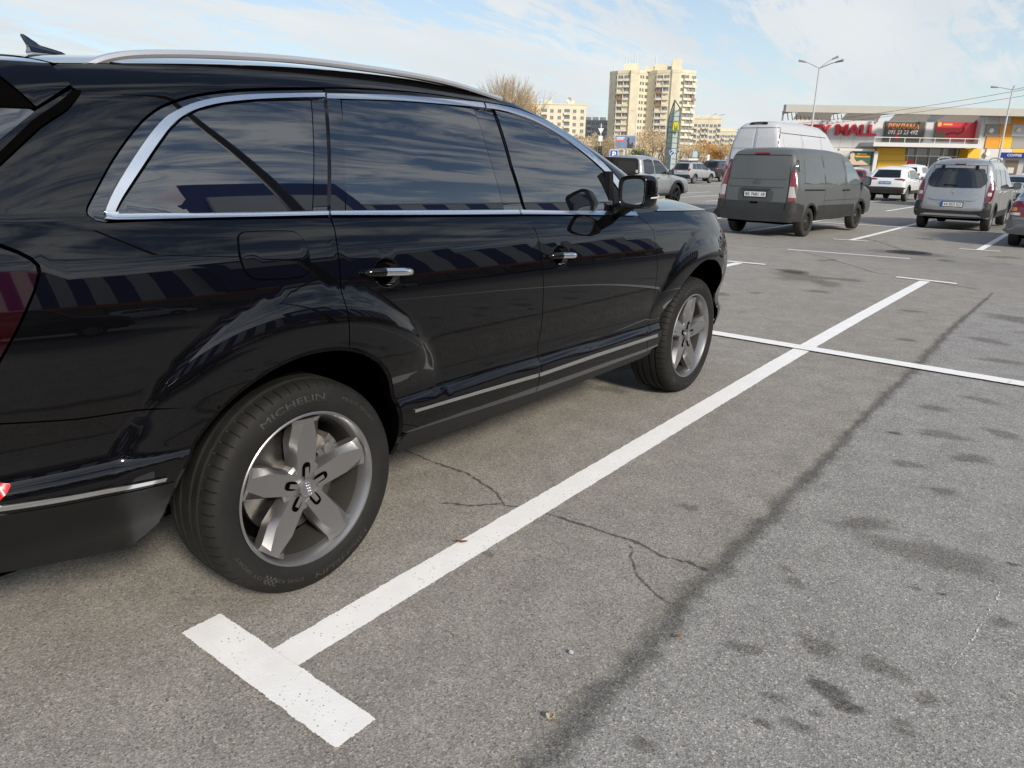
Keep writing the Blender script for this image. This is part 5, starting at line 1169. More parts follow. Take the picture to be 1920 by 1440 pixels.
def silver_pickup():
    M = mat('silver_pickup_paint', (.40, .42, .44), .27, .5, .5, coat=1.0)
    M_CAN = mat('black_canopy', (.009, .009, .0095), .75, 0, .25, noise=.15, nscale=4)
    c = Car('pickup truck', 'silver pickup truck with a black box canopy over its bed', 'pickup truck', (22.75, 11.35, -3.6),
        [(.06, .55), (.04, .75), (.08, 1.12)], [(.12, 1.165), (1.68, 1.165), (1.72, 1.20), (1.86, 1.74), (2.0, 1.80), (2.6, 1.815), (3.15, 1.76)], [(3.95, 1.18), (4.2, 1.13), (4.95, 1.03), (5.2, .86), (5.3, .62), (5.28, .42)],
        1.855, 3.085, 1.25, .40, M, 1.12, .26, .10, .03, .45, archr=.48, rimstyle='black', wwd=.27)
    b = MB(); P = [(.03, 1.17), (1.60, 1.17), (1.74, 1.66), (1.66, 1.735), (.20, 1.76), (.10, 1.70)]
    for s in (-1, 1): b.v += [(x-1.25, s*(.88-.13*(z-1.17)/.6), z) for x, z in P]
    n = len(P); b.f = [tuple(range(n)), tuple(range(2*n-1, n-1, -1))]+[(i, n+i, n+(i+1) % n, (i+1) % n) for i in range(n)]; k_ = bevel(b.build('canopy', M_CAN, c.o), .03)
    for s in (-1, 1):
        b = MB(); q = [(.30, 1.28), (1.42, 1.28), (1.50, 1.62), (.36, 1.66)]; b.v = [(x-1.25, s*(.892-.13*(z-1.17)/.6), z) for x, z in q]+[(x-1.25, s*(.86-.13*(z-1.17)/.6), z) for x, z in q]; b.f = [(0, 1, 2, 3), (0, 4, 5, 1), (1, 5, 6, 2), (2, 6, 7, 3), (3, 7, 4, 0)]; b.build('canopy_hatch', mat('canopy_side', (.014, .0145, .015), .7, 0, .25), k_)
        for x in (.42, 1.44): b = MB(); b.box(x-1.25-.04, x-1.25+.04, s*.885-.02, s*.885+.02, 1.24, 1.34); b.build('canopy_latch', M_LAMPW, k_)
    c.side('rear_door_window', sm([(1.94, 1.22), (2.60, 1.20), (2.60, 1.68), (2.12, 1.69), (2.02, 1.64)], 2), M_GLASS, .006); c.side('front_door_window', [(2.70, 1.20), (3.72, 1.18), (3.30, 1.55), (3.08, 1.66), (2.72, 1.68)], M_GLASS, .006)
    c.seam('door_gap', [(1.78, .52), (1.76, 1.18)]); c.seam('door_gap', [(2.65, .52), (2.65, 1.74)]); c.seam('door_gap', [(3.78, .7), (3.82, 1.16)]); c.handle(1.98, 1.06); c.handle(2.86, 1.05); c.mirror(3.52, 1.25, M_DARK, .20, .2)
    c.cladding(0, wid=.075, off=.04); c.cladding(3.085, wid=.075, off=.04); c.screen(((3.2, 1.70), (3.9, 1.24)))
    for s in (-1, 1): MB().path([(-.62+1.2, s*.93, .47), (.9, s*.96, .45), (2.35, s*.96, .45)], .05, 8).build('side_step', M_PLAS, c.o)
    for s in (-1, 1): c.back('tail_lamp', rrect(min(s*.78, s*.92), max(s*.78, s*.92), .80, 1.12, .02), M_LAMP, .012, sp=.08)
    c.back('bumper', rrect(-.9, .9, .52, .72, .04), M_PLAS, .06); c.plate(.88)
silver_pickup()

def silver_suv():
    M = mat('silver_suv_paint', (.44, .46, .48), .27, .5, .5, coat=1.0)
    c = Car('car', 'silver off-roader carrying a pale roof box, left of the grey van', 'car', (57.8, 25.0, -4.0),
        [(.10, .50), (.03, .70), (.06, 1.05), (.14, 1.18), (.40, 1.62)], [(.52, 1.70), (1.4, 1.73), (2.4, 1.70)], [(3.15, 1.12), (3.4, 1.06), (4.2, 1.0), (4.5, .8), (4.6, .55), (4.55, .45)],
        1.775, 2.725, 1.0, .36, M, 1.08, .28, .12, .05, .46, archr=.43)
    c.back('rear_window', [(-.66, 1.13), (.66, 1.13), (.58, 1.60), (-.58, 1.60)], M_GLASS, .010, sp=.12)
    for s in (-1, 1): c.back('tail_lamp', [(s*y, z) for y, z in rrect(.70, .87, 1.02, 1.20, .02)], M_LAMP, .014, sp=.06)
    c.back('lamp_strip', rrect(-.70, .70, 1.08, 1.12, .01), M_LAMP, .018, sp=.1); c.plate(.98)
    c.back('bumper', rrect(-.86, .86, .48, .72, .05), M_PLAS, .05, skirt=.05)
    c.side('quarter_window', [(.52, 1.17), (1.14, 1.16), (1.14, 1.58), (.70, 1.58)], M_GLASS, .006); c.side('rear_door_window', [(1.22, 1.16), (1.96, 1.14), (1.96, 1.58), (1.22, 1.58)], M_GLASS, .006); c.side('front_door_window', [(2.04, 1.14), (2.95, 1.13), (2.45, 1.56), (2.04, 1.58)], M_GLASS, .006)
    c.seam('door_gap', [(1.18, .6), (1.18, 1.62)]); c.seam('door_gap', [(2.0, .6), (2.0, 1.62)]); c.mirror(2.75, 1.18, M, .17, .18); c.cladding(0, mat('grey_arch', (.10, .10, .105), .5), .06); c.cladding(2.725, MATS['grey_arch'], .06); c.screen(((2.45, 1.66), (3.1, 1.16)))
    for s in (-1, 1): b = MB(); b.box(.45, 2.3, s*.84-.06, s*.84+.08, .42, .48); b.build('side_step', M_PLAS, c.o)
    x, y = 57.8, 25.0; b = MB(); b.box(-.55, 1.05, -.5, .38, 1.80, 2.0); o = bevel(b.build('roof_box', mat('box_white', (.62, .62, .60), .45), None, label='pale grey roof box carried on the far silver off-roader', cat='roof box'), .07, 3)
    o.location = (x, y, zg(x)); o.rotation_euler = (0, 0, R(-4)); b = MB()
    for xx in (-.2, .8): b.box(xx-.03, xx+.03, -.62, .62, 1.74, 1.80)
    b.build('roof_bar', M_DARK, c.o)
silver_suv()

def generic(label, pose, M, kind='hatch', L=4.3, W=1.78, H=1.5, plate=True, group=None, name='car'):
    k = L/4.3; h = H/1.5
    if kind == 'sedan':
        rear = [(.10, .36), (.02, .58), (.04, .86), (.10, .98)]; roof = [(.35, 1.02), (.62, 1.05), (1.22, 1.38), (1.6, 1.45), (2.3, 1.45), (2.7, 1.38)]; front = [(3.35, 1.0), (3.6, .95), (4.2, .82), (4.42, .62), (4.44, .34)]
    elif kind == 'suv':
        rear = [(.08, .44), (.02, .66), (.06, 1.02), (.12, 1.10), (.38, 1.46)]; roof = [(.55, 1.54), (1.2, 1.58), (2.2, 1.56), (2.55, 1.48)]; front = [(3.15, 1.06), (3.4, 1.02), (4.05, .92), (4.28, .7), (4.3, .40)]
    else:
        rear = [(.10, .34), (.02, .56), (.05, .86), (.12, .98), (.42, 1.34)]; roof = [(.62, 1.43), (1.2, 1.48), (1.9, 1.48), (2.4, 1.40)]; front = [(3.15, .98), (3.4, .93), (4.0, .80), (4.26, .62), (4.28, .32)]
    f = lambda l: [(x*k, z*h) for x, z in l]
    zb_ = {'sedan': .90, 'suv': 1.02, 'hatch': .92}[kind]*h
    c = Car(name, label, 'car', pose, f(rear), f(roof), f(front), W, 2.6*k, .82*k, .315 if kind != 'suv' else .35, M, zb_, .34, .12, .05, .30 if kind != 'suv' else .38, group=group)
    zt_ = (f(roof)[-1][1])-.06
    if kind == 'sedan': c.side('rear_door_window', f([(1.22, .98), (1.98, .97), (2.0, 1.34), (1.5, 1.33)]), M_GLASS, .006); c.side('front_door_window', f([(2.06, .97), (3.05, .95), (2.6, 1.30), (2.08, 1.34)]), M_GLASS, .006); rw = None
    else: c.side('rear_door_window', f([(.75, zb_/h+.08), (1.75, zb_/h+.05), (1.75, zb_/h+.42), (.95, zb_/h+.40)]), M_GLASS, .006); c.side('front_door_window', f([(1.83, zb_/h+.05), (2.85, zb_/h+.03), (2.4, zb_/h+.38), (1.83, zb_/h+.42)]), M_GLASS, .006)
    zr = f(rear)
    if kind == 'sedan':
        b = MB(); (xa, za), (xb, zb2) = [(x-c.oh, z) for x, z in f([(.72, 1.105), (1.18, 1.355)])]; w1 = c.w(xa, za)*.86; w2 = c.w(xb, zb2)*.86; dx, dz = xb-xa, zb2-za; l = math.hypot(dx, dz); nx, nz = -dz/l, dx/l
        for x, z, w_ in ((xa, za, w1), (xb, zb2, w2)):
            for ff in (-1, -.5, 0, .5, 1): q = .05*(1-(ff*.86)**2)+.008; b.v.append((x+nx*q, ff*w_, z+nz*q))
        b.f = [(j, j+1, j+6, j+5) for j in range(4)]; b.build('rear_window', M_GLASS, c.o)
    else: a, d = zr[-2], zr[-1]; c.back('rear_window', [(-W*.36, a[1]+.05*h), (W*.36, a[1]+.05*h), (W*.30, d[1]-.04), (-W*.30, d[1]-.04)], M_GLASS, .008, sp=.12)
    zl = .86*h if kind != 'suv' else 1.0*h
    for s in (-1, 1): c.back('tail_lamp', [(s*y, z) for y, z in rrect(W*.34, W*.478, zl-.10, zl+.09, .03)], M_LAMP, .012, sp=.06)
    c.back('bumper', rrect(-W*.48, W*.48, .36*h, .56*h, .05), M_PLAS if kind == 'suv' else M, .03)
    if plate: c.plate(.74*h if kind != 'suv' else .84*h)
    c.mirror(2.65*k, (zb_+.10), M, .15, .18); c.screen((f(roof)[-1], f(front)[0])); c.seam('door_gap', f([(1.79, .4), (1.79, zb_/h+.45)]))
    return c
# silver saloon behind the people carrier, grey hatchback cut by the right edge
def silver_sedan():
    M = mat('silver_sedan_paint', (.46, .48, .50), .27, .4, .5, coat=1.0)
    c = generic('silver saloon seen from behind at the right edge, beyond the people carrier', (43.2, .75, -1.5), M, 'sedan', 4.5, 1.76, 1.44, plate=False)
    c.back('boot_crease', rrect(-.6, .6, .80, .93, .03), M, .008); x = c.xrear(0, .80)
    for s in (-1, 1): c.back('tail_lamp_inner', [(s*y, z) for y, z in [(.42, .90), (.62, .76), (.62, .96), (.44, .97)]], M_LAMP, .012, sp=.08)
    c.plate(.70, 'KOT', w_=.5)
silver_sedan()
def grey_hatch():
    M = mat('grey_hatch_paint', (.17, .18, .20), .28, .5, .5, coat=1.0)
    c = Car('car', 'grey hatchback cut off by the right edge, showing its red and amber tail lamp', 'car', (18.62, -2.16, -1.5),
        [(.14, .30), (.04, .46), (.02, .62), (.08, .86), (.16, .98)], [(.45, 1.06), (.95, 1.36), (1.3, 1.43), (2.1, 1.44), (2.5, 1.36)], [(3.2, .98), (3.5, .92), (4.1, .78), (4.3, .58), (4.3, .30)],
        1.68, 2.52, .80, .30, M, .92, .34, .16, .06, .27)
    for s in (-1, 1):
        p = [(s*y, z) for y, z in sm([(.54, .66), (.80, .67), (.825, .80), (.78, .95), (.66, .97), (.56, .84)], 2)]; c.back('tail_lamp', p, mat('dark_red_lamp', (.12, .01, .01)), .014, sp=.06)
        c.back('indicator', [(s*y, z) for y, z in rrect(.70, .80, .77, .845, .02)], M_LAMPO, .022, sp=.05); c.back('reversing_light', [(s*y, z) for y, z in rrect(.62, .80, .685, .74, .02)], M_LAMPW, .022, sp=.05)
    c.back('bumper', sm([(-.80, .31), (.80, .31), (.82, .46), (.80, .60), (-.80, .60), (-.82, .46)], 2), M, .035, skirt=.03); c.plate(.72)
    c.side('rear_door_window', [(1.0, 1.0), (1.78, .98), (1.78, 1.32), (1.25, 1.30)], M_GLASS, .006); c.side('front_door_window', [(1.85, .98), (2.9, .96), (2.4, 1.28), (1.85, 1.32)], M_GLASS, .006); c.mirror(2.6, 1.0, M, .14, .17); c.screen(((2.52, 1.34), (3.15, 1.0)))
    b = MB(); (xa, za), (xb, zb2) = [(x-.8, z) for x, z in [(.50, 1.09), (.92, 1.345)]]; 
    for x, z in ((xa, za), (xb, zb2)):
        w_ = c.w(x, z)*.85
        for ff in (-1, -.5, 0, .5, 1): q = .06*(1-(ff*.85)**2)+.01; b.v.append((x-.5*q, ff*w_, z+.86*q))
    b.f = [(j, j+1, j+6, j+5) for j in range(4)]; b.build('rear_window', M_GLASS, c.o)
grey_hatch()
WHT = mat('white_car_paint', (.72, .72, .72), .3, coat=1); DRK = mat('black_far_car_paint', (.012, .012, .013), .25, coat=1); BURG = mat('burgundy_paint', (.10, .012, .018), .25, coat=1); GRY = mat('grey_far_paint', (.22, .23, .24), .28, .4, coat=1); SLV = mat('silver_far_paint', (.45, .46, .47), .28, .4, coat=1)
generic('black off-roader parked nose right behind the silver one with the roof box', (66.5, 26.4, -6), DRK, 'suv', 4.9, 1.9, 1.80, name='car')
generic('white car far off between the black off-roader and the white van', (105, 41, 90), WHT, 'sedan', 4.4, 1.75, 1.45)
generic('dark red hatchback half hidden by the grey van bonnet', (53, 10.6, 4), BURG, 'hatch', 4.2, 1.76, 1.5)
generic('white hatchback behind the dark red car', (62, 12.9, 12), WHT, 'hatch', 4.2, 1.76, 1.55)
generic('white car with a pale roof beyond the white compact SUV', (62, 9.0, -3), WHT, 'suv', 4.5, 1.8, 1.75)
generic('grey car hidden behind the silver people carrier with a red lamp showing', (38, 2.9, -3), GRY, 'suv', 4.4, 1.82, 1.72)
generic('white car at the right edge behind the silver saloon', (56, 1.0, -3), WHT, 'hatch', 4.2, 1.76, 1.5)
generic('silver car under the coffee sign at the far right', (66, 1.6, -3), SLV, 'hatch', 4.2, 1.76, 1.5)

# ------------------------------------------------------------------ far places: a direction seen from the viewpoint, at a distance
def ray(px, py): return fwd+rgt*((px-960)/FPX)-upv*((py-720)/FPX)
def far(px, D):
    d = ray(px, 300); d.z = 0; d.normalize(); return Vector((CAM[0], CAM[1], 0))+d*D
def zat(px, py, D):      # height of the sight line at horizontal distance D
    d = ray(px, py); return CAM[2]+d.z/math.hypot(d.x, d.y)*D
def face_rz(px):         # heading that turns local +y away from the viewpoint, local +x to the right
    d = ray(px, 300); return math.atan2(d.y, d.x)-math.pi/2
GZ = -.55
def recalc(o):
    bm = bmesh.new(); bm.from_mesh(o.data); bmesh.ops.recalc_face_normals(bm, faces=bm.faces); bm.to_mesh(o.data); bm.free(); return o
M_CONC = mat('pale_concrete', (.64, .58, .43), .85, noise=.10, nscale=.35)
M_CONC2 = mat('warm_render', (.64, .585, .44), .85, noise=.08, nscale=.4)
M_BEIGE = mat('beige_render', (.62, .56, .42), .85, noise=.10, nscale=.3)
M_GREYB = mat('grey_block_render', (.34, .35, .37), .85, noise=.1, nscale=.4)
M_WIN = mat('far_window', (.16, .17, .18), .2); M_WINF = mat('window_frame_white', (.6, .6, .58), .5); M_BALC = mat('balcony_parapet', (.62, .58, .48), .8, noise=.12, nscale=.6); M_BALC2 = mat('brown_balcony', (.30, .16, .07), .7)
M_ROOFT = mat('roof_felt', (.20, .19, .18), .9)
# tower block ----------------------------------------------------------
def tower():
    D = 380; px0 = 1134; o0 = far(px0, D); s = math.hypot(*(far(1299, D)-o0).xy)/45.2
    t = thing('apartment_tower', 'tall cream apartment tower with stepped faces and stacked balconies', 'apartment tower', (o0.x, o0.y, GZ), face_rz(1215))
    H = zat(1190, 133, D)-GZ
    fp = [(0, 6), (4.2, 1.5), (10.6, -.3), (11.0, -1.6), (15.2, -1.6), (18.4, 2.0), (19.6, 3.4), (24.0, -.6), (30.6, -2.2), (31.4, -3.2), (35.6, -3.2), (43.3, 2.4), (43.3, 18), (0, 18)]
    fp = [(x*s, y) for x, y in fp]
    b = MB(); n = len(fp); b.v = [(x, y, 0) for x, y in fp]+[(x, y, H) for x, y in fp]; b.f = [tuple(range(n-1, -1, -1)), tuple(range(n, 2*n))]+[(i, (i+1) % n, n+(i+1) % n, n+i) for i in range(n)]
    b.build('wall', M_CONC, t)
    fh = 2.82; nf = int(H/fh)
    def along(i, u, off=.0):
        a, c = Vector(fp[i]), Vector(fp[i+1]); d = (c-a).normalized(); nrm_ = Vector((d.y, -d.x)); p = a+(c-a)*u+nrm_*off; return p, d, nrm_
    # balcony: parapet box, side walls and a dark glazed recess; one mesh, many linked copies
    def bal_mesh(w_, m):
        b = MB(); b.box(-w_/2, w_/2, -1.0, .05, 0, 1.0); b.box(-w_/2-.10, -w_/2+.02, -1.0, .05, -.05, 2.55); me = b.mesh('balcony', m); return me
    b = MB(); b.box(-1.25, 1.25, -.06, .02, 1.05, 2.5); pane = b.mesh('pane', M_WIN)
    b = MB(); b.box(-.05, .05, -.10, 0, 1.05, 2.5); b.box(-1.25, 1.25, -.10, 0, 1.0, 1.08); b.box(.5, .58, -.1, 0, 1.05, 2.5); frm = b.mesh('pane_frame', M_WINF)
    bm1, bm2 = bal_mesh(2.75, M_BALC), bal_mesh(2.75, M_BALC2); q = random.Random(5)
    for seg, us in ((1, (.27, .75)), (7, (.25, .73)), (10, (.36, .64, .88))):
        for u in us:
            for k in range(2, nf):
                p, d, n_ = along(seg, u); w_ = link('balcony', bm2 if q.random() < .025 else bm1, t); w_.location = (p.x, p.y, k*fh-.2); w_.rotation_euler = (0, 0, math.atan2(d.y, d.x))
                if q.random() < .8: link('pane', pane, w_); link('pane_frame', frm, w_)
    wins = MB()
    for seg, us, w_ in ((4, (.28, .66), 1.1), (5, (.3,), 1.0), (5, (.8,), .9), (10, (.10, .2), 1.0), (0, (.93,), 1.2), (6, (.96,), 1.2)):
        for u in us:
            for k in range(1, nf):
                p, d, n_ = along(seg, u, .05); wins.add([(p.x-d.x*w_/2, p.y-d.y*w_/2, k*fh+.9), (p.x+d.x*w_/2, p.y+d.y*w_/2, k*fh+.9), (p.x+d.x*w_/2, p.y+d.y*w_/2, k*fh+2.3), (p.x-d.x*w_/2, p.y-d.y*w_/2, k*fh+2.3)], [(0, 1, 2, 3)])
    wins.build('window', M_WIN, t, fix=False, kind='stuff')
    for (x0, x1, y0, y1, h) in ((7.2, 14.5, 4, 10, 3.6), (18, 31, 2, 12, 2.2), (22.5, 29, 1.5, 7, 3.0), (31, 36, -1, 6, 5.0), (0, 43, 17, 17.8, .8)): MB().box(x0*s, x1*s, y0, y1, H-.1, H+h).build('roof_hut', M_CONC, t)
    b = MB()
    for x, y, h in ((8, 5, 7), (9.5, 5, 6.5), (12.5, 5, 8), (13.4, 6, 8.4), (23, 3, 6.5), (28, 5, 10), (2, 6, 3)): b.tube((x*s, y, H), (x*s, y, H+h), .22 if h < 9 else .08, n=5)
    b.build('roof_mast', M_WINF, t)
    b = MB()
    for i in range(n-3):
        a, c = Vector((*fp[i], H)), Vector((*fp[i+1], H)); d = (c-a).normalized(); nn = Vector((d.y, -d.x, 0))*.12; b.add([a+nn-Vector((0, 0, 1.1)), c+nn-Vector((0, 0, 1.1)), c+nn+Vector((0, 0, .25)), a+nn+Vector((0, 0, .25))], [(0, 1, 2, 3)])
    b.build('parapet', M_BEIGE, t, fix=False)
tower()
def block(label, pxa, pxb, ytop, D, cols, m, depth=14, balc=.35, seed=1, skew=0, fl=2.85):
    a, c = far(pxa, D), far(pxb, D); W_ = (c-a).length; H = zat((pxa+pxb)/2, ytop, D)-GZ
    t = thing('apartment_block', label, 'apartment block', (a.x, a.y, GZ), math.atan2(c.y-a.y, c.x-a.x)+R(skew)); q = random.Random(seed)
    MB().box(0, W_, 0, depth, 0, H).build('wall', m, t); MB().box(-.2, W_+.2, -.2, depth+.2, H, H+.5).build('parapet', m, t)
    rows = int(H/fl); w = MB(); f_ = MB(); bl = MB(); cw = W_/cols
    for r in range(rows):
        for k in range(cols):
            x = (k+.5)*cw; z = r*fl+1.0
            if (k*7+3) % 10 < balc*10: bl.box(x-cw*.40, x+cw*.40, -.9, .02, z-.9, z+.15); w.add([(x-cw*.38, -.02, z+.2), (x+cw*.38, -.02, z+.2), (x+cw*.38, -.02, z+1.6), (x-cw*.38, -.02, z+1.6)], [(0, 1, 2, 3)])
            else: w.add([(x-.75, -.02, z), (x+.75, -.02, z), (x+.75, -.02, z+1.45), (x-.75, -.02, z+1.45)], [(0, 1, 2, 3)]); f_.box(x-.04, x+.04, -.08, 0, z, z+1.45); f_.box(x-.85, x+.85, -.12, 0, z-.12, z)
    w.build('window', M_WIN, t, fix=False, kind='stuff'); f_.build('window_frame', M_WINF, t, kind='stuff')
    if bl.v: bl.build('balcony', M_BALC, t, kind='stuff')
    b = MB()
    for k in range(3): x = W_*(.2+.3*k); b.box(x-1.6, x+1.6, 4, 8, H, H+2.2)
    b.build('roof_hut', m, t); b = MB()
    for k in range(4): b.tube((W_*(.15+.2*k), 5, H), (W_*(.15+.2*k), 5, H+3.5+q.random()*2), .08, n=4)
    b.build('roof_mast', M_WINF, t); return t, W_, H
t_, W_, H_ = block('pale yellow nine-storey block just right of the bare tree with a satellite dish on top', 955, 1095, 196, 360, 10, M_CONC2, 16, .3, 1)
b = MB()
for i in range(4):
    r_ = .25+.45*i/3
    for k in range(14): b.v.append((W_-8+r_*1.6*math.cos(k*.449), 2-.3*i, H_+2.2+r_*1.6*math.sin(k*.449)))
b.f = [(i*14+k, i*14+(k+1) % 14, (i+1)*14+(k+1) % 14, (i+1)*14+k) for i in range(3) for k in range(14)]+[tuple(range(14))]; b.build('satellite_dish', M_WINF, t_)
block('grey shaded block between the pale yellow block and the tower', 1090, 1136, 227, 420, 6, M_GREYB, 14, .2, 2)
block('cream nine-storey block joined to the right of the tower', 1288, 1346, 223, 430, 8, M_CONC2, 16, .5, 3)
block('distant pale block right of the cream block near the white van', 1344, 1376, 247, 520, 6, M_CONC2, 14, .3, 4)
block('distant apartment block behind the white van', 1376, 1440, 250, 560, 8, M_CONC, 14, .4, 6)

# shopping mall --------------------------------------------------------
def mall():
    fh_ = Vector((math.cos(YAW), math.sin(YAW), 0)); rh = Vector((math.sin(YAW), -math.cos(YAW), 0)); C0 = Vector(CAM)
    o0 = Vector((CAM[0], CAM[1], 0))+fh_*152; rz = YAW-math.pi/2
    t = thing('shopping_mall', 'long grey shopping mall with red MALL letters and yellow and orange wall panels at right', 'shopping mall', (o0.x, o0.y, GZ), rz)
    def P(px, py, d=0):      # local x, z on the plane d metres in front of the facade
        r = ray(px, py); k = (152-d)/r.dot(fh_); p = C0+r*k; return (p-o0).dot(rh), p.z-GZ
    G1 = mat('mall_grey_cladding', (.52, .52, .52), .55, noise=.04, nscale=.3); G2 = mat('mall_light_cladding', (.53, .53, .525), .5, noise=.04, nscale=.3); G3 = mat('mall_mid_grey', (.27, .265, .255), .55); YEL = mat('mall_yellow', (.74, .42, .015), .45); ORG = mat('mall_orange', (.66, .27, .012), .45); WHT_ = mat('mall_white_soffit', (.72, .70, .66), .6); SLAB = mat('mall_roof_band', (.37, .36, .33), .6, noise=.05, nscale=.4)
    STEEL = mat('mall_steel', (.20, .19, .18), .5, .5); RED = mat('mall_red_letters', (.55, .012, .03), .4)
    def bx(name, px0, px1, py0, py1, d0, d1, m, par=None, **k):
        pm = (px0+px1)/2; x0 = P(px0, py1, d1)[0]; x1 = P(px1, py1, d1)[0]; z0 = P(pm, py1, d1)[1]; z1 = P(pm, py0, d1)[1]
        return MB().box(x0, x1, -d1, -d0, z0, z1).build(name, m, par or t, **k)
    zw = P(1660, 228)[1]; zs1 = P(1660, 199.5, 7)[1]; zs0 = P(1660, 213.5, 7)[1]
    xl = P(1471, 210, 7)[0]; xr = P(2150, 210, 7)[0]; xj = P(1842, 225, 2)[0]
    xw = P(1492, 240)[0]
    wb_ = MB(); fp_ = [(xw, 0), (xj+2, 0), (xj+2, 40), (xw+34, 40)]; wb_.v = [(x, y, -.3) for x, y in fp_]+[(x, y, zw) for x, y in fp_]; wb_.f = [(3, 2, 1, 0), (4, 5, 6, 7), (0, 1, 5, 4), (1, 2, 6, 5), (2, 3, 7, 6), (3, 0, 4, 7)]; wb_.build('wall', G1, t); MB().box(xj, xr, -2, 30, -.3, zs0+.02).build('wall', G2, t)
    MB().box(xl, xr, -7.6, -6.2, zs0, zs1).build('roof_band', SLAB, t); MB().box(xj+.5, xr, -6.2, 30, zs0+.1, zs1).build('roof_deck', SLAB, t)
    # open steel canopy: cross beams, white soffit panels between them
    for i in range(5):
        x = xl+2+(xj-xl-3)*i/4; MB().box(x-.15, x+.15, -6.2, -.3, zs0+.05, zs0+.6).build('canopy_beam', STEEL, t); MB().box(x-.12, x+.12, -.6, -.3, zw-.2, zs0+.2).build('canopy_post', STEEL, t)
        if i < 4:
            xa, xb = x+.9, x+(xj-xl-3)/4-.6; b = MB(); b.add([(xa, -6.1, zs0+.2), (xb-1.2, -6.1, zs0+.2), (xb, -2.0, zs0-1.0), (xa+.6, -2.0, zs0-1.0), (xa, -6.1, zs0+.3), (xb-1.2, -6.1, zs0+.3), (xb, -2.0, zs0-.9), (xa+.6, -2.0, zs0-.9)], [(0, 3, 2, 1), (4, 5, 6, 7), (0, 1, 5, 4), (1, 2, 6, 5), (2, 3, 7, 6), (3, 0, 4, 7)]); b.build('soffit_panel', WHT_, t)
    b = MB()
    for i in range(16):
        x = xl+1.2+.9*i; b.tube((x, -5+.3*i, zs0+.1), (x+.5, -4.6+.3*i, zw-.3+.03*i), .08, n=5)
    b.build('lattice_strut', STEEL, t, kind='stuff')
    # cladding joints on the grey wall: each panel its own sheet
    pz = [P(1660, y)[1] for y in (278, 262, 246, 230.5)]
    for i in range(3):
        for k in range(7):
            xa = P(1480, 250)[0]+(P(1650, 250)[0]-P(1480, 250)[0])*k/7; xb = P(1480, 250)[0]+(P(1650, 250)[0]-P(1480, 250)[0])*(k+1)/7; MB().box(xa+.02, xb-.02, -.10, 0, pz[i]+.02, pz[i+1]-.02).build('cladding_panel', G2, t)
    # red letters
    for s, a, c in (('MALL', 1566.5, 1645.5), ('CITY', 1496, 1560)):
        x0, z0 = P(a, 253.5, .6); x1, z1 = P(c, 233.5, .6); me = text_mesh(s, 3, .22, 'LEFT', .035); me.transform(Matrix.Identity(4))
        vx = [v.co.x for v in me.vertices]; vy = [v.co.y for v in me.vertices]; kx = (x1-x0)/(max(vx)-min(vx)); ky = (z1-z0)/(max(vy)-min(vy))
        for v in me.vertices: v.co = (x0+(v.co.x-min(vx))*kx, -.5-v.co.z, z0+(v.co.y-min(vy))*ky)
        me.materials.clear(); me.materials.append(RED); link('mall_letters', me, t)
    # two billboards on the wall
    DK = mat('billboard_dark', (.060, .055, .045), .4); bb = bx('billboard', 1657, 1730, 228.5, 264, .2, .6, DK); bx('billboard_frame', 1655, 1732, 227, 265.5, .1, .35, G3, bb)
    OT = mat('billboard_orange_text', (.80, .27, .08), .4); WT = mat('billboard_white_text', (.8, .78, .76), .4)
    def wtext(s, a, c, y0, y1, m, d, par, shear=.0, bold=.02):
        x0, z0 = P(a, y1, d); x1, z1 = P(c, y0, d); me = text_mesh(s, 1, .02, 'LEFT', bold, shear=shear); vx = [v.co.x for v in me.vertices]; vy = [v.co.y for v in me.vertices]
        for v in me.vertices: v.co = (x0+(v.co.x-min(vx))/(max(vx)-min(vx))*(x1-x0), -d-.02-v.co.z*.5, z0+(v.co.y-min(vy))/(max(vy)-min(vy))*(z1-z0))
        me.materials.clear(); me.materials.append(m); link('sign_text', me, par)
    wtext('РЕКЛАМА', 1664, 1724, 232.5, 241, OT, .64, bb, .15); wtext('095 23 23 492', 1664.5, 1721, 244.5, 251.5, WT, .64, bb, .15)
    b = MB(); x, z = P(1681, 256, .62); b.v = [(x+r_*math.cos(a), -.63, z+1.3*r_*math.sin(a)) for a, r_ in ((0, .35), (.8, .45), (1.6, .5), (2.4, .4), (3.3, .3), (4.2, .35), (5.2, .6))]; b.f = [tuple(range(7))]; b.build('billboard_leaf', RED, bb, fix=False)
    RB = mat('billboard_red', (.50, .022, .04), .35); b2 = bx('billboard', 1752, 1832, 226.5, 263, .2, .6, RB); bx('billboard_frame', 1750, 1834, 225, 264.5, .1, .35, G3, b2)
    GO = mat('billboard_gold', (.60, .33, .08), .4); x, z = P(1762, 233, .62); b = MB(); b.add([(x+.42*math.cos(i*.5236), -.63, z+.42*math.sin(i*.5236)) for i in range(12)], [tuple(range(12))]); x1, _ = P(1786, 233, .62); b.box(x+.7, x1, -.65, -.6, z-.16, z+.16); b.build('billboard_crest', GO, b2, fix=False)
    b = MB(); pts = [(1752.5, 250), (1764, 246.5), (1771, 249), (1773, 255), (1770, 262.5), (1752.5, 262.5)]; b.add([(P(a, c, .62)[0], -.63, P(a, c, .62)[1]) for a, c in pts], [tuple(range(6))]); b.build('billboard_shape', mat('billboard_olive', (.13, .11, .07), .4), b2, fix=False)
    b = MB(); b.path([(P(a, c, .64)[0], -.66, P(a, c, .64)[1]) for a, c in ((1775, 252), (1786, 249), (1797, 251), (1806, 246), (1808, 239))], .16, 5); b.build('billboard_drawing', mat('billboard_dark_red', (.28, .02, .02), .4), b2)
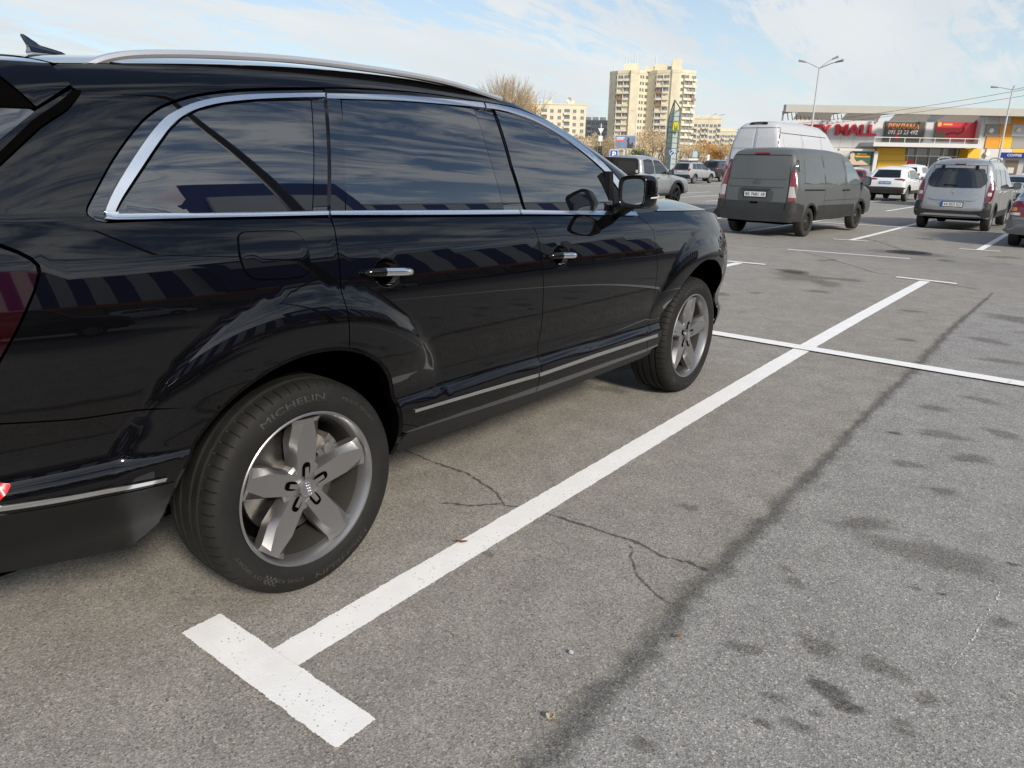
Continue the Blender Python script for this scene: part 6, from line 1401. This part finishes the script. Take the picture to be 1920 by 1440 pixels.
    # entrance: ledge, yellow panels, glazing
    bx('entrance_canopy', 1637, 1840, 268.5, 276, 0, 6, G2); x0, z0 = P(1640, 268, 6); x1, _ = P(1838, 268, 6); b = MB()
    for i in range(8): x = x0+(x1-x0)*i/7; b.tube((x, -5.8, z0), (x, -5.8, z0+1.1), .06, n=5)
    b.box(x0, x1, -5.85, -5.75, z0+1.0, z0+1.1); b.build('canopy_railing', WHT_, t)
    for a, c in ((1643, 1697), (1808, 1841)):
        for y0, y1 in ((277, 289), (289, 301), (301, 322)): bx('yellow_panel', a+.15, c-.15, y0+.15, y1-.15, 0, .9, YEL)
    bx('entrance_box', 1813, 1836, 279, 300, .9, 4, YEL)
    INT = mat('shop_interior', (.10, .085, .075), .7); bx('shopfront', 1697, 1808, 277, 324, 0, .2, INT)
    GLS = mat('shop_glass', (.20, .22, .225), .06, 0, .6); GLD = mat('shop_glass_dark', (.05, .05, .055), .06, 0, .6); xsx = [1697, 1714, 1738, 1763, 1789, 1808]
    for i in range(5):
        bx('pane', xsx[i]+.6, xsx[i+1]-.6, 278, 292, .25, .5, GLS); bx('pane', xsx[i]+.6, xsx[i+1]-.6, 294, 322, .25, .5, GLD)
        bx('mullion', xsx[i]-.5, xsx[i]+.5, 277, 323, .2, .8, WHT_)
    bx('transom', 1697, 1808, 292, 294, .2, .75, WHT_); bx('shop_poster', 1700, 1712, 299, 309, .5, .6, RED); bx('shop_poster', 1784, 1792, 300, 312, .5, .6, RED)
    # green advertising boards on the portal at left
    bx('portal_frame', 1574, 1640, 279, 283, 3, 4, G2); bx('portal_frame', 1634, 1641, 283, 325, 3, 4, G2)
    gb = bx('advertising_board', 1592, 1633, 284.5, 310, 3, 3.4, mat('board_green', (.030, .085, .045), .4)); b = MB()
    for a, c, y in ((1608, 1626, 289), (1604, 1631, 293.5)): x0, z0 = P(a, y+1.3, 3.5); x1, z1 = P(c, y-1.3, 3.5); b.box(x0, x1, -3.48, -3.42, z0, z1)
    b.build('board_gold_strip', GO, gb); b = MB(); pts = [(1592.5, 309), (1592.5, 300), (1595, 297), (1594, 290), (1597, 286), (1601, 286), (1603.5, 291), (1602, 297), (1606, 303), (1616, 300), (1629, 309)]; b.add([(P(a, c, 3.5)[0], -3.46, P(a, c, 3.5)[1]) for a, c in pts], [tuple(range(len(pts)))]); b.build('board_picture', mat('board_picture', (.50, .36, .27), .5), gb, fix=False)
    # chequer of square wall panels, right
    cols = [1846, 1872, 1895, 1922, 1948, 1974, 2000]; rows = [216, 233, 256, 278.5, 301, 325]
    pat = ['GGOGYG', 'MOGMGO', 'OYMYOG', 'GGYMGY', 'GMGYGG']; cm = {'G': G2, 'O': ORG, 'Y': YEL, 'M': G3}
    for r_ in range(5):
        for k in range(6): bx('facade_panel', cols[k]+.25, cols[k+1]-.25, rows[r_]+.25, rows[r_+1]-.25, 2, 2.25+.05*((k+r_) % 2), cm[pat[r_][k]])
    b = MB()
    for a, y in ((1857, 245), (1908, 244), (1850, 288)): x, z = P(a, y, 2.3); b.tube((x, -2.2, z), (x, -2.75, z), .42, n=12)
    b.build('wall_lamp', WHT_, t, kind='stuff')
mall()
def kiosk():
    D = 100; a = far(1876, D); c = far(1990, D); W_ = (c-a).length; t = thing('coffee_kiosk', 'white kiosk with a blue COFFEE sign at the right edge', 'kiosk', (a.x, a.y, -.55), math.atan2(c.y-a.y, c.x-a.x))
    z1 = zat(1895, 286, D)+.55; z0 = zat(1895, 296, D)+.55
    MB().box(.2, W_, 0, 4, 0, z0+.05).build('wall', mat('kiosk_white', (.62, .60, .58), .5), t); sg = MB().box(-.1, W_, -.5, 4.2, z0, z1).build('sign', mat('kiosk_blue', (.02, .05, .30), .4), t)
    me = text_mesh('COFFEE', 1, .02, 'LEFT', .03); vx = [v.co.x for v in me.vertices]; vy = [v.co.y for v in me.vertices]; x0 = W_*(1887-1876)/114; x1 = W_*(1915-1876)/114; h = z1-z0
    for v in me.vertices: v.co = (x0+(v.co.x-min(vx))/(max(vx)-min(vx))*(x1-x0), -.53-v.co.z*.3, z0+h*.25+(v.co.y-min(vy))/(max(vy)-min(vy))*h*.5)
    me.materials.clear(); me.materials.append(M_PLATE); link('sign_text', me, sg)
    for i in range(3):
        x = .5+i*W_/3; w_ = MB().box(x, x+W_/3-.6, -.06, .05, 1.0, z0-.25).build('window', mat('kiosk_window', (.22, .16, .11), .2), t); MB().box(x+.3, x+.9, -.09, -.05, 1.1, 1.7).build('poster', M_PLATE, w_)
    MB().box(.1, W_, -.7, -.02, .85, .95).build('counter', mat('kiosk_wood', (.30, .19, .10), .6), t)
kiosk()

# lamp posts, signs, pylon ---------------------------------------------
M_GALV = mat('galvanised_steel', (.50, .51, .51), .45, .3); M_LHEAD = mat('lamp_head_grey', (.34, .35, .36), .4, .3)
def lamp_post(label, px, D, ytop, arms, r=.09, group='lamp posts', rise=.6):
    o = far(px, D); t = thing('lamp_post', label, 'lamp post', (o.x, o.y, zg(o.x)), face_rz(px), group); H = zat(px, ytop, D)-zg(o.x)
    MB().tube((0, 0, 0), (0, 0, H), r, r*.55, 10).build('pole', M_GALV, t, smooth=True, angle=60); MB().tube((0, 0, 0), (0, 0, .35), r*1.7, r*1.5, 10).build('base', M_GALV, t)
    for (dx, dz, dy) in arms:
        MB().path([(0, 0, H-.05), (dx*.55, dy*.55, H+dz*.62), (dx*.8, dy*.8, H+dz*.82)], .035, 6).build('arm', M_GALV, t)
        b = MB(); a = Vector((dx*.72, dy*.72, H+dz*.78)); c = Vector((dx*1.08, dy*1.08, H+dz*1.02)); b.tube(a, c, .06, .10, 6); h = b.build('lamp_head', M_LHEAD, t)
    return t
lamp_post('tall white lamp post with three raised arms behind the white van', 1514, 66, 127, [(-1.45, .55, .2), (1.15, .75, .2), (1.5, .35, -1.0)], .10)
lamp_post('lamp post with two flat arms in front of the orange wall panels at right', 1872, 84, 168, [(-1.6, .25, 0), (1.7, .25, 0), (.05, .2, -.4)], .11)
lamp_post('thin lamp post standing in front of the apartment tower', 1188, 190, 213, [(-1.2, .8, 0)], .11)
lamp_post('double lamp post in front of the cream block right of the pylon', 1322, 200, 221, [(1.6, 1.0, 0), (3.4, .9, 2)], .12)
def pylon():
    D = 150; o = far(1247.5, D); t = thing('sign_pylon', 'tall green glass pylon with slanted top and yellow arches sign', 'sign pylon', (o.x, o.y, -.55), face_rz(1256)); m_px = (far(1268, D)-o).length/20.5
    GR = mat('pylon_frame_green', (.11, .17, .155), .45, .3); GL = mat('pylon_glass', (.33, .39, .37), .08, 0, .6)
    z = lambda y: zat(1257, y, D)+.55; ztl, ztr, zs0, zs1 = z(222), z(203), z(247), z(227); w_ = 20.5*m_px; mid = 9*m_px
    P = {'l': (0, 0), 'm': (mid, -.9), 'r': (w_, 0)}; top = {'l': ztl-.2, 'm': z(188), 'r': ztr}
    b = MB()
    for k in P: b.tube((*P[k], 0), (*P[k], top[k]), .13, n=6)
    for a, c in (('l', 'm'), ('m', 'r')):
        b.tube((*P[a], top[a]), (*P[c], top[c]), .12, n=6)
        for i in range(1, 14):
            zz_ = i*.95
            if zz_ < min(top[a], top[c]): b.tube((*P[a], zz_), (*P[c], zz_), .06, n=5)
    b.tube((*P['r'], ztr), (*P['m'], z(215)), .08, n=5); b.build('frame', GR, t)
    for a, c in (('l', 'm'), ('m', 'r')): g_ = MB(); g_.add([(*P[a], 0), (*P[c], 0), (*P[c], min(top[c], top[a]+3)-.4), (*P[a], min(top[a], top[c])-.4)], [(0, 1, 2, 3)]); q_ = g_.build('glass_panel', GL, t, fix=False); md = q_.modifiers.new('s', 'SOLIDIFY'); md.thickness = .06
    x0, x1 = mid-.8*m_px, w_+.3*m_px; s_ = MB().box(x0, x1, -1.25, -.95, zs0, zs1).build('sign', mat('sign_green', (.14, .24, .07), .4), t)
    cx_ = (x0+x1)/2; hh = (zs1-zs0)*.36; cz_ = (zs0+zs1)/2; ww = (x1-x0)*.36; pts = [(-1, -1), (-.92, -.2), (-.75, .6), (-.55, 1), (-.35, .9), (-.15, .3), (0, -.55), (.15, .3), (.35, .9), (.55, 1), (.75, .6), (.92, -.2), (1, -1)]
    MB().path([(cx_+x*ww, -1.3, cz_+y*hh) for x, y in pts], .13*ww+.04, 6).build('arches_emblem', mat('arches_yellow', (.85, .62, .02), .4), s_)
pylon()
def billboard():
    D = 170; a, c = far(1151, D), far(1190, D); W_ = (c-a).length; t = thing('billboard', 'blue roadside billboard with dark figures on two posts left of the pylon', 'billboard', (a.x, a.y, -.55), math.atan2(c.y-a.y, c.x-a.x)); z0, z1 = zat(1170, 279, D)+.55, zat(1170, 253.5, D)+.55; h = z1-z0
    MB().box(0, W_, -.15, .25, z0, z1).build('frame', mat('billboard_frame_grey', (.42, .42, .42), .5), t); p = MB().box(.15, W_-.15, -.2, -.16, z0+.15, z1-.15).build('poster', mat('poster_blue', (.16, .22, .36), .5, noise=.15, nscale=.8), t)
    b = MB(); b.add([(W_*.58, -.21, z0+.15), (W_*.60, -.21, z0+h*.45), (W_*.57, -.21, z0+h*.6), (W_*.62, -.21, z0+h*.85), (W_*.68, -.21, z0+h*.80), (W_*.69, -.21, z0+h*.5), (W_*.76, -.21, z0+h*.3), (W_*.82, -.21, z0+h*.5), (W_*.88, -.21, z0+h*.42), (W_*.94, -.21, z0+.15)], [tuple(range(10))]); b.build('poster_figure', mat('poster_dark', (.05, .045, .05), .5), p, fix=False)
    b = MB(); b.box(W_*.08, W_*.46, -.22, -.2, z0+h*.78, z0+h*.84); b.box(W_*.08, W_*.40, -.22, -.2, z0+h*.68, z0+h*.74); b.build('poster_white_strip', M_PLATE, p); MB().box(W_*.07, W_*.52, -.22, -.2, z0+h*.52, z0+h*.62).build('poster_red_strip', mat('poster_red', (.62, .12, .09), .5), p)
    for x in (.48, .90): MB().box(W_*x-.2, W_*x+.2, 0, .3, 0, z0+.1).build('post', mat('post_white', (.55, .54, .50), .6), t)
billboard()
def psign():
    D = 62; o = far(1150.5, D); t = thing('parking_sign', 'blue and white P parking sign above the black pickup canopy', 'parking sign', (o.x, o.y, zg(o.x)), face_rz(1150)); zt1, zb1 = zat(1150, 280.5, D)-zg(o.x), zat(1150, 300, D)-zg(o.x); w_ = .34
    pl = bevel(MB().box(-w_, w_, -.03, 0, zb1, zt1).build('plate', M_PLATE, t), .01); MB().box(-w_*.86, w_*.86, -.036, -.028, zb1+.06, zt1-.05).build('blue_field', mat('sign_blue', (.02, .07, .42), .4), pl)
    text('sign_letter', 'P', .62, M_PLATE, pl, Matrix.Translation((0, -.04, (zt1+zb1)/2)) @ Matrix.Rotation(R(90), 4, 'X'), .003, bold=.03); MB().tube((0, .03, 0), (0, .03, zt1), .03, n=8).build('post', M_GALV, t)
psign()
def roundsign(label, px, D, yc, m, dia=.7, arrow=True):
    o = far(px, D); t = thing('road_sign', label, 'road sign', (o.x, o.y, zg(o.x)), face_rz(px)); z = zat(px, yc, D)-zg(o.x)
    MB().tube((0, -.04, z), (0, 0, z), dia/2, n=20).build('disc', m, t); MB().tube((0, .03, 0), (0, .03, z+.2), .035, n=8).build('post', mat('post_white', (.55, .54, .5)), t)
    if arrow: MB().path([(-.18, -.06, z-.2), (.02, -.06, z), (.16, -.06, z+.2)], .05, 4).build('arrow', M_PLATE, t); b = MB(); b.lathe([(dia/2+.001, -.045), (dia*.44, -.05)], 20); r_ = b.build('rim', M_PLATE, t); r_.location.z = z
roundsign('round blue and white road sign on a post in front of the pylon', 1258.5, 95, 286, mat('sign_blue', (.02, .07, .42)), .62)
roundsign('small blue road sign far off left of the pylon', 1206, 130, 294, mat('sign_blue', (.02, .07, .42)), .8, False)
def traffic_light():
    D = 120; o = far(1124, D); t = thing('traffic_light', 'traffic light on a pole above the SUV windscreen pillar', 'traffic light', (o.x, o.y, -.55), face_rz(1124)); z = zat(1124, 283, D)+.55; MB().tube((0, .2, 0), (0, .2, z+4), .09, n=8).build('pole', M_GALV, t)
    bevel(MB().box(-.28, .28, -.15, .15, z-.7, z+.7).build('housing', M_DARK, t), .05); b = MB()
    for k in (-.42, 0, .42): b.tube((0, -.22, z+k), (0, -.15, z+k), .15, n=12)
    b.build('lens', mat('lens_dark', (.06, .09, .08), .2), t, kind='stuff'); s_ = MB(); s_.add([(-.45, 0, z+3.3), (.45, 0, z+3.3), (0, 0, z+2.5), (-.45, .05, z+3.3), (.45, .05, z+3.3), (0, .05, z+2.5)], [(0, 2, 1), (3, 4, 5), (0, 1, 4, 3), (1, 2, 5, 4), (2, 0, 3, 5)]); s_.build('triangle_sign', M_PLATE, t); MB().box(-.3, .3, -.02, .05, z+1.4, z+2.2).build('plate_sign', M_PLATE, t)
traffic_light()
def pale_board(label, px, D, y0, y1, w_, m):
    o = far(px, D); t = thing('board_sign', label, 'sign', (o.x, o.y, -.55), face_rz(px)); z1, z0 = zat(px, y0, D)+.55, zat(px, y1, D)+.55; MB().box(-w_/2, w_/2, -.05, .05, z0, z1).build('panel', m, t); MB().tube((0, .1, 0), (0, .1, z0+.1), .07, n=8).build('post', M_GALV, t)
pale_board('pale turquoise board on a post above the silver off-roader roof box', 1302.5, 110, 284, 295, .62, mat('board_turquoise', (.36, .56, .60), .5))
pale_board('white flag-shaped board right of the roof box', 1328, 120, 290, 303, .35, M_PLATE)
# overhead wires
def wire(label, pa, pb, Da, Db, ya, yb, sag=.6):
    a = far(pa, Da); a.z = zat(pa, ya, Da); c = far(pb, Db); c.z = zat(pb, yb, Db); pts = [a.lerp(c, i/16)-Vector((0, 0, sag*4*(i/16)*(1-i/16))) for i in range(17)]; MB().path(pts, .028, 4).build('overhead_wire', mat('wire_black', (.03, .03, .03)), None, label=label, cat='wire')
wire('upper thin overhead wire crossing the sky above the mall roof', 1375, 1990, 140, 110, 243, 150); wire('lower thin overhead wire crossing the sky just above the mall roof', 1375, 1990, 141, 112, 248, 163)

# trees ----------------------------------------------------------------
M_BARK = mat('grey_brown_bark', (.16, .125, .09), .9, noise=.2, nscale=6); M_TWIG = mat('tan_twig', (.56, .45, .31), .9); M_TWIG2 = mat('pale_twig', (.42, .33, .22), .9)
M_LEAFT = mat('tan_leaf', (.62, .48, .29), .8, noise=.25, nscale=3); M_LEAFO = mat('orange_leaf', (.55, .27, .03), .8, noise=.2, nscale=3); M_LEAFG = mat('olive_leaf', (.10, .12, .035), .8, noise=.25, nscale=3)
def tree_meshes(seed, H, spread, levels, leaf=None, nleaf=0, lsize=.22, twig=M_TWIG, trunk_r=.22, first=.22, dens=1.0):
    q = random.Random(seed); tb = MB(); cbm = MB(); tips = []
    def grow(p, d, L, r, lv):
        n = 3 if lv < 2 else 2; pts = [p]; dd = d.copy()
        for i in range(n):
            dd = (dd+Vector((q.gauss(0, .12), q.gauss(0, .12), q.gauss(.05, .08)))).normalized(); pts.append(pts[-1]+dd*L/n)
        r1 = r*.62; rs = [r+(r1-r)*i/n for i in range(n+1)]; (tb if lv < 2 else cbm).path(pts, rs, 6 if lv < 1 else (4 if lv < 3 else 3))
        if lv >= levels: tips.append(pts[-1]); tips.append(pts[1]); return
        k = max(2, int((q.choice((3, 4)) if lv else 7)*dens))
        for i in range(k):
            f_ = (first+(1-first)*(i+q.random()*.6)/k) if lv == 0 else .35+.65*(i+.5)/k
            f_ = min(.999, f_); j = int(f_*n); pp = pts[j].lerp(pts[j+1], f_*n-j); a = q.uniform(0, 6.283); tilt = q.uniform(.45, .95)*spread
            u = dd.orthogonal().normalized(); w_ = dd.cross(u); nd = (dd*math.cos(tilt)+(u*math.cos(a)+w_*math.sin(a))*math.sin(tilt)+Vector((0, 0, .12))).normalized()
            grow(pp, nd, L*q.uniform(.50, .72)*(1 if lv else (1.12-.55*f_)), r1*.62, lv+1)
        if lv: grow(pts[-1], dd, L*.62, r1*.8, lv+1)
    grow(Vector((0, 0, 0)), Vector((0, 0, 1)), H*.62, trunk_r, 0)
    zm = max(p.z for p in tips); k = H/zm
    me_t = tb.mesh('trunk', M_BARK, smooth=True); me_c = cbm.mesh('twigs', twig); me_t.transform(Matrix.Diagonal((1, 1, k, 1))); me_c.transform(Matrix.Diagonal((1, 1, k, 1))); me_l = None
    if leaf and nleaf:
        lb = MB()
        for i in range(nleaf):
            c = q.choice(tips); c = Vector((c.x+q.gauss(0, .45), c.y+q.gauss(0, .45), c.z*k+q.gauss(0, .45))); s = lsize*q.uniform(.5, 1.3); u = Vector((q.gauss(0, 1), q.gauss(0, 1), q.gauss(0, 1))).normalized(); w_ = u.orthogonal().normalized()
            lb.add([c-u*s-w_*s*.6, c+u*s-w_*s*.4, c+u*s*.8+w_*s*.6, c-u*s*.7+w_*s*.5], [(0, 1, 2, 3)])
        me_l = lb.mesh('leaves', leaf)
    return me_t, me_c, me_l
TV = {'big': tree_meshes(3, 15, .62, 4, M_LEAFO, 0, .2, M_TWIG2, .46, .14, 1.9), 'bare': tree_meshes(7, 9, .75, 4, M_LEAFT, 260, .12, M_TWIG2, .16, .2, .9), 'tan': tree_meshes(11, 8, .8, 3, M_LEAFT, 750, .15, M_TWIG, .17, .2), 'tan2': tree_meshes(13, 7, .9, 3, M_LEAFT, 600, .15, M_TWIG, .15, .15), 'orange': tree_meshes(17, 7.5, .75, 3, M_LEAFO, 1300, .17, M_TWIG, .15, .2), 'olive': tree_meshes(19, 5.5, .9, 3, M_LEAFG, 1300, .16, M_TWIG, .14, .1)}
def tree(kind, label, px, D, h, seed, group=None, wk=1.0):
    t_, c_, l_ = TV[kind]; o = far(px, D); q = random.Random(seed); t = thing('bare_tree' if kind in ('big', 'bare') else 'autumn_tree', label, 'tree', (o.x, o.y, zg(o.x) if D < 100 else -.55), q.uniform(0, 6.28), group); H0 = {'big': 15, 'bare': 9, 'tan': 8, 'tan2': 7, 'orange': 7.5, 'olive': 5.5}[kind]
    t.scale = (h/H0*wk, h/H0*wk, h/H0); link('trunk', t_, t); link('crown', c_, t)
    if l_: link('leaves', l_, t)
tree('big', 'large bare spreading tree rising behind the black SUV roof, left of the yellow block', 972, 118, zat(972, 131, 118)+.55, 1, wk=.95)
tree('orange', 'small orange-leaved tree at the foot of the large bare tree above the SUV roof', 985, 125, zat(985, 184, 125)+.55, 2, None, .8)
TL = [(1140, 'bare tan tree in the roadside row below the pale yellow and grey blocks'), (1195, 'bare tan tree in the roadside row behind the blue billboard'), (1250, 'bare tan tree at the foot of the tower, between billboard and pylon'), (1302, 'bare tan tree in the roadside row just right of the pylon'), (1376, 'bare tan tree in the roadside row before the cream block'), (9999, 'bare tan tree in the roadside row mostly behind the white van')]
GT = 'leafless tan trees along the road before the apartment blocks'
for i, (kind, px, D, y) in enumerate([('tan', 1086, 190, 250), ('tan2', 1100, 150, 262), ('bare', 1108, 170, 246), ('tan', 1118, 180, 252), ('tan2', 1131, 150, 262), ('tan', 1143, 185, 258), ('bare', 1150, 210, 252), ('tan2', 1198, 160, 262), ('bare', 1204, 185, 243), ('tan', 1212, 200, 240), ('bare', 1222, 180, 240), ('tan', 1232, 195, 243), ('bare', 1240, 165, 250), ('tan2', 1247, 190, 255), ('bare', 1275, 180, 262), ('tan', 1283, 200, 268), ('tan', 1294, 190, 266), ('tan2', 1306, 170, 270), ('bare', 1330, 165, 268), ('tan2', 1341, 180, 268), ('bare', 1351, 150, 264), ('tan', 1365, 190, 270), ('bare', 1372, 160, 268), ('tan2', 1392, 190, 268), ('tan', 1410, 200, 268), ('bare', 1430, 190, 264), ('tan', 1448, 210, 266), ('tan', 1072, 200, 258), ('tan2', 1058, 180, 262), ('tan', 1042, 190, 256)]):
    tree(kind, next(l for m_, l in TL if px < m_), px, D, max(3, zat(px, y, D)+.55), 30+i, GT, 1.15)
tree('orange', 'bright orange tree right of the pylon before the cream block', 1316, 175, zat(1316, 268, 175)+.55, 80, None, 1.2); tree('orange', 'smaller yellow-orange bush left of the white van', 1338, 150, zat(1338, 282, 150)+.55, 81, None, 1.4)
tree('orange', 'orange tree beside the white van edge above the black off-roader', 1360, 185, zat(1360, 274, 185)+.55, 84, None, 1.1)
tree('olive', 'dark green bushy tree under the blue billboard', 1186, 140, zat(1186, 280, 140)+.55, 82, None, 1.2)
def belt():       # far-off brush behind the road: reads as one mass
    q = random.Random(9); b = MB()
    for i in range(34000):
        px = q.uniform(-700, 1490); D = q.uniform(205, 250); p = far(px, D); z = -.55+abs(q.gauss(0, 1))*1.9*(.6+.4*math.sin(px*.05)+.3*math.sin(px*.017)); s = q.uniform(.15, .42); u = Vector((q.gauss(0, .5), q.gauss(0, .5), 1)).normalized(); w_ = u.orthogonal().normalized(); p.z = max(-.4, z)
        b.add([p-u*s*1.6-w_*s*.4, p+u*s*1.6-w_*s*.25, p+u*s*1.6+w_*s*.25, p-u*s*1.6+w_*s*.4], [(0, 1, 2, 3)])
    b.build('roadside_brush', mat('brush_tan', (.58, .46, .31), .9, noise=.3, nscale=.4), None, fix=False, kind='stuff', label='mass of tan bare brush along the far road', cat='brush')
belt()

# the store and cars behind the viewpoint (mirrored in the SUV) ----------
def store():
    t = thing('store', 'blue and white striped store whose reflection runs along the black SUV', 'store', (0, -25, zg(0))); BL = mat('store_blue', (.015, .045, .27), .5); WH = mat('store_white', (.80, .80, .79), .5); OR_ = mat('store_orange', (.70, .15, .03), .5)
    x0, x1 = -46, 52; MB().box(x0, x1, -40, -.3, 0, 10.45).build('wall', BL, t); n = 56; w_ = (x1-x0)/n
    ms = {}
    for i in range(n):
        k = i % 2
        if k not in ms: ms[k] = MB().box(0.01, w_-.01, -.3, 0, 3.62, 10.5).mesh('facade_panel', WH if k else BL)
        o = link('facade_panel', ms[k], t); o.location.x = x0+i*w_
    MB().box(x0, x1, -.3, .06, 10.52, 10.8).build('parapet', WH, t); MB().box(x0, x1, -.3, .15, 2.9, 3.6).build('orange_band', OR_, t); MB().box(x0, x1, -.3, -.1, 0, 2.88).build('lower_wall', mat('store_lower', (.16, .16, .17), .5), t)
    MB().box(13, 22, -12, 1.5, 4.2, 13.6).build('entrance_tower', BL, t); MB().box(14, 21, 1.5, 1.7, 9.0, 11.6).build('sign_panel', WH, t)
    for i in range(20): o = link('shop_window', ms.setdefault('w', MB().box(0, 3.6, -.09, -.02, .4, 2.7).mesh('shop_window', M_GLASS)), t); o.location.x = x0+2+i*4.7
store()
generic('dark parked car behind the viewpoint, reflected low in the SUV rear quarter', (-2.4, -7.2, 0), DRK, 'suv', 4.5, 1.85, 1.62)
generic('silver car behind the viewpoint, reflected in the SUV front door', (9.5, -14.5, 0), SLV, 'hatch')
generic('white car behind the viewpoint near the store, reflected in the SUV doors', (4.0, -17.5, 0), WHT, 'hatch')
generic('burgundy car behind the viewpoint near the store, reflected in the SUV doors', (-6.0, -17.5, 0), BURG, 'hatch')
o = thing('mast', 'tall dark mast behind the viewpoint, its reflection a dark streak in the SUV windows', 'mast', (8.6, -11.5, 0)); MB().tube((0, 0, 0), (0, 0, 24), .20, .12, 10).build('pole', M_DARK, o, smooth=True, angle=60); MB().tube((0, 0, 0), (0, 0, .5), .34, .30, 10).build('base', M_DARK, o)
